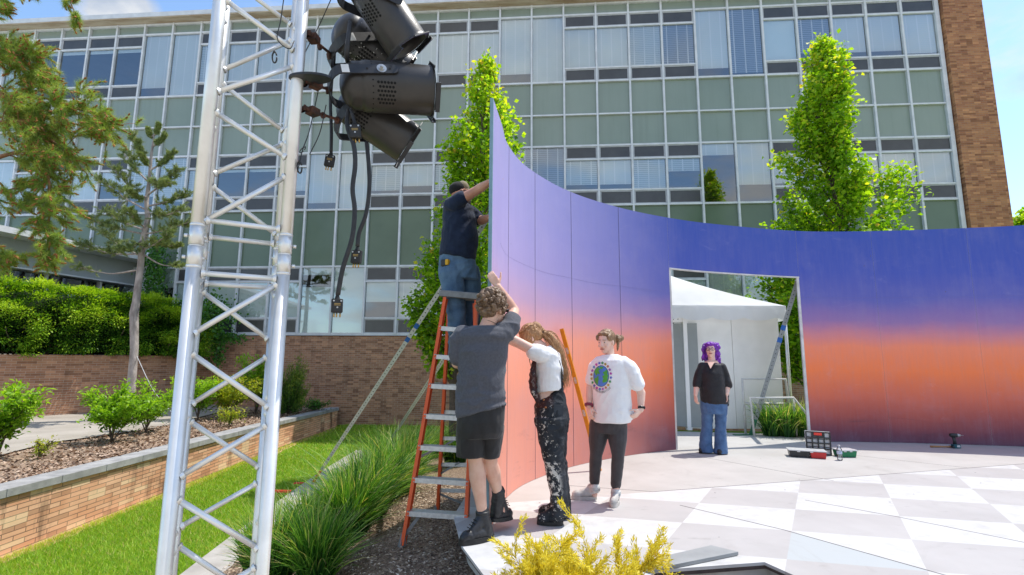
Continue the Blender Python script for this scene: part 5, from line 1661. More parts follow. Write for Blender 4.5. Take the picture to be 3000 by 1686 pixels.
# ================================================================== STEPLADDER
LADR = mat('red_fibreglass', (.88, .135, .035), (.76, .11, .03), rough=.45, scale=10, bump=.05)
STEP = mat('ladder_step_aluminium', (.72, .73, .73), (.58, .59, .6), rough=.45, metal=.5, scale=30, bump=.1, stretch=(1, 6, 1))
CAPM = mat('grey_ladder_cap', (.27, .275, .28), (.2, .205, .21), rough=.6, scale=20)
lad = empty('stepladder', (-.62, 4.95, -.26), 'red fibreglass stepladder with aluminium steps beside the end of the painted wall', 'ladder')
lf = [Vector((-.945, 4.60, -.245)), Vector((-.375, 4.53, -.255))]
lt = [Vector((-.668, 4.90, 1.955)), Vector((-.335, 4.88, 1.925))]
rf = [Vector((-.775, 5.49, -.25)), Vector((-.31, 5.43, -.24))]
rt = [Vector((-.652, 5.06, 1.94)), Vector((-.37, 5.04, 1.92))]
for a, c in list(zip(lf, lt)):
    b = MB(); x = (lf[1] - lf[0]).normalized(); d = (c - a).normalized(); y = x.cross(d)
    sg = 1 if a is lf[0] else -1
    b.obox((a + c) / 2, x * .004, y * .036, d * ((c - a).length / 2))
    b.obox((a + c) / 2 + x * sg * .014 - y * .034, x * .0135, y * .003, d * ((c - a).length / 2 - .001))
    b.obox((a + c) / 2 + x * sg * .014 + y * .034, x * .0135, y * .003, d * ((c - a).length / 2 - .001))
    link('front_rail', b.mesh(), LADR, lad)
for a, c in zip(rf, rt):
    b = MB(); x = (rf[1] - rf[0]).normalized(); d = (c - a).normalized(); y = x.cross(d)
    sg = 1 if a is rf[0] else -1
    b.obox((a + c) / 2, x * .004, y * .026, d * ((c - a).length / 2)); b.obox((a + c) / 2 + x * sg * .013 - y * .024, x * .0125, y * .003, d * ((c - a).length / 2 - .001)); b.obox((a + c) / 2 + x * sg * .013 + y * .024, x * .0125, y * .003, d * ((c - a).length / 2 - .001))
    link('rear_rail', b.mesh(), LADR, lad)
RIV = ZINC
for i in range(1, 8):
    s = i / 8.05
    p, q = lf[0] + (lt[0] - lf[0]) * s, lf[1] + (lt[1] - lf[1]) * s
    b = MB(); x = (q - p).normalized(); y = Vector((0, 0, 1)).cross(x).normalized()
    L = (q - p).length / 2 - .005
    b.obox((p + q) / 2 + y * .01, x * L, y * .042, Vector((0, 0, .004)))
    b.obox((p + q) / 2 - y * .035 - Vector((0, 0, .017)), x * L, y * .003, Vector((0, 0, .0205)))
    b.obox((p + q) / 2 + y * .055 - Vector((0, 0, .017)), x * L, y * .003, Vector((0, 0, .0205)))
    b.m = 1
    for e, sg in ((p, -1), (q, 1)):
        for dz in (.004, -.03):
            b.lathe(e + x * sg * .0045 + Vector((0, 0, dz)) - y * .02, x * sg, [(0, .006), (.003, .005), (.0035, 0)], 8)
            b.lathe(e - x * sg * .016 + Vector((0, 0, dz)) - y * .041, -y, [(0, .006), (.003, .005), (.0035, 0)], 8)
    b.build('step', [STEP, RIV], lad)
for i in range(1, 8):
    s = i / 8.05 - .012
    p, q = rf[0] + (rt[0] - rf[0]) * s, rf[1] + (rt[1] - rf[1]) * s
    b = MB(); b.bar(p, q, .004, .034); b.bar(p + Vector((0, .012, .015)), q + Vector((0, .012, .015)), .022, .004)
    b.build('rear_brace', STEP, lad)
def knee(p_, q_, w_, h_):
    b = MB(); b.bar(p_, q_, w_, h_); b.build('knee_brace', CAPM, lad)
knee(rf[0] + (rt[0] - rf[0]) * .10, rf[1] + (rt[1] - rf[1]) * .02, .006, .022)
knee(lf[0] + (lt[0] - lf[0]) * .025, lf[0] + (lt[0] - lf[0]) * .118 + (lf[1] - lf[0]) * .22, .006, .03)
knee(lf[1] + (lt[1] - lf[1]) * .025, lf[1] + (lt[1] - lf[1]) * .118 - (lf[1] - lf[0]) * .22, .006, .03)
for k in (2, 3, 4):
    q_ = k / 8.05
    knee(rf[0] + (rt[0] - rf[0]) * (q_ - .06), (rf[0] + rf[1]) / 2 + ((rt[0] + rt[1]) / 2 - (rf[0] + rf[1]) / 2) * q_, .005, .02)
for k in (.32, .62):
    for a, c, r_, t2 in ((lf[0], lt[0], rf[0], rt[0]), (lf[1], lt[1], rf[1], rt[1])):
        b = MB(); b.bar(a + (c - a) * k, r_ + (t2 - r_) * k, .005, .024); b.build('spreader', STEP, lad)
b = MB()
cc = (lt[0] + lt[1] + rt[0] + rt[1]) / 4 + Vector((0, 0, .045)); x = (lt[1] - lt[0]).normalized(); y = Vector((0, 0, 1)).cross(x)
b.obox(cc, x * .205, y * .13, Vector((0, 0, .028))); b.obox(cc + Vector((0, 0, .031)) , x * .19, y * .118, Vector((0, 0, .004)))
me = bevelled(b.mesh(), .008); link('top_cap', me, CAPM, lad)
for a, c in zip(lf + rf, lt + rt):
    b = MB(); d = (c - a).normalized()
    b.loft([(a - d * .012 + Vector((0, 0, -.0)), Vector((.036, 0, 0)), Vector((0, .05, 0))), (a + d * .03, Vector((.03, 0, 0)), Vector((0, .044, 0))), (a + d * .085, Vector((.022, 0, 0)), Vector((0, .036, 0)))], 4, smooth=False)
    b.build('foot_pad', CAPM, lad)

# spirit level leaning on the wall
YEL = mat('orange_yellow_level', (.72, .28, .01), (.6, .22, .01), rough=.4, scale=12, bump=.02)
VIAL = mat('pale_vial_window', (.62, .62, .52), (.5, .5, .45), rough=.2, bump=0)
a, c = G(1514, 1182), W(1414, 826, 6.33)
lev = empty('spirit_level', a, 'long orange-yellow spirit level leaning against the curved wall', 'spirit level')
d = (c - a).normalized(); vw = Vector((-.55, -1, 0)).normalized(); x = d.cross(vw).normalized(); y = x.cross(d)
b = MB(); L = (c - a).length / 2
b.obox((a + c) / 2, x * .024, y * .006, d * L); b.obox((a + c) / 2 - x * .021 , x * .004, y * .013, d * (L - .001)); b.obox((a + c) / 2 + x * .021, x * .004, y * .013, d * (L - .001))
b.build('bar', YEL, lev)
for s in (.18, .40, .63, .84):
    b = MB(); p = a + (c - a) * s; b.obox(p, x * .0165, y * .0085, d * .04); b.build('vial_block', ZINC, lev)
    b = MB(); b.tube([p - x * .02 + y * .009, p + x * .02 + y * .009], .006, 8); b.tube([p - x * .02 - y * .009, p + x * .02 - y * .009], .006, 8); b.build('vial', VIAL, lev)

# ================================================================== WHITE TENT AND SHED WALL BEHIND THE DOORWAY
m, nt = new_mat('white_tent_vinyl'); t = NT(nt)
co = t.n('ShaderNodeTexCoord').outputs['Object']
c1 = t.ramp(t.noise(co, 1.4, 5), [(.3, (.78, .80, .82)), (.6, (.88, .89, .90))])
bs = t.bsdf(c1, .45, 0, t.bump(t.noise(t.vmap(co, (1, 1, .5)), 3.5, 3), .25, .05), .4)
tr_ = t.n('ShaderNodeBsdfTranslucent', {'Color': (.8, .82, .85, 1)}).outputs[0]
t.out(t.n('ShaderNodeMixShader', {0: .45, 1: bs, 2: tr_}).outputs[0]); VINYL = m
SHED = mat('off_white_shed_panel', (.95, .94, .91), (.86, .85, .82), rough=.7, scale=2.2, bump=.05)
DOORM = mat('grey_door_slab', (.36, .38, .37), (.30, .32, .31), rough=.55, scale=1.5, bump=.03)
tent = empty('white_canopy_tent', (3, 11.5, 0), 'white canopy tent with scalloped valance seen through the wall doorway', 'tent')
x0, x1, y0, y1, ze = .8, 5.36, 9.70, 14.0, 2.42
pk = Vector((2.55, 11.4, 3.72))
b = MB(); n = 10
cs = [Vector((x0, y0, ze)), Vector((x1, y0, ze)), Vector((x1, y1, ze)), Vector((x0, y1, ze))]
for k in range(4):
    p, q = cs[k], cs[(k + 1) % 4]
    vs, fs = [], []
    for i in range(n + 1):
        s = i / n
        for j in range(n + 1):
            u = j / n
            e = p.lerp(q, u); v = e.lerp(pk, s)
            v = v + Vector((0, 0, -.10 * math.sin(s * PI) ))
            vs.append(v)
    for i in range(n):
        for j in range(n):
            a_ = i * (n + 1) + j; fs.append((a_, a_ + 1, a_ + n + 2, a_ + n + 1))
    b.add(vs, fs, True)
b.build('roof', VINYL, tent)
b = MB()
for k in range(4):
    p, q = cs[k], cs[(k + 1) % 4]; N = 96; per = (q - p).length / .62
    vs, fs = [], []
    dd = (q - p).normalized(); o = Vector((dd.y, -dd.x, 0))
    for i in range(N + 1):
        u = i / N; e = p.lerp(q, u)
        sc = abs(math.sin(PI * (u * per)))
        w_ = .012 * math.sin(u * 41) + .008 * math.sin(u * 93)
        vs += [e + o * .004, e + o * (.012 + w_) + Vector((0, 0, -.15)), e + o * (.01 + w_ * 1.6) + Vector((0, 0, -.225 - .065 * sc ** .6))]
    for i in range(N):
        for j in range(2): fs.append((i * 3 + j, i * 3 + j + 1, i * 3 + j + 4, i * 3 + j + 3))
    b.add(vs, fs, True)
b.build('valance', VINYL, tent)
for c_ in cs:
    b = MB(); b.tube([Vector((c_.x, c_.y + (.05 if c_.y < 11 else -.05), .02)), Vector((c_.x, c_.y + (.05 if c_.y < 11 else -.05), ze))], .03, 10); b.build('pole', ALU, tent)
shed = empty('shed_wall', (4.2, 9.9, 0), 'off-white shed front with an open grey door under the tent', 'shed')
b = MB()
for k, (xa, xb) in enumerate(((3.50, 4.36), (4.37, 5.30))): b.box((xa, 9.90 + .004 * k, .05), (xb, 10.0, 2.36))
b.box((5.2, 10.003, .05), (5.297, 13.2, 2.34)); b.box((1.0, 9.99, .05), (2.6, 10.06, 2.36))
b.build('wall', SHED, shed)
b = MB(); dd = Vector((.72, -.30, 0)).normalized(); p = Vector((2.93, 10.12, 0))
b.obox(p + dd * .36 + Vector((0, 0, 1.08)), dd * .42, Vector((-dd.y, dd.x, 0)) * .022, Vector((0, 0, 1.0))); dr = b.build('door', DOORM, shed)
b = MB(); b.box((3.40, 9.87, .02), (3.49, 9.99, 2.2)); b.box((2.5, 9.9, 2.10), (3.49, 10.0, 2.2)); b.build('door_frame', SHED, shed)
b = MB(); b.box((3.72, 9.885, .18), (3.80, 9.899, .30)); b.build('outlet_cover', BLACK_RUBBER, shed)
b = MB(); b.box((2.4, 10.9, 0), (3.55, 11.0, 2.4)); b.build('dark_interior', DARKIN, shed)
b = MB(); rs = random.Random(2)
for k in range(9): b.tube([Vector((2.75 + k * .09, 9.93, 2.3)), Vector((2.77 + k * .09, 9.91, 2.22 - rs.random() * .1))], .015, 5)
b.build('hanging_cables', CABLE, shed)
RAILW = mat('white_pipe_rail', (.62, .62, .60), (.5, .5, .48), rough=.5, scale=8)
def pipe_rail(pts_list, r, label):
    b = MB()
    for pts in pts_list: b.tube(pts, r, 8)
    return tag(b.build('pipe_handrail', RAILW), label, 'handrail', 'white pipe handrails')
z6 = lambda x, y, Y: W((1700 + x / 2.227) / KPX, (750 + y / 2.227) / KPX, Y)
Yr = 9.55
a_, b_, c_, d_ = z6(1065, 787, Yr), z6(1345, 785, Yr), z6(1090, 1150, Yr), z6(1360, 1090, Yr)
pipe_rail([[Vector((a_.x, a_.y, 0)), a_, b_, Vector((b_.x + .05, b_.y, 0))], [a_.lerp(Vector((a_.x, a_.y, 0)), .45), b_.lerp(Vector((b_.x, b_.y, 0)), .45)]], .024, 'taller white pipe handrail in front of the shed wall')
Yr = 9.25
a_, b_, c_ = z6(1118, 910, Yr), z6(1400, 905, Yr), z6(1490, 1015, Yr - .25)
pipe_rail([[Vector((a_.x + .03, a_.y, 0)), a_, b_, c_, Vector((c_.x + .1, c_.y, .02))], [Vector((b_.x, b_.y, .02)), b_]], .022, 'shorter white pipe handrail nearer the grass in the doorway')
# small vent in the brick behind the doorway
b = MB(); p = z6(1455, 820, 16.0)
b.box((p.x - .16, 17.2, p.z - .06), (p.x + .16, 17.3, p.z + .06)); 
b = None

# ================================================================== TOOLS ON THE STAGE
CLEARP = mat('clear_bin_plastic', (.62, .64, .66), (.48, .5, .52), rough=.25, scale=25, bump=.2)
BLKP = mat('black_case_plastic', (.022, .023, .025), (.035, .036, .04), rough=.4, scale=20)
REDPL = mat('red_bin', (.55, .03, .03), (.45, .025, .025), rough=.4, scale=12, bump=.02)
GRNPL = mat('green_bin', (.01, .20, .08), (.01, .15, .06), rough=.4, scale=12, bump=.02)
LIDP = mat('whitish_lid', (.60, .60, .60), (.48, .48, .49), rough=.35, scale=15, bump=.05)
# upright organiser case
o0, o1 = Vector((4.35, 7.59, 0)), Vector((4.635, 7.45, 0))
ex = (o1 - o0).normalized(); ey = Vector((-ex.y, ex.x, 0)); wd = (o1 - o0).length; dp = .11; H = .33
org = empty('parts_organiser', (o0 + o1) / 2, 'upright black parts organiser with clear pockets standing on the stage', 'organiser')
b = MB()
N_ = 4; hw = wd / 2
P_ = lambda u, z, o=0: o0 + ex * u + ey * o + Vector((0, 0, z))
cols, rows = 4, 4
bw = .018
for i in range(cols + 1):
    u = i * (wd - bw) / cols
    b.obox(P_(u + bw / 2, H / 2, .008), ex * bw / 2, ey * .01, Vector((0, 0, H / 2)))
for j in range(rows + 1):
    z = j * (H - bw) / rows
    b.obox(P_(wd / 2, z + bw / 2, .0085), ex * (wd / 2 - .0005), ey * .009, Vector((0, 0, bw / 2)))
b.obox(P_(wd / 2, H * .89, .0087), ex * wd * .25, ey * .008, Vector((0, 0, .035)))
b.obox(P_(wd / 2, H / 2, dp + .006), ex * wd / 2, ey * .006, Vector((0, 0, H / 2)))
b.build('black_frame', BLKP, org)
b = MB()
for j in range(3): b.obox(P_(wd / 2, H * (j + .5) / 3, dp / 2 + .008), ex * (wd / 2 + .003), ey * (dp / 2 - .012), Vector((0, 0, H / 6 - .004)))
link('clear_bins', bevelled(b.mesh(), .008), CLEARP, org)
b = MB(); b.obox(P_(wd / 2, H * .90, -.003), ex * .05, ey * .003, Vector((0, 0, .018))); b.build('handle_opening', REDP, org)
def open_case(p, ang, w, dpt, h, col, colname, label, split):
    p = Vector(p); e = Vector((math.cos(ang), math.sin(ang), 0)); f = Vector((-e.y, e.x, 0))
    t_ = empty('tool_case', p, label, 'tool case', 'open tool cases on the stage')
    def tub(c, hw_, hd, m_, nm):
        b = MB()
        lo = [c + e * sx * hw_ * .9 + f * sy * hd * .9 for sx, sy in ((-1, -1), (1, -1), (1, 1), (-1, 1))]
        hi = [c + e * sx * hw_ + f * sy * hd + Vector((0, 0, h)) for sx, sy in ((-1, -1), (1, -1), (1, 1), (-1, 1))]
        b.hexa(lo + hi)
        link(nm, bevelled(b.mesh(), .006), m_, t_)
    if split:
        tub(p - e * w * .22 + Vector((0, 0, .003)), w * .28, dpt / 2, BLKP, 'case_tray'); tub(p + e * w * .285 + Vector((0, 0, .003)) - f * .01, w * .215, dpt / 2, col, colname)
    else:
        tub(p + Vector((0, 0, .003)), w / 2, dpt / 2, col, colname)
    b = MB(); b.obox(p + Vector((0, 0, h + .012)), e * (w / 2 + .012), f * (dpt / 2 + .01), Vector((0, 0, .007)))
    b.obox(p - e * w * .25 - f * (dpt / 2 + .012) + Vector((0, 0, h + .006)), e * .02, f * .004, Vector((0, 0, .014)))
    b.obox(p + e * w * .1 - f * (dpt / 2 + .012) + Vector((0, 0, h + .006)), e * .02, f * .004, Vector((0, 0, .014)))
    link('clear_lid', bevelled(b.mesh(), .004), LIDP, t_)
    return t_
open_case((4.22, 7.37, 0), -.35, .46, .20, .085, REDPL, 'red_bin', 'low black tool case with red bin left of the organiser', True)
open_case((4.80, 7.42, 0), .02, .24, .18, .085, GRNPL, 'green_bin', 'small green bin case with pale lid right of the organiser', False)
PET = glass('clear_bottle_plastic', (.93, .95, .96), .10, .05)
bt = empty('water_bottle', (4.545, 7.14, 0), 'clear plastic water bottle standing in front of the tool cases', 'bottle')
b = MB(); b.lathe((4.545, 7.14, .002), (0, 0, 1), [(0, 0), (0, .03), (.012, .033), (.03, .031), (.045, .033), (.06, .031), (.075, .033), (.13, .033), (.15, .031), (.175, .016), (.185, .013), (.195, .013)], 20); b.build('body', PET, bt)
b = MB(); b.lathe((4.545, 7.14, .186), (0, 0, 1), [(0, .0155), (.018, .0155), (.0185, 0)], 14); b.build('cap', LIDP, bt)
LABELM = mat('blue_white_label', (.55, .60, .72), (.18, .22, .5), rough=.5, scale=60, bump=0, lo=.4, hi=.5)
b = MB(); b.lathe((4.545, 7.14, .085), (0, 0, 1), [(0, .0336), (.04, .0336)], 20); b.build('label', LABELM, bt)
# drill
TEAL = mat('teal_tool_plastic', (.01, .10, .13), (.008, .07, .09), rough=.4, scale=20, bump=.05)
dp0 = Vector((7.05, 8.16, 0))
dr = empty('cordless_drill', dp0, 'teal and black cordless drill standing on its battery by the wall', 'drill')
b = MB(); b.box((dp0.x - .055, dp0.y - .035, .003), (dp0.x + .055, dp0.y + .035, .062)); link('battery', bevelled(b.mesh(), .01), TEAL, dr)
b = MB(); b.loft([(dp0 + Vector((-.01, 0, .058)), (.03, 0, 0), (0, .02, 0)), (dp0 + Vector((-.012, 0, .12)), (.024, 0, 0), (0, .017, 0)), (dp0 + Vector((-.02, 0, .185)), (.03, 0, 0), (0, .02, 0))], 12)
b.lathe(dp0 + Vector((-.075, .01, .20)), (1, -.35, .02), [(0, 0), (.003, .022), (.02, .031), (.095, .031), (.10, .028)], 16); b.build('body', BLKP, dr)
b = MB(); b.lathe(dp0 + Vector((.018, -.023, .202)), (1, -.35, .02), [(0, .028), (.012, .028), (.03, .022), (.048, .012), (.05, .004), (.085, .0035), (.086, 0)], 14); b.build('chuck', ZINC, dr)
b = MB(); b.obox(dp0 + Vector((.012, -.0365, .035)), Vector((.025, 0, 0)), Vector((0, .001, 0)), Vector((0, 0, .015))); b.build('label', LIDP, dr)
# hammer
WOODH = mat('wooden_handle', (.42, .22, .09), (.32, .16, .06), rough=.5, scale=8, bump=.1, stretch=(1, 8, 8))
h0, h1 = Vector((6.68, 8.20, .018)), Vector((6.98, 8.17, .020))
hm = empty('hammer', h0, 'wooden-handled hammer lying beside the drill', 'hammer')
b = MB(); b.tube([h0, h0.lerp(h1, .3), h0.lerp(h1, .7), h1], [.015, .013, .011, .012], 8); b.build('handle', WOODH, hm)
b = MB(); b.tube([h1 + Vector((0, -.055, .004)), h1 + Vector((0, -.03, .004)), h1 + Vector((0, .02, .004)), h1 + Vector((.005, .06, .0))], [.015, .011, .012, .004], 8); b.build('head', BLACK_STEEL, hm)
# ================================================================== PEOPLE
def fuse(b, voxel, name, mats, parent=None, origin=None, smooth=4, wrinkle=0., wscale=9., seed=0., stretch=(1, 1, 1), cut=None):
    """one continuous skin round the shapes in b; wrinkle = cloth folds pushed along the normals"""
    me = b.mesh(name)
    o = bpy.data.objects.new('temporary', me); COL.objects.link(o)
    r = o.modifiers.new('r', 'REMESH'); r.mode = 'VOXEL'; r.voxel_size = voxel; r.adaptivity = 0
    if smooth:
        s = o.modifiers.new('s', 'SMOOTH'); s.factor = .5; s.iterations = smooth
    dg = bpy.context.evaluated_depsgraph_get()
    out = bpy.data.meshes.new_from_object(o.evaluated_get(dg))
    bpy.data.objects.remove(o)
    out.name = name
    if wrinkle:
        n = len(out.vertices)
        co = np.empty(n * 3, np.float32); out.vertices.foreach_get('co', co); co = co.reshape(-1, 3)
        nr = np.empty(n * 3, np.float32); out.vertices.foreach_get('normal', nr); nr = nr.reshape(-1, 3)
        st = np.array(stretch) * wscale
        h = np.array([noise.noise(q + 1.7 * noise.noise_vector(q * .35 + Vector((seed, 0, 0)))) for q in (Vector(c) for c in co * st)])
        h = (1 - np.abs(h) * 2.2)
        co = co + nr * (h * wrinkle)[:, None]
        out.vertices.foreach_set('co', co.ravel())
    return link(name, out, mats, parent, origin, smooth=True)

def cap(b, p, r0, q, r1, n=14):
    """tapered capsule"""
    p, q = Vector(p), Vector(q)
    d = (q - p); L = d.length; d.normalize()
    prof = [(-r0 * math.cos(a), r0 * math.sin(a)) for a in np.linspace(.08, PI / 2, 5)] + [(L + r1 * math.sin(a), r1 * math.cos(a)) for a in np.linspace(0, PI / 2 - .08, 5)]
    vs0 = len(b.v)
    b.lathe(p, d, prof, n)
    m = len(prof)
    b.f.append([vs0 + k for k in range(n)][::-1]); b.mi.append(b.m); b.sm.append(True)
    b.f.append([vs0 + (m - 1) * n + k for k in range(n)]); b.mi.append(b.m); b.sm.append(True)

def chain(b, pts, rs):
    for i in range(len(pts) - 1): cap(b, pts[i], rs[i], pts[i + 1], rs[i + 1])

def frame(fwd, up=(0, 0, 1)):
    f = Vector(fwd).normalized(); u = Vector(up); u = (u - f * u.dot(f)).normalized(); r = f.cross(u)
    return f, u, r                        # forward, up, the person's right

def ell(b, c, r, axes, n=14):
    """ellipsoid with half sizes along axes (x, y, z columns)"""
    R = Matrix((axes[0], axes[1], axes[2])).transposed()
    b.ball(c, r, n, R)

def head(b, c, fwd, up=(0, 0, 1), s=1., jaw=1.):
    """head shapes round the centre of the skull; s = 1 is 23 cm tall"""
    f, u, r = frame(fwd, up)
    ax = (r, f, u)
    P = lambda x, y, z: Vector(c) + r * x * s + f * y * s + u * z * s
    ell(b, P(0, -.012, .028), (.076 * s, .094 * s, .086 * s), ax, 18)       # cranium
    ell(b, P(0, .03, .0), (.066 * s, .062 * s, .075 * s), ax, 16)           # forehead and eyes
    ell(b, P(0, .034, -.052), (.056 * s * jaw, .056 * s, .05 * s), ax, 16)   # cheeks
    ell(b, P(0, .05, -.088), (.032 * s * jaw, .034 * s, .026 * s), ax, 12)   # chin
    cap(b, P(0, .088, .012), .010 * s, P(0, .104, -.028), .0135 * s, 10)     # nose
    for k in (-1, 1):
        ell(b, P(k * .014, .095, -.031), (.010 * s, .011 * s, .008 * s), ax, 8)
        ell(b, P(k * .076, -.004, -.012), (.010 * s, .019 * s, .030 * s), ax, 10)   # ears
        ell(b, P(k * .030, .074, .022), (.024 * s, .014 * s, .007 * s), ax, 8)      # brow
        ell(b, P(k * .038, .062, -.032), (.024 * s, .022 * s, .020 * s), ax, 8)     # cheekbone
    ell(b, P(0, .086, -.058), (.022 * s, .010 * s, .005 * s), ax, 8)         # lips
    ell(b, P(0, .085, -.066), (.019 * s, .010 * s, .006 * s), ax, 8)
    return P

EYEW = mat('eye_white', (.75, .74, .72), rough=.2, bump=0)
IRIS = mat('dark_iris', (.04, .035, .03), rough=.15, bump=0)
LIPM = mat('lips', (.42, .13, .11), rough=.45, bump=0)
def face_bits(P, s, fwd, up, parent, brow_m, lip_m=LIPM):
    f, u, r = frame(fwd, up)
    for k in (-1, 1):
        b = MB(); b.m = 0
        ell(b, P(k * .030, .074, .006), (.0135 * s, .011 * s, .0072 * s), (r, f, u), 10); b.m = 1
        ell(b, P(k * .030, .0815, .005), (.0062 * s, .005 * s, .0064 * s), (r, f, u), 8)
        b.build('eye', [EYEW, IRIS], parent)
        b = MB(); cap(b, P(k * .016, .0885, .031), .003 * s, P(k * .046, .079, .028), .002 * s, 6); b.build('eyebrow', brow_m, parent)
    b = MB(); cap(b, P(-.02, .092, -.062), .0045 * s, P(.02, .092, -.062), .0045 * s, 8); cap(b, P(-.01, .095, -.060), .0052 * s, P(.01, .095, -.060), .0052 * s, 8)
    b.build('mouth', lip_m, parent)

def hand(b, wrist, direction, palm, s=1., curl=.5, spread=.12, right=True, thumb_open=.6):
    """palm and five bent fingers; direction = wrist to knuckles, palm = normal out of the palm side"""
    d = Vector(direction).normalized(); n = Vector(palm); n = (n - d * n.dot(d)).normalized()
    x = d.cross(n) * (1 if right else -1)             # towards the thumb side
    w = Vector(wrist)
    for k in (-.028, -.009, .010, .028):               # palm bones
        cap(b, w + d * .012 * s + x * k * .55 * s, .0135 * s, w + d * .082 * s + x * k * s, .0115 * s, 10)
    lens = {.028: .074, .010: .083, -.009: .077, -.028: .060}
    for k, L in lens.items():
        p = w + d * .086 * s + x * k * s
        dirn = (d + x * k * spread * 40 * .12).normalized()
        segs = (.44, .31, .25); r = .0088 * s; a = curl * .55
        dd = dirn
        for j, fr_ in enumerate(segs):
            dd = (dd * math.cos(a) + n * math.sin(a)).normalized()
            nn = (n - dd * n.dot(dd))
            q = p + dd * L * fr_ * s
            cap(b, p, r, q, r * .9, 8); p = q; r *= .9
            a = curl * (.85 if j == 0 else .6)
            # keep bending in the same plane
            n_loc = nn.normalized() if nn.length > 1e-3 else n
            if j < 2:
                nxt = (dd * math.cos(a) + n_loc * math.sin(a)).normalized(); dd = nxt; a = 0
    p = w + d * .026 * s + x * .024 * s
    td = (d * .62 + x * (.75 * thumb_open + .1) + n * .3).normalized()
    q = p + td * .044 * s; cap(b, p, .0135 * s, q, .0105 * s, 8)
    td = (td + d * .35 + n * .12 * curl).normalized(); q2 = q + td * .030 * s; cap(b, q, .0102 * s, q2, .009 * s, 8)
    td = (td + d * .25 + n * .2 * curl).normalized(); cap(b, q2, .009 * s, q2 + td * .024 * s, .0075 * s, 8)

def skin(name, c, c2):
    m, nt = new_mat(name); t = NT(nt)
    co = t.n('ShaderNodeTexCoord').outputs['Object']
    f = t.noise(co, 9, 4); col = t.ramp(f, [(.35, c2), (.65, c)])
    t.out(t.bsdf(col, .5, 0, t.bump(t.noise(co, 180, 2), .12, .003), .35, **{'Subsurface Weight': .12, 'Subsurface Radius': (.02, .008, .004)}))
    return m
SK1 = skin('light_skin', (.76, .49, .37), (.66, .37, .27))
SK2 = skin('fair_skin', (.82, .58, .48), (.74, .46, .37))
SK3 = skin('sunburnt_skin', (.66, .37, .26), (.54, .26, .18))
def cloth(name, c, c2=None, rough=.85, scale=14, spec=.15, weave=260, bump=.15, lo=.35, hi=.65):
    m, nt = new_mat(name); t = NT(nt)
    co = t.n('ShaderNodeTexCoord').outputs['Object']
    c2 = c2 or tuple(a * .75 for a in c)
    f = t.math('ADD', t.math('MULTIPLY', t.noise(co, scale, 4), .7), t.math('MULTIPLY', t.noise(t.vmap(co, (1, 1, 3)), weave * .4, 2), .3))
    col = t.ramp(f, [(lo, c2), (hi, c)])
    folds = t.noise(t.vmap(co, (1.2, 1.2, .8)), 14, 3, .5, 1.2)
    h = t.math('ADD', t.math('MULTIPLY', folds, .8), t.math('MULTIPLY', t.noise(co, weave, 2), .2))
    t.out(t.bsdf(col, rough, 0, t.bump(h, bump, .02), spec, **{'Sheen Weight': .15}))
    return m
def hair_mat(name, c, c2, scale=40, stretch=(1, 1, .25), rough=.42):
    m, nt = new_mat(name); t = NT(nt)
    co = t.n('ShaderNodeTexCoord').outputs['Object']
    f = t.noise(t.vmap(co, stretch), scale, 4, .6, .5)
    t.out(t.bsdf(t.ramp(f, [(.3, c2), (.7, c)]), rough, 0, t.bump(f, .9, .012), .45))
    return m
def boot(b, ankle, heel, toe, h=.13, w=.048, sole=.028, s=1.):
    """lace-up boot shapes: ankle shaft, heel, vamp and toe"""
    a, he, to = Vector(ankle), Vector(heel), Vector(toe)
    d = (to - he); L = d.length; d.normalize()
    cap(b, a + Vector((0, 0, .01)), .052 * s, he + d * .05 * s + Vector((0, 0, .05 * s)), .050 * s)
    cap(b, he + d * .045 * s + Vector((0, 0, .045 * s)), .046 * s, he + d * (L - .055 * s) + Vector((0, 0, .038 * s)), .044 * s)
    cap(b, a, .046 * s, he + d * (L * .62) + Vector((0, 0, .05 * s)), .040 * s)
    cap(b, he + d * (L - .08 * s) + Vector((0, 0, .034 * s)), .047 * s, he + d * (L - .042 * s) + Vector((0, 0, .032 * s)), .040 * s)
def sole(b, heel, toe, up, th=.026, w=.05, z0=-.01):
    he, to, u = Vector(heel), Vector(toe), Vector(up).normalized()
    d = (to - he); L = d.length; d.normalize(); x = d.cross(u).normalized()
    n = 22; lo, hi = [], []
    for k in range(n):
        a = 2 * PI * k / n
        t_ = (math.cos(a) + 1) / 2
        ww = w * (.80 + .22 * math.sin(t_ * PI * .8 + .5))
        p = he + d * (t_ * L) + x * math.sin(a) ** 1 * ww * (abs(math.sin(a)) ** -.25 if abs(math.sin(a)) > .05 else 1)
        lo.append(p + u * z0); hi.append(p + u * (z0 + th))
    vs = lo + hi
    b.add(vs, [tuple(range(n))[::-1], tuple(range(n, 2 * n))] + [(i, (i + 1) % n, n + (i + 1) % n, n + i) for i in range(n)])

V3 = Vector
X_, Y_, Z_ = V3((1, 0, 0)), V3((0, 1, 0)), V3((0, 0, 1))
def ringw(vxl, vxr, vy, Y, depth, tilt=0., dy=0.):
    """elliptical section from the outline at picture row vy"""
    p, q = W(vxl, vy, Y), W(vxr, vy + tilt, Y)
    return ((p + q) / 2 + V3((0, dy, 0)), (q - p) / 2, V3((0, depth, 0)))

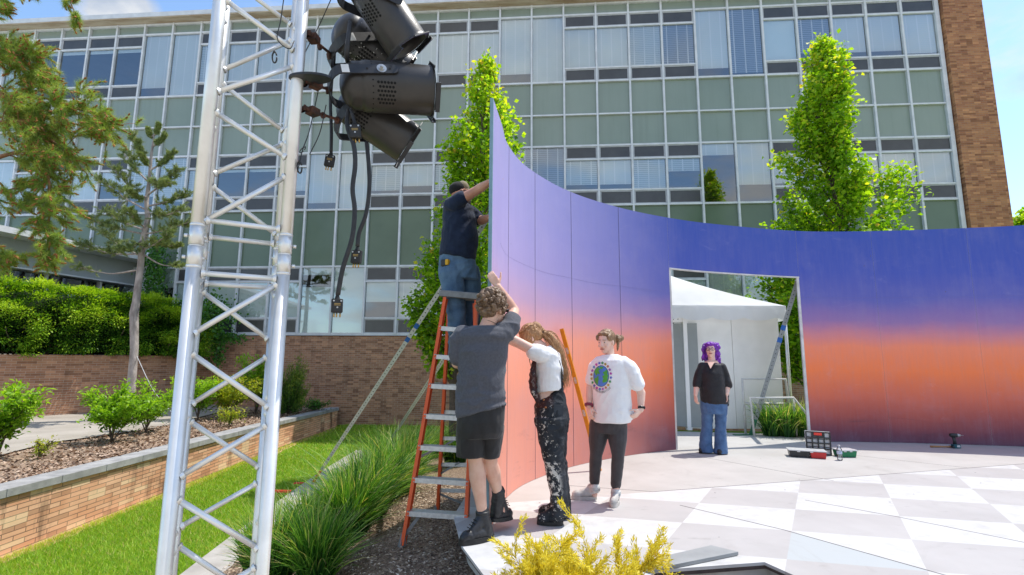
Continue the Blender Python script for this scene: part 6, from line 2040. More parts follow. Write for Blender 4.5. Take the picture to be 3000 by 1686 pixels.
# ---------------------------------------------------------------- 1: young man in grey T-shirt, seen from behind
YG = 3.92
TEE1 = cloth('charcoal_heather_knit', (.105, .108, .126), (.080, .083, .098), bump=.3, scale=60)
SHORT1 = cloth('black_shorts_fabric', (.024, .024, .026), (.016, .016, .017), rough=.6, spec=.3, bump=.2)
BOOTM = mat('black_boot_leather', (.022, .022, .024), (.04, .04, .042), rough=.38, scale=18, bump=.25, bscale=45)
HAIR1 = hair_mat('curly_brown_hair', (.30, .19, .115), (.09, .052, .03), 26, (1, 1, 1))
pg = V3((-.2, 4.0, 0))
b = MB()
hc = W(1242, 779, YG + .02); fwd = V3((.62, .76, -.10)); up = V3((.10, .04, 1))
P1 = head(b, hc, fwd, up, 1.06)
cap(b, W(1226, 826, YG - .01), .064, W(1238, 792, YG), .058)
b.loft([ringw(1185, 1262, 830, YG, .085), ringw(1150, 1285, 846, YG, .11), ringw(1163, 1276, 880, YG, .125), ringw(1163, 1272, 930, YG, .12), ringw(1163, 1270, 990, YG, .11), ringw(1166, 1258, 1040, YG, .105), ringw(1168, 1254, 1075, YG, .10)], 20)
# right arm up to the wall edge
sh, el, wr = W(1277, 830, YG), W(1294, 782, YG + .24), W(1253, 722, YG + .19)
chain(b, [W(1262, 836, YG), sh, sh.lerp(el, .5), el], [.06, .062, .052, .043]); chain(b, [el, el.lerp(wr, .35), wr], [.043, .043, .028])
hand(b, wr, W(1243, 706, YG + .19) - wr, V3((-.35, -.2, 0)) + V3((.4, .85, -.1)), 1.0, .55, .2, False, .8)
# left arm crossing to the front
shl, ell_, wrl = W(1158, 850, YG), W(1152, 915, YG + .02), W(1195, 905, YG + .30)
chain(b, [W(1172, 846, YG), shl, ell_], [.06, .06, .045]); chain(b, [ell_, ell_.lerp(wrl, .4), wrl], [.044, .042, .029])
hand(b, wrl, V3((.4, .8, .25)), V3((.6, -.3, -.5)), 1.0, .8, .1, False)
# legs
hl, hr = W(1190, 1075, YG + .03), W(1237, 1080, YG + .05)
kl, kr = W(1202, 1166, YG + .06), W(1239, 1166, YG + .12)
al, ar_ = W(1221, 1298, YG + .10), W(1259, 1243, YG + .24)
chain(b, [hl, hl.lerp(kl, .5), kl], [.085, .074, .056]); chain(b, [kl, kl.lerp(al, .28), kl.lerp(al, .6), al], [.057, .066, .051, .037])
chain(b, [hr, hr.lerp(kr, .5), kr], [.078, .068, .054]); chain(b, [kr, kr.lerp(ar_, .28), kr.lerp(ar_, .6), ar_], [.056, .065, .050, .037])
chain(b, [al, W(1212, 1342, YG + .08)], [.036, .034]); chain(b, [ar_, W(1268, 1288, YG + .28)], [.036, .032])
person1 = fuse(b, .0065, 'person', SK1, origin=(-.2, 4.0, 0), smooth=3)
tag(person1, 'man with curly brown hair in charcoal T-shirt and black shorts reaching up, back turned', 'person')
b = MB()
b.loft([ringw(1190, 1262, 824, YG - .01, .075), ringw(1158, 1286, 834, YG, .11, -6), ringw(1150, 1288, 850, YG, .14, -6), ringw(1155, 1279, 885, YG, .15), ringw(1156, 1273, 930, YG, .145), ringw(1152, 1272, 980, YG, .145), ringw(1151, 1274, 1015, YG, .15), ringw(1152, 1277, 1042, YG, .152, -22), ringw(1153, 1277, 1052, YG, .148, -38)], 28)
chain(b, [W(1166, 846, YG), W(1157, 858, YG), W(1152, 902, YG + .01)], [.075, .074, .066])
chain(b, [W(1268, 838, YG), W(1284, 822, YG + .03), W(1289, 806, YG + .09)], [.085, .074, .066])
fuse(b, .0075, 'tee_shirt', TEE1, person1, smooth=3, wrinkle=.011, wscale=5.5, stretch=(1, 1, 1.9), seed=3)
b = MB()
b.loft([ringw(1155, 1274, 1020, YG, .14), ringw(1154, 1272, 1060, YG, .145), ringw(1153, 1270, 1085, YG + .01, .145), ringw(1156, 1262, 1100, YG + .02, .135)], 24)
b.loft([ringw(1152, 1222, 1080, YG + .02, .115), ringw(1153, 1224, 1120, YG + .03, .112), ringw(1153, 1226, 1149, YG + .05, .11)], 20)
b.loft([ringw(1208, 1273, 1070, YG + .05, .12), ringw(1212, 1268, 1115, YG + .09, .112), ringw(1215, 1261, 1151, YG + .11, .105)], 20)
fuse(b, .0075, 'shorts', SHORT1, person1, smooth=3, wrinkle=.004, wscale=8, stretch=(1.5, 1.5, .7), seed=9)
rs = random.Random(12)
f_, u_, r_ = frame(fwd, up)
b = MB()
ell(b, P1(0, -.035, .045), (.090, .098, .088), (r_, f_, u_), 18); ell(b, P1(0, -.06, -.03), (.074, .06, .05), (r_, f_, u_), 14); ell(b, P1(0, .04, .085), (.075, .05, .04), (r_, f_, u_), 12)
for k in range(230):
    a, e = rs.uniform(0, 2 * PI), rs.uniform(-.6, 1.5)
    dirv = r_ * math.cos(a) * math.cos(e) + f_ * math.sin(a) * math.cos(e) + u_ * math.sin(e)
    if dirv.dot(f_) > .62 and dirv.dot(u_) < .55: continue
    p = P1(0, -.028, .038) + dirv * .103 * 1.03
    q = p + dirv * rs.uniform(0, .014)
    b.ball(q, rs.uniform(.010, .021), 6)
hm1 = fuse(b, .005, 'hair', HAIR1, person1, smooth=1, wrinkle=.006, wscale=55)
b = MB()
for k in range(950):
    a, e = rs.uniform(0, 2 * PI), rs.uniform(-.55, 1.5)
    dirv = r_ * math.cos(a) * math.cos(e) + f_ * math.sin(a) * math.cos(e) + u_ * math.sin(e)
    if dirv.dot(f_) > .66 and dirv.dot(u_) < .5: continue
    p = P1(0, -.028, .038) + dirv * .108
    ax_h = (dirv * .5 + jit(rs, .7)).normalized(); x_h = ax_h.cross(dirv + jit(rs, .2)).normalized(); y_h = ax_h.cross(x_h)
    rr_ = rs.uniform(.006, .014); tw = rs.uniform(4.5, 9)
    b.tube([p + ax_h * .03 * (s_ - .3) + (x_h * math.cos(tw * s_) + y_h * math.sin(tw * s_)) * rr_ for s_ in np.linspace(0, 1, 12)], [.0023 * (1 - .6 * s_) for s_ in np.linspace(0, 1, 12)], 4)
b.build('curls', HAIR1, hm1)
GLS = mat('black_glasses_frame', (.012, .012, .013), rough=.25, bump=0)
b = MB()
for k in (-1, 1): cap(b, P1(k * .080, -.01, .008), .0035, P1(k * .068, .085, .010), .004, 8); cap(b, P1(k * .012, .112, .010), .014, P1(k * .055, .098, .008), .014, 10)
b.build('sunglasses', GLS, person1)
b = MB(); ring = [P1(.062 * math.cos(a), -.02 + .062 * math.sin(a), -.115 - .02 * math.sin(a)) for a in np.linspace(0, 2 * PI, 26)]
b.tube(ring, .0018, 5); b.build('necklace', WIRE, person1)
for nm_, ank, hee, toe, upv in (('boot', W(1221, 1302, YG + .10), W(1246, 1358, YG + .12), W(1164, 1360, YG - .03), Z_), ('boot', W(1260, 1248, YG + .24), W(1246, 1312, YG + .20), W(1292, 1302, YG + .42), V3((-.25, -.35, .9)))):
    b = MB()
    if upv is Z_:
        hee.z = toe.z = .012
    boot(b, ank, hee, toe); ct = (ank - (hee + (toe - hee) * .3))
    chain(b, [ank + V3((0, 0, .035)), ank], [.049, .05])
    bo = fuse(b, .006, nm_, BOOTM, person1, smooth=2, wrinkle=.003, wscale=22)
    b = MB(); sole(b, hee - (toe - hee).normalized() * .012, toe + (toe - hee).normalized() * .008, upv, .036, .054, -.010)
    b.build('sole', BLACK_RUBBER, bo)
    b = MB(); top = ank + V3((0, 0, .04))
    b.lathe(ank + V3((0, 0, .02)), Z_, [(0, .051), (.006, .055), (.02, .055), (.026, .050), (.026, .04)], 18); b.build('collar', BOOTM, bo)
    b = MB(); d_ = (toe - hee).normalized(); sx = d_.cross(upv).normalized()
    for k in range(5):
        q = ank.lerp(hee + d_ * .2 + V3((0, 0, .08)), k / 5) + d_ * .045 * (1 - k / 9)
        b.tube([q - sx * .03, q + V3((0, 0, .006)) + d_ * .008, q + sx * .03], .0035, 5)
    b.build('laces', GLS, bo)

# ---------------------------------------------------------------- 2: woman in paint-splattered overalls, in profile, head bowed
YO = 4.45
TEEW = cloth('white_cotton', (.86, .86, .86), (.80, .80, .81), bump=.35, spec=.1)
m, nt = new_mat('splattered_black_denim'); t = NT(nt)
co = t.n('ShaderNodeTexCoord').outputs['Object']
n1 = t.noise(co, 8, 4); n2 = t.noise(co, 26, 5, .7); n3 = t.noise(co, 90, 2)
c = t.ramp(n1, [(.35, (.016, .018, .022)), (.68, (.05, .056, .066))])
s_ = t.n('ShaderNodeSeparateXYZ', {0: co})
front = t.ramp(t.math('SUBTRACT', t.math('SUBTRACT', .125, t.math('MULTIPLY', s_.outputs[2], .115)), s_.outputs[0]), [(0., 0.), (.05, 1.)])
big = t.math('MULTIPLY', t.math('LESS_THAN', t.math('ABSOLUTE', t.math('SUBTRACT', s_.outputs[2], .38)), .13), .085)
spl = t.math('MULTIPLY', t.ramp(t.math('ADD', n2, big), [(.575, 0.), (.60, 1.)]), front)
v1 = t.n('ShaderNodeTexVoronoi', {'Vector': co, 'Scale': 34.}); dots = t.math('LESS_THAN', v1.outputs['Distance'], .15)
on = t.math('MULTIPLY', t.math('MAXIMUM', spl, t.math('MULTIPLY', dots, t.ramp(n1, [(.5, 0.), (.55, 1.)]))), t.math('ADD', t.math('MULTIPLY', front, .9), .1))
c = t.mix(on, c, (.60, .57, .52))
c = t.mix(t.math('MULTIPLY', t.math('MULTIPLY', t.ramp(t.noise(co, 5, 3), [(.5, 0.), (.62, .8)]), front), t.math('GREATER_THAN', s_.outputs[2], .95)), c, (.085, .028, .022))
t.out(t.bsdf(c, .8, 0, t.bump(t.math('ADD', n3, t.math('MULTIPLY', t.noise(t.vmap(co, (1, 1, 1.6)), 16, 3, .5, 1.), 2.)), .3, .02), .2)); DENIM_B = m
HAIR2 = hair_mat('strawberry_blonde_hair', (.52, .29, .13), (.26, .12, .05), 30, (3, 3, .5))
b = MB()
hc = W(1336, 850, YO); fwd = V3((-.80, .05, -.62)); up = V3((-.60, 0, .80))
P2 = head(b, hc, fwd, up, .98, .95)
cap(b, W(1365, 872, YO), .046, W(1345, 857, YO), .046)
tors = [(1368, 880, .13, .06, .085), (1378, 915, .155, .105, .14), (1380, 950, .15, .10, .13), (1378, 985, .13, .10, .12), (1380, 1010, .14, .11, .13), (1386, 1040, .165, .125, .15), (1388, 1065, .15, .12, .14)]
def prof_rings(rows, Y, dep=1.):
    return [(W(x, y, Y), V3((a * dep, 0, 0)), V3((0, bb, 0))) for x, y, a, bb, _ in rows]
b.loft([(W(x, y, YO), V3((a * .78, 0, 0)), V3((0, d * 1.0, 0))) for x, y, a, d, _ in tors], 18)
for dy, (ex, ey) in ((-.15, (1301, 857)), (.13, (1304, 866))):
    s0 = W(1358, 889, YO + dy); e0 = W(ex, ey, YO + dy * .75 - .06); w0 = W(1262, 838 if dy < 0 else 850, YO + dy * .4 - .12)
    chain(b, [W(1366, 892, YO + dy * .6), s0, s0.lerp(e0, .5), e0], [.055, .050, .041, .035]); chain(b, [e0, e0.lerp(w0, .35), w0], [.035, .034, .024])
    hand(b, w0, W(1240, 826, YO - .17) - w0, V3((.2, 1 if dy < 0 else -1, 0)), .92, .5, .15, dy > 0)
for dy, dx in ((-.09, 0), (.10, 8)):
    h0_, k0, a0_ = W(1390 + dx * .3, 1060, YO + dy), W(1400 + dx, 1164, YO + dy), W(1417 + dx, 1282, YO + dy)
    chain(b, [h0_, h0_.lerp(k0, .5), k0, k0.lerp(a0_, .3), a0_], [.075, .066, .046, .045, .034])
person2 = fuse(b, .0065, 'person', SK2, origin=(.36, 4.45, 0), smooth=3)
tag(person2, 'woman with long reddish ponytail in paint-splattered black overalls, head bowed, arms pushing the wall', 'person')
b = MB()
b.loft([(W(1370, 876, YO), V3((.065, 0, .03)), V3((0, .09, 0))), (W(1378, 893, YO), V3((.118, 0, .02)), V3((0, .165, 0))), (W(1383, 925, YO), V3((.128, 0, 0)), V3((0, .165, 0))), (W(1384, 955, YO), V3((.120, 0, 0)), V3((0, .155, 0))), (W(1383, 982, YO), V3((.112, 0, .012)), V3((0, .15, 0)))], 24)
for dy in (-.14, .13):
    chain(b, [W(1370, 894, YO + dy * .8), W(1357, 888, YO + dy), W(1346, 886, YO + dy - .01)], [.075, .076, .070])
fuse(b, .007, 'tee_shirt', TEEW, person2, smooth=3, wrinkle=.006, wscale=9, seed=5)
b = MB()
ov = [(1411, 950, .022, .06), (1408, 968, .038, .085), (1403, 984, .062, .110), (1396, 998, .10, .135), (1389, 1006, .130, .150), (1389, 1022, .140, .162), (1392, 1045, .146, .168), (1393, 1065, .142, .16)]
b.loft([(W(x, y, YO), V3((a, 0, 0)), V3((0, d, 0))) for x, y, a, d in ov], 24)
for dy, dx in ((-.085, 0), (.095, 7)):
    b.loft([(W(x + dx, y, YO + dy), V3((a, 0, 0)), V3((0, d, 0))) for x, y, a, d in ((1389, 1050, .142, .105), (1391, 1100, .114, .095), (1396, 1140, .092, .085), (1401, 1170, .084, .08), (1406, 1205, .078, .078), (1412, 1245, .072, .076), (1414, 1275, .073, .078), (1414, 1294, .078, .082))], 20)
ovm = fuse(b, .007, 'overalls', DENIM_B, person2, smooth=2, wrinkle=.007, wscale=9, seed=2, stretch=(1, 1, 1.5))
b = MB()      # bib panel folded forward, straps
bib = [W(1346, 905, YO), W(1343, 930, YO), W(1342, 960, YO), W(1346, 985, YO), W(1356, 1006, YO)]
for i in range(4):
    for y_ in (-.10, -.05, 0, .05, .10): cap(b, bib[i] + V3((0, y_, 0)), (.008, .018, .026, .026)[i], bib[i + 1] + V3((0, y_, 0)), (.018, .026, .026, .018)[i], 8)
fuse(b, .006, 'bib', DENIM_B, ovm, smooth=2, wrinkle=.008, wscale=14)
b = MB()
for dy in (-.10, .09):
    pts = [W(1342, 908, YO + dy), W(1352, 890, YO + dy), W(1378, 880, YO + dy), W(1402, 898, YO + dy), W(1414, 930, YO + dy * .9), W(1415, 965, YO + dy * .7), W(1413, 1000, YO + dy * .6), W(1414, 1020, YO + dy * .6)]
    c_, _ = catmull([tuple(q) for q in pts], 30)
    for i in range(29):
        p, q = V3(c_[i]), V3(c_[i + 1]); d = (q - p).normalized(); o = d.cross(Y_).normalized()
        b.obox((p + q) / 2 + o * .004, d * ((q - p).length / 2 + .002), Y_ * .018, o * .004)
b.build('strap', DENIM_B, ovm)
b = MB(); q = W(1402, 1035, YO); 
COPPER = mat('copper_button', (.50, .20, .08), rough=.35, metal=.8, bump=0)
b = MB()
for x, y in ((1371, 1005), (1376, 1024)): b.lathe(W(x, y, YO - .17), (0, -1, 0), [(0, .009), (.006, .009), (.0065, 0)], 10)
b.build('button', COPPER, ovm)
DEN2 = cloth('faded_pocket_denim', (.06, .068, .08), (.035, .04, .048), bump=.2)
b = MB(); q0 = [W(1396, 1018, YO - .172), W(1421, 1018, YO - .14), W(1420, 1054, YO - .14), W(1397, 1052, YO - .172)]
b.hexa([p + V3((0, .012, 0)) for p in q0] + [p - V3((0, .002, 0)) for p in q0]); b.build('pocket', DEN2, ovm)
b = MB(); f_, u_, r_ = frame(fwd, up)
ell(b, P2(0, -.022, .034), (.083, .099, .090), (r_, f_, u_), 18); ell(b, P2(0, -.06, -.01), (.070, .055, .06), (r_, f_, u_), 14)
for k in (-1, 1): ell(b, P2(k * .068, .02, .0), (.016, .045, .055), (r_, f_, u_), 10)
chain(b, [P2(0, -.10, .05), W(1367, 836, YO)], [.045, .026])
pt = [W(1367, 836, YO), W(1383, 846, YO - .01), W(1398, 866, YO - .02), W(1410, 890, YO - .03), W(1418, 915, YO - .03), W(1423, 938, YO - .02), W(1425, 958, YO - .02)]
chain(b, pt, [.024, .036, .042, .040, .034, .024, .008])
chain(b, [W(1385, 850, YO + .02), W(1402, 880, YO + .03), W(1412, 912, YO + .02), W(1414, 945, YO + .01)], [.03, .03, .024, .006])
hm2 = fuse(b, .0055, 'hair', HAIR2, person2, smooth=2, wrinkle=.006, wscale=26, stretch=(2, 2, .7))
rs = random.Random(77); b = MB()
for k in range(90):
    o_ = jit(rs, .017); e_ = rs.uniform(.75, 1.12)
    q_ = [pt[0] + o_ * .3] + [pt[j] + o_ * (1.1 + .5 * j / 6) + jit(rs, .004) for j in range(1, 6)] + [pt[6] + o_ * 1.5 + V3((0, 0, -.05 * e_ * rs.random()))]
    c_, _ = catmull([tuple(v) for v in q_], 14); b.tube([V3(v) for v in c_], [.0032 * (1 - .7 * i / 13) for i in range(14)], 4)
for k in range(60):
    a_ = rs.uniform(-1.1, 1.1)
    q_ = [P2(.05 * math.sin(a_), .05, .115), P2(.088 * math.sin(a_) * 1.0, -.01 + .07 * math.cos(a_), .09), P2(.075 * math.sin(a_), -.08, .085), W(1367, 836, YO) + jit(rs, .01)]
    c_, _ = catmull([tuple(v) for v in q_], 10); b.tube([V3(v) for v in c_], .0022, 4)
b.build('loose_strands', HAIR2, hm2)
b = MB(); c_, _ = catmull([tuple(W(1332, 872, YO - .05)), tuple(W(1336, 890, YO - .06)), tuple(W(1334, 905, YO - .06)), tuple(W(1338, 922, YO - .06))], 16)
b.tube([V3(q) for q in c_], [.007 * (1 - i / 17) + .001 for i in range(16)], 6); b.build('hair_strand', HAIR2, person2)
b = MB(); b.lathe(W(1364, 836, YO), W(1383, 846, YO - .01) - W(1367, 836, YO), [(0, .027), (.004, .031), (.014, .031), (.018, .027)], 14); b.build('hair_tie', GLS, person2)
face_bits(P2, .98, fwd, up, person2, HAIR2)
for dy, dx in ((-.09, 0), (.10, 9)):
    he, to = W(1424 + dx, 1306, YO + dy), W(1357 + dx * .4, 1306, YO + dy + .02); he.z = to.z = .016
    b = MB(); boot(b, he + (to - he) * .25 + V3((0, 0, .11)), he, to); 
    bo = fuse(b, .006, 'boot', DENIM_B, person2, smooth=2, wrinkle=.004, wscale=20)
    b = MB(); sole(b, he, to, Z_, .03, .05, -.014); b.build('sole', BLACK_RUBBER, bo)

# ---------------------------------------------------------------- 3: woman in white globe T-shirt
YE = 5.05
LEG = cloth('charcoal_leggings', (.062, .057, .06), (.043, .039, .042), rough=.6, spec=.25, bump=.08)
HAIR3 = hair_mat('light_brown_hair', (.36, .22, .12), (.16, .09, .045), 34, (1, 1, .6))
SOCK = cloth('white_socks', (.70, .70, .68), (.6, .6, .58), bump=.4)
SHOE = mat('worn_white_leather', (.58, .56, .53), (.42, .40, .37), rough=.55, scale=16, bump=.1)
b = MB()
hc = W(1526, 857, YE); fwd = V3((-.62, -.74, -.20)); up = V3((-.06, -.10, 1))
P3 = head(b, hc, fwd, up, .99, .88)
cap(b, W(1537, 897, YE + .02), .050, W(1533, 868, YE + .01), .048)
FW3 = V3((-.42, -.90, 0)).normalized(); SD3 = V3((.90, -.42, 0)).normalized()
def ring3(vx, vy, a, d): return (W(vx, vy, YE), SD3 * a, FW3 * d)
b.loft([ring3(1538, 893, .075, .06), ring3(1539, 909, .14, .08), ring3(1539, 935, .15, .10), ring3(1540, 975, .14, .10), ring3(1540, 1010, .14, .10), ring3(1538, 1045, .16, .115), ring3(1536, 1068, .155, .115)], 20)
shL, elL, wrL = W(1500, 922, YE + .06), W(1487, 972, YE + .09), W(1485, 1022, YE + .01)      # on the left of the picture
chain(b, [W(1514, 918, YE + .04), shL, elL, elL.lerp(wrL, .4), wrL], [.045, .046, .040, .038, .025])
hand(b, wrL, W(1488, 1042, YE - .03) - wrL, V3((.7, .5, 0)), .92, .75, .1, True)
shR, elR, wrR = W(1582, 924, YE - .08), W(1616, 985, YE - .06), W(1616, 1028, YE - .10)
chain(b, [W(1566, 918, YE - .06), shR, elR, elR.lerp(wrR, .4), wrR], [.045, .048, .042, .038, .026])
hand(b, wrR, W(1598, 1046, YE - .12) - wrR, V3((-.5, .6, .3)), .95, .7, .12, False)
for (hx, kx, ky, axx, ay, dk) in ((1512, 1504, 1143, 1501, 1228, .04), (1556, 1560, 1143, 1555, 1238, -.05)):
    h0_, k0, a0_ = W(hx, 1062, YE + dk * .6), W(kx, ky, YE + dk - .03), W(axx, ay, YE + dk + .02)
    chain(b, [h0_, h0_.lerp(k0, .5), k0, k0.lerp(a0_, .3), a0_, a0_ + V3((0, 0, -.05))], [.084, .072, .046, .044, .031, .030])
person3 = fuse(b, .006, 'person', SK2, origin=(.9, 5.05, 0), smooth=3)
tag(person3, 'woman with hair in a bun wearing a white globe-print T-shirt and dark leggings', 'person')
b = MB()
b.loft([ring3(1538, 890, .075, .068), ring3(1538, 896, .120, .085), ring3(1539, 904, .175, .11), ring3(1540, 918, .190, .125), ring3(1541, 945, .190, .14), ring3(1542, 980, .188, .148), ring3(1543, 1020, .190, .155), ring3(1543, 1045, .192, .16), ring3(1541, 1058, .186, .157)], 28)
chain(b, [W(1512, 912, YE + .04), W(1500, 924, YE + .06), W(1493, 952, YE + .08)], [.070, .074, .070])
chain(b, [W(1570, 912, YE - .06), W(1588, 926, YE - .08), W(1604, 962, YE - .08)], [.072, .078, .075])
cap(b, W(1560, 1030, YE - .08), .09, W(1588, 1040, YE - .06), .05)
tee3 = fuse(b, .0065, 'tee_shirt', TEEW, person3, smooth=4, wrinkle=.007, wscale=6.5, seed=8, stretch=(1, 1, .8))
b = MB()
b.loft([ring3(1538, 1045, .182, .135), ring3(1536, 1066, .178, .135), ring3(1535, 1085, .165, .125)], 22)
for (hx, kx, ky, axx, ay, dk) in ((1512, 1504, 1143, 1501, 1208, .04), (1556, 1560, 1143, 1555, 1216, -.05)):
    h0_, k0, a0_ = W(hx, 1068, YE + dk * .6), W(kx, ky, YE + dk - .03), W(axx, ay, YE + dk + .02)
    chain(b, [h0_, h0_.lerp(k0, .5), k0, k0.lerp(a0_, .32), a0_], [.102, .090, .060, .060, .050])
fuse(b, .0065, 'leggings', LEG, person3, smooth=3, wrinkle=.002, wscale=14)
b = MB(); f_, u_, r_ = frame(fwd, up)
ell(b, P3(0, -.026, .040), (.083, .094, .086), (r_, f_, u_), 18); ell(b, P3(0, -.05, -.005), (.078, .06, .06), (r_, f_, u_), 14); ell(b, P3(.06, -.07, .015), (.045, .045, .05), (r_, f_, u_), 12)
ell(b, P3(0, .045, .085), (.060, .03, .022), (r_, f_, u_), 10)
for k in (-1, 1): ell(b, P3(k * .066, .03, .045), (.018, .04, .035), (r_, f_, u_), 10)
bun = W(1556, 849, YE + .06)
for k in range(9): ell(b, bun + jit(random.Random(k), .014), (.026, .026, .03), (r_, f_, u_), 8)
chain(b, [bun, W(1556, 868, YE + .05), W(1555, 880, YE + .05)], [.02, .012, .004])
fuse(b, .0052, 'hair', HAIR3, person3, smooth=2, wrinkle=.004, wscale=40)
face_bits(P3, .97, fwd, up, person3, HAIR3)
for (axx, ay, dk, tox, toy, hx_, hy_) in ((1500, 1240, .06, 1447, 1252, 1508, 1250), (1555, 1246, -.03, 1548, 1272, 1557, 1254)):
    he, to = G(hx_, hy_ - 2, .02), G(tox, toy - 2, .02)
    if (to - he).length < .2: to = he + (to - he).normalized() * .25
    to = he + (to - he).normalized() * .255
    b = MB(); boot(b, he + (to - he) * .22 + V3((0, 0, .075)), he, to, s=.86)
    sh_ = fuse(b, .0055, 'sneaker', SHOE, person3, smooth=2)
    b = MB(); sole(b, he, to + (to - he).normalized() * .005, Z_, .030, .045, -.018); b.build('sole', SHOE, sh_)
    d_ = (to - he).normalized(); sx = d_.cross(Z_)
    b = MB()
    for k in range(4):
        q = he + d_ * (.10 + .03 * k) + V3((0, 0, .088 - .008 * k)); b.tube([q - sx * .024 - Z_ * .008, q + Z_ * .004, q + sx * .024 - Z_ * .008], .003, 5)
    b.build('laces', SOCK, sh_)
    b = MB(); s1 = W(axx, ay - (12 if axx < 1530 else 8), YE + (.06 if axx < 1530 else -.03)); s0 = he + d_ * .05 + V3((0, 0, .05)); s2 = s1 + (s1 - s0) * .45
    chain(b, [s0, s1, s2], [.046, .047, .048])
    b.lathe(s2 + V3((0, 0, -.012)), (s1 - s0), [(0, .046), (.004, .0495), (.020, .0495), (.024, .046)], 16)
    b.build('sock', SOCK, person3)
b = MB(); d_ = (elR - wrR).normalized(); b.lathe(wrR + d_ * .012, d_, [(0, .0275), (.0, .031), (.022, .032), (.022, .028)], 18); b.ball(wrR + d_ * .023 + V3((.028, -.012, 0)), (.012, .012, .016), 8); b.build('wristwatch', GLS, person3)
MAUVE = cloth('mauve_scrunchie_cloth', (.30, .06, .10), (.2, .04, .07), bump=.5)
b = MB(); d_ = (elL - wrL).normalized(); x_ = d_.cross(Y_).normalized(); y_ = d_.cross(x_)
for k in range(12):
    a = 2 * PI * k / 12; b.ball(wrL + d_ * .02 + (x_ * math.cos(a) + y_ * math.sin(a)) * .034, .015, 6)
fuse(b, .005, 'scrunchie', MAUVE, person3, smooth=1, wrinkle=.003, wscale=60)
# globe print, laid on the cloth
bv = BVHTree.FromObject(tee3, bpy.context.evaluated_depsgraph_get())
torg = ORG[tee3.name]
def on_shirt(vx, vy, lift=.0025):
    d = ray(vx, vy).normalized(); o_ = V3((0, 0, CZ)) - torg
    h, nrm, i, dist = bv.ray_cast(o_, d)
    if h is None: return None
    if nrm.dot(d) > 0: nrm = -nrm
    return h + torg + nrm * lift
SEA = mat('globe_blue_ink', (.10, .25, .70), (.08, .20, .58), rough=.8, bump=0)
LAND = mat('globe_green_ink', (.10, .42, .06), (.08, .34, .05), rough=.8, bump=0)
INK = mat('black_ink', (.02, .02, .03), rough=.8, bump=0)
def print_poly(b, pts, lift):
    vs = [on_shirt(x, y, lift) for x, y in pts]
    if any(v is None for v in vs): return
    cx, cy = sum(p[0] for p in pts) / len(pts), sum(p[1] for p in pts) / len(pts)
    c0 = on_shirt(cx, cy, lift)
    if c0 is None: return
    n = len(vs); b.add([c0] + vs, [(0, 1 + i, 1 + (i + 1) % n) for i in range(n)])
def grid_disc(b, fn, lift, rings=7, n=40):
    vs, fs = [], []
    for i in range(rings + 1):
        for k in range(n):
            a = 2 * PI * k / n; x, y = fn(i / rings, a)
            v = on_shirt(x, y, lift)
            if v is None: return
            vs.append(v)
    for i in range(rings):
        for k in range(n): fs.append((i * n + k, i * n + (k + 1) % n, (i + 1) * n + (k + 1) % n, (i + 1) * n + k))
    b.add(vs, fs)
gx, gy, ga, gb_ = 1515., 944., 18.5, 26.
b = MB(); grid_disc(b, lambda s, a: (gx + ga * 1.06 * max(s, .02) * math.cos(a), gy + gb_ * 1.04 * max(s, .02) * math.sin(a)), .002); b.build('globe_outline', INK, tee3)
b = MB(); grid_disc(b, lambda s, a: (gx + ga * max(s, .02) * math.cos(a), gy + gb_ * max(s, .02) * math.sin(a)), .0032); b.build('globe_sea', SEA, tee3)
blobs = [(-.62, -.42, .30, .28), (-.45, -.68, .28, .16), (-.30, -.30, .14, .12), (-.55, .42, .26, .36), (-.42, .12, .12, .14), (.05, -.80, .24, .12), (.62, -.30, .30, .26), (.55, .28, .34, .38), (.78, .02, .16, .22), (.30, .05, .12, .10)]
b = MB()
for (u, v, ru, rv) in blobs:
    rr = random.Random(int(u * 100 + v * 1000)); ph = rr.random() * 6
    def fn(s, a, u=u, v=v, ru=ru, rv=rv, ph=ph):
        w = 1 + .22 * math.sin(3 * a + ph) + .12 * math.sin(5 * a + 2 * ph)
        x, y = u + ru * s * w * math.cos(a), v + rv * s * w * math.sin(a)
        L = math.hypot(x, y)
        if L > .96: x, y = x / L * .96, y / L * .96
        return gx + ga * x, gy + gb_ * y
    grid_disc(b, fn, .0044, 3, 18)
b.build('globe_land', LAND, tee3)
cols = [(.55, .08, .45), (.12, .16, .6), (.08, .35, .12), (.6, .38, .05), (.6, .2, .12), (.45, .12, .5), (.12, .25, .6)]
inks = [mat('print_ink_%s' % w, c, rough=.8, bump=0) for w, c in zip(('magenta', 'navy', 'green', 'ochre', 'orange', 'violet', 'blue'), cols)]
b = MB()
for k in range(20):                        # ring of little dancing figures, each a five-armed shape
    a0 = 2 * PI * k / 20 - .2; cx, cy = gx + 24.5 * math.cos(a0), gy + 33.0 * math.sin(a0)
    pts = []
    for j in range(20):
        a = 2 * PI * j / 20; r = 3.6 * (.5 + .5 * (abs(math.cos(2.5 * a)) ** .8))
        pts.append((cx + r * math.cos(a + a0), cy + r * 1.1 * math.sin(a + a0)))
    b.m = k % 7; print_poly(b, pts, .003)
b.build('dancing_figures', inks, tee3)
def printed_text(text, fn, size, name):
    cu = bpy.data.curves.new('text', 'FONT'); cu.body = text; cu.size = size; cu.align_x = 'CENTER'; cu.resolution_u = 2
    o_ = bpy.data.objects.new('temporary', cu); COL.objects.link(o_)
    me = bpy.data.meshes.new_from_object(o_.evaluated_get(bpy.context.evaluated_depsgraph_get())); bpy.data.objects.remove(o_)
    ok = True
    for v in me.vertices:
        x, y = fn(v.co.x, v.co.y); q = on_shirt(x, y, .003)
        if q is None: ok = False; break
        v.co = q
    if ok: link(name, me, INK, tee3)
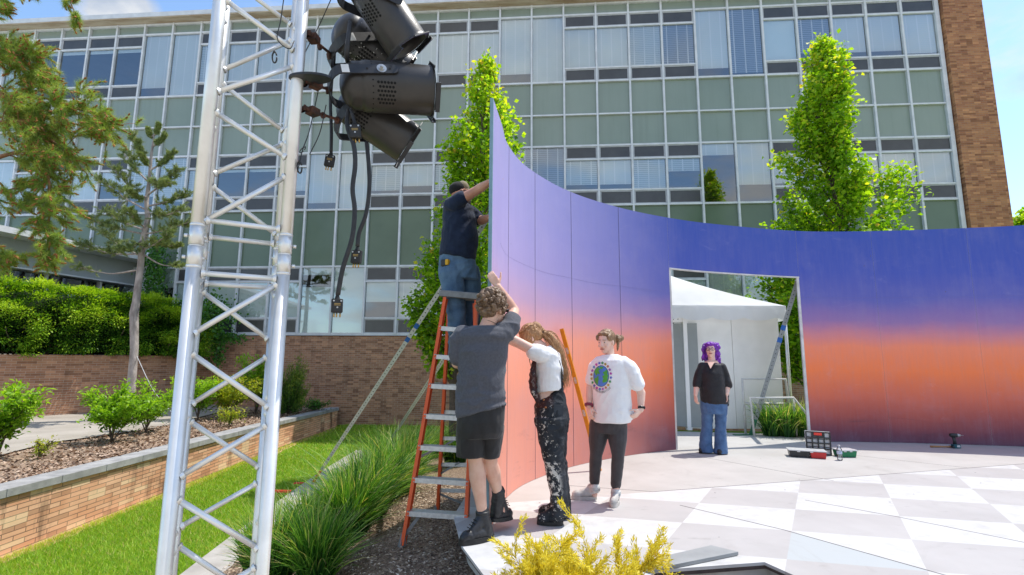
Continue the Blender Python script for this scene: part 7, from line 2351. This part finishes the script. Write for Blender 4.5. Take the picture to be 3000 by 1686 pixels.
def arc_fn(x, y):
    a = PI / 2 - x / 41.; R1, R2_ = 31 - y, 42.5 - y
    return gx + R1 * math.cos(a) * 1.0 + 2, gy + R2_ * math.sin(a)
printed_text('REUSE', lambda x, y: arc_fn(x - 13.5, y), 7.2, 'printed_word')
printed_text('RECYCLE', lambda x, y: arc_fn(x + 18.5, y), 7.2, 'printed_word')
b = MB()
for x0 in (-29, 1.2):                        # triangular arrows mark
    cx, cy = arc_fn(x0, 2.2)
    for j in range(3):
        a = 2 * PI * j / 3 - PI / 2
        a2 = a + 2 * PI / 3 * .72
        p = [(cx + 3.2 * math.cos(a), cy + 3.2 * math.sin(a)), (cx + 3.2 * math.cos(a2), cy + 3.2 * math.sin(a2)), (cx + 1.9 * math.cos(a2), cy + 1.9 * math.sin(a2)), (cx + 1.9 * math.cos(a), cy + 1.9 * math.sin(a))]
        print_poly(b, p, .003)
b.build('recycling_mark', INK, tee3)

# ---------------------------------------------------------------- 4: woman with purple hair in the doorway
YP_ = 7.6
BLOUSE = cloth('sheer_black_blouse', (.022, .022, .026), (.012, .012, .014), rough=.6, spec=.3, bump=.25)
JEAN = cloth('mid_blue_denim', (.10, .19, .36), (.05, .105, .22), bump=.25, scale=9)
HAIR4 = hair_mat('violet_dyed_hair', (.27, .04, .52), (.09, .012, .22), 22, (1, 1, .35))
b = MB()
hc = W(1790, 876, YP_); fwd = V3((-.42, -.90, .10)); up = V3((0, .05, 1))
P4 = head(b, hc, fwd, up, 1.0, 1.05)
cap(b, W(1793, 908, YP_), .055, W(1792, 888, YP_), .054)
FW4 = V3((-.28, -.96, 0)).normalized(); SD4 = V3((.96, -.28, 0)).normalized()
def ring4(vx, vy, a, d): return (W(vx, vy, YP_), SD4 * a, FW4 * d)
b.loft([ring4(1793, 902, .09, .07), ring4(1793, 914, .13, .08), ring4(1794, 940, .15, .12), ring4(1797, 975, .15, .135), ring4(1799, 1005, .16, .135), ring4(1799, 1030, .15, .125)], 20)
for (sx_, sy_, ex, ey, wx, wy, dk, rt_) in ((1767, 920, 1756, 962, 1753, 988, .02, True), (1818, 920, 1834, 962, 1831, 986, -.04, False)):
    s0, e0, w0 = W(sx_, sy_, YP_ + dk), W(ex, ey, YP_ + dk), W(wx, wy, YP_ + dk - .06)
    chain(b, [s0, e0, w0], [.06, .048, .030]); hand(b, w0, V3((0, -.12, -1)), V3((.8 if rt_ else -.8, .3, 0)), .95, .6, .1, not rt_)
for (hx, kx, axx, dk) in ((1783, 1783, 1782, .03), (1818, 1818, 1819, -.03)):
    h0_, k0, a0_ = W(hx, 1015, YP_ + dk), W(kx, 1066, YP_ + dk), W(axx, 1122, YP_ + dk)
    chain(b, [h0_, k0, a0_], [.085, .06, .042])
person4 = fuse(b, .0075, 'person', SK2, origin=(2.93, 7.6, 0), smooth=3)
tag(person4, 'woman with wavy purple hair and glasses in black blouse and jeans standing in the doorway', 'person')
b = MB()
b.loft([ring4(1792, 907, .085, .06), ring4(1792, 913, .160, .10), ring4(1793, 935, .178, .15), ring4(1795, 970, .178, .165), ring4(1799, 1000, .19, .17), ring4(1802, 1009, .192, .165)], 24)
chain(b, [W(1769, 918, YP_ + .02), W(1760, 940, YP_ + .02), W(1756, 962, YP_ + .01)], [.065, .062, .062]); chain(b, [W(1817, 918, YP_ - .04), W(1828, 940, YP_ - .04), W(1834, 962, YP_ - .05)], [.065, .062, .062])
chain(b, [W(1826, 970, YP_), W(1832, 1012, YP_ + .05)], [.05, .03])
fuse(b, .0085, 'blouse', BLOUSE, person4, smooth=3, wrinkle=.007, wscale=7, seed=6)
b = MB(); P_n = [W(1781, 906, YP_ - .14), W(1799, 905, YP_ - .13), W(1789, 922, YP_ - .19)]
b.add([p + V3((0, -.012, 0)) for p in P_n], [(0, 2, 1)]); b.build('neckline', SK2, person4)
b = MB()
b.loft([ring4(1799, 1000, .19, .155), ring4(1800, 1022, .19, .155), ring4(1800, 1034, .18, .145)], 20)
for xk, dk, rows in ((0, .03, ((1783, 1025, .10), (1783, 1066, .085), (1780, 1095, .095), (1780, 1118, .105), (1782, 1131, .112))), (1, -.03, ((1817, 1025, .10), (1817, 1066, .085), (1817, 1095, .092), (1818, 1120, .102), (1818, 1134, .109)))):
    b.loft([(W(x, y, YP_ + dk), SD4 * a * .88, FW4 * a * 1.0) for x, y, a in rows], 18)
fuse(b, .0085, 'jeans', JEAN, person4, smooth=2, wrinkle=.006, wscale=8, stretch=(1, 1, 1.4), seed=4)
rs = random.Random(41); b = MB(); f_, u_, r_ = frame(fwd, up)
ell(b, P4(0, -.03, .045), (.092, .10, .088), (r_, f_, u_), 18); ell(b, P4(0, -.07, -.03), (.088, .055, .10), (r_, f_, u_), 14)
for k in range(90):
    a = rs.uniform(-2.25, 2.25); z = rs.uniform(-.15, .10)
    x, y = math.sin(a), -math.cos(a)
    if y > .42 and z < .06: continue
    rad = .092 + .018 * math.sin(z * 50 + a * 3)
    p = P4(x * rad, -.02 + y * rad, z if y < .3 else max(z, .05))
    chain(b, [p, p + r_ * rs.gauss(0, .012) - u_ * .04, p + r_ * rs.gauss(0, .016) - u_ * .075], [.017, .018, .007])
ell(b, P4(.01, .06, .085), (.065, .035, .024), (r_, f_, u_), 10)
hm4 = fuse(b, .0065, 'hair', HAIR4, person4, smooth=1, wrinkle=.008, wscale=28, stretch=(1, 1, .6))
b = MB()
for k in range(170):
    a = rs.uniform(-2.3, 2.3); x, y = math.sin(a), -math.cos(a)
    if y > .5: continue
    z0 = rs.uniform(-.05, .09); L_ = rs.uniform(.08, .17); ph_ = rs.random() * 6
    b.tube([P4(x * (.100 + .012 * math.sin(9 * s_ + ph_)), -.02 + y * .104, z0 - L_ * s_) + r_ * .012 * math.sin(11 * s_ + ph_) for s_ in np.linspace(0, 1, 9)], [.004 * (1 - .7 * s_) for s_ in np.linspace(0, 1, 9)], 4)
b.build('loose_curls', HAIR4, hm4)
face_bits(P4, 1.0, fwd, up, person4, HAIR4)
b = MB()
for k in (-1, 1):
    ring = [P4(k * .033 + .025 * math.cos(a), .101 - abs(k * .033 + .025 * math.cos(a)) * .18, .005 + .020 * math.sin(a)) for a in np.linspace(0, 2 * PI, 18)]
    b.tube(ring, .0028, 5); b.tube([P4(k * .058, .088, .012), P4(k * .078, 0, .008)], .0025, 5)
b.tube([P4(-.008, .102, .008), P4(.008, .102, .008)], .003, 5); b.build('glasses', GLS, person4)
for hx_, hy_, tox, toy in ((1784, 1128, 1757, 1136), (1818, 1130, 1812, 1142)):
    he, to = G(hx_, hy_, .015), G(tox, toy, .015); to = he + (to - he).normalized() * .25
    b = MB(); boot(b, he + (to - he) * .25 + V3((0, 0, .06)), he, to, s=.85); sh_ = fuse(b, .007, 'shoe', BOOTM, person4, smooth=2)
    b = MB(); sole(b, he, to, Z_, .02, .045, -.013); b.build('sole', BLACK_RUBBER, sh_)

# ---------------------------------------------------------------- 5: man on the ladder
YM = 5.12
TEE5 = cloth('navy_tee_cotton', (.020, .032, .065), (.012, .019, .042), bump=.35)
JEAN5 = cloth('washed_blue_denim', (.13, .22, .33), (.06, .115, .20), bump=.3, scale=8)
LEATH = mat('black_belt_leather', (.015, .014, .013), rough=.4, bump=.1)
b = MB()
hc = W(1157, 490, YM); fwd = V3((.92, .28, .12)); up = V3((-.10, 0, 1))
P5 = head(b, hc, fwd, up, 1.08, 1.08)
cap(b, W(1146, 522, YM), .068, W(1153, 503, YM), .064)
def ring5(vxl, vxr, vy, d, tilt=0): return ringw(vxl, vxr, vy, YM, d, tilt)
b.loft([ring5(1125, 1166, 517, .09), ring5(1114, 1188, 532, .16), ring5(1114, 1194, 565, .18), ring5(1112, 1198, 600, .18), ring5(1110, 1195, 630, .17), ring5(1110, 1188, 655, .145), ring5(1114, 1188, 690, .125)], 20)
sN, eN, wN = W(1143, 513, YM - .19), W(1196, 481, YM - .24), W(1230, 459, YM - .30)        # near arm
chain(b, [W(1135, 520, YM - .12), sN, sN.lerp(eN, .5), eN], [.07, .064, .055, .048]); chain(b, [eN, eN.lerp(wN, .4), wN], [.048, .048, .033])
hand(b, wN, W(1238, 453, YM - .36) - wN, V3((.6, -.4, -.5)), 1.08, .8, .15, True)
sF, eF, wF = W(1182, 540, YM + .16), W(1208, 556, YM + .10), W(1230, 548, YM - .02)
chain(b, [sF, eF, wF], [.065, .052, .034]); hand(b, wF, W(1238, 546, YM - .06) - wF, V3((.3, -.8, -.2)), 1.08, .8, .15, False)
FZ = -.25 + 2.2 * (4 / 8.05)              # rung he stands on
kz = W(1160, 770, YM)
for (hx, kx, dk) in ((1140, 1150, -.09), (1182, 1186, .09)):
    h0_, k0 = W(hx, 690, YM + dk), W(kx, 790, YM + dk * 1.1); a0_ = V3((k0.x, k0.y + .10, k0.z - .44))
    chain(b, [h0_, k0, a0_], [.085, .06, .045])
person5 = fuse(b, .008, 'person', SK3, origin=(-.5, YM, 0), smooth=3)
tag(person5, 'man in cap, navy T-shirt and jeans standing high on the red ladder', 'person')
b = MB()
b.loft([ring5(1122, 1170, 512, .10), ring5(1115, 1188, 524, .18), ring5(1113, 1194, 545, .20), ring5(1112, 1197, 575, .205), ring5(1110, 1201, 600, .21), ring5(1108, 1200, 620, .205), ring5(1106, 1195, 640, .20, 8), ring5(1106, 1192, 646, .19, 14)], 26)
chain(b, [W(1136, 520, YM - .12), W(1143, 515, YM - .18), W(1157, 503, YM - .20)], [.09, .085, .075])
chain(b, [W(1178, 538, YM + .12), W(1192, 546, YM + .14), W(1199, 551, YM + .13)], [.085, .08, .072])
fuse(b, .0085, 'tee_shirt', TEE5, person5, smooth=3, wrinkle=.009, wscale=5.5, seed=11, stretch=(1, 1, 1.4))
b = MB()
b.loft([ring5(1108, 1191, 638, .165), ring5(1105, 1194, 655, .17), ring5(1103, 1198, 680, .17), ring5(1106, 1202, 705, .16)], 22)
for (x0, x1, x2, dk) in ((1134, 1142, 1150, -.09), (1178, 1184, 1187, .09)):
    k0 = W(x2, 795, YM + dk * 1.1); a0_ = V3((k0.x, k0.y + .10, k0.z - .42))
    chain(b, [W(x0, 690, YM + dk), W(x1, 740, YM + dk), k0, k0.lerp(a0_, .5), a0_], [.122, .108, .09, .086, .085])
fuse(b, .0085, 'jeans', JEAN5, person5, smooth=3, wrinkle=.009, wscale=6, stretch=(1, 1, 1.5), seed=13)
b = MB(); c0, a_, b_ = ring5(1107, 1193, 640, .172, 14)
ring_ = [c0 + a_ * 1.01 * math.cos(q) + b_ * math.sin(q) for q in np.linspace(0, 2 * PI, 40)]
for i in range(39):
    p, q = ring_[i], ring_[i + 1]; d = (q - p).normalized(); o = d.cross(Z_)
    b.obox((p + q) / 2, d * ((q - p).length / 2 + .002), o * .004, Z_ * .02)
bel = b.build('belt', LEATH, person5)
TAPEY = mat('yellow_tape_case', (.75, .42, .01), (.6, .33, .01), rough=.4, bump=.02)
tp = W(1119, 664, YM - .17)
b = MB(); b.obox(tp, V3((.035, -.012, 0)), V3((.012, .02, 0)), V3((0, 0, .036))); tmz = link('tape_measure', bevelled(b.mesh(), .012), BLKP, person5)
b = MB(); b.obox(tp + V3((.026, -.018, .004)), V3((.017, -.006, 0)), V3((.008, .019, 0)), V3((0, 0, .030))); link('yellow_case', bevelled(b.mesh(), .008), TAPEY, tmz)
CAPD = cloth('black_cap_mesh', (.022, .02, .02), (.014, .013, .013), bump=.2)
CAPT = cloth('tan_cap_cloth', (.30, .25, .17), (.24, .19, .12), bump=.2)
f_, u_, r_ = frame(fwd, up)
b = MB(); ell(b, P5(0, -.022, .045), (.086, .104, .086), (r_, f_, u_), 20); capo = fuse(b, .007, 'cap', CAPD, person5, smooth=1)
b = MB(); ell(b, P5(0, .025, .062), (.076, .068, .076), (r_, f_, u_), 16); b.build('front_panel', CAPT, capo)
b = MB()
vs, fs = [], []
for i in range(9):
    a = (i - 4) / 4 * 1.25
    for s in (0, .5, 1.):
        for th in (0, 1):
            vs.append(P5(.078 * math.sin(a) * (1 + .05 * s), .075 * math.cos(a) * 1. + .085 * s * math.cos(a * .8) + .012, .038 - .02 * s - .012 * abs(math.sin(a)) + .006 * th))
for i in range(8):
    for j in range(2):
        for th in (0, 1):
            a0 = (i * 3 + j) * 2 + th; f = (a0, a0 + 2, a0 + 8, a0 + 6); fs.append(f if th else f[::-1])
b.add(vs, fs, True); b.build('brim', CAPT, capo)
b = MB(); 
for k in (-1, 1): cap(b, P5(k * .085, -.02, .004), .004, P5(k * .072, .085, .008), .005, 8); cap(b, P5(k * .012, .115, .006), .016, P5(k * .060, .100, .004), .017, 10)
b.build('sunglasses', GLS, person5)
BEARD = hair_mat('grey_beard', (.38, .34, .30), (.18, .14, .12), 60, (1, 1, 1))
b = MB(); ell(b, P5(0, .048, -.088), (.050, .046, .034), (r_, f_, u_), 14); ell(b, P5(0, .096, -.052), (.026, .012, .007), (r_, f_, u_), 10)
for k in (-1, 1): ell(b, P5(k * .052, .03, -.06), (.014, .036, .036), (r_, f_, u_), 10)
fuse(b, .006, 'beard', BEARD, person5, smooth=1, wrinkle=.003, wscale=60)
face_bits(P5, 1.08, fwd, up, person5, BEARD)
for (x2, dk) in ((1150, -.09), (1187, .09)):
    k0 = W(x2, 795, YM + dk * 1.1); a0_ = V3((k0.x, k0.y + .10, k0.z - .44))
    he = a0_ + V3((-.02, .05, -.07)); to = a0_ + V3((-.01, -.2, -.07))
    b = MB(); boot(b, a0_, he, to); bo = fuse(b, .008, 'boot', BOOTM, person5, smooth=2)
    b = MB(); sole(b, he, to, Z_, .026, .05, -.012); b.build('sole', BLACK_RUBBER, bo)
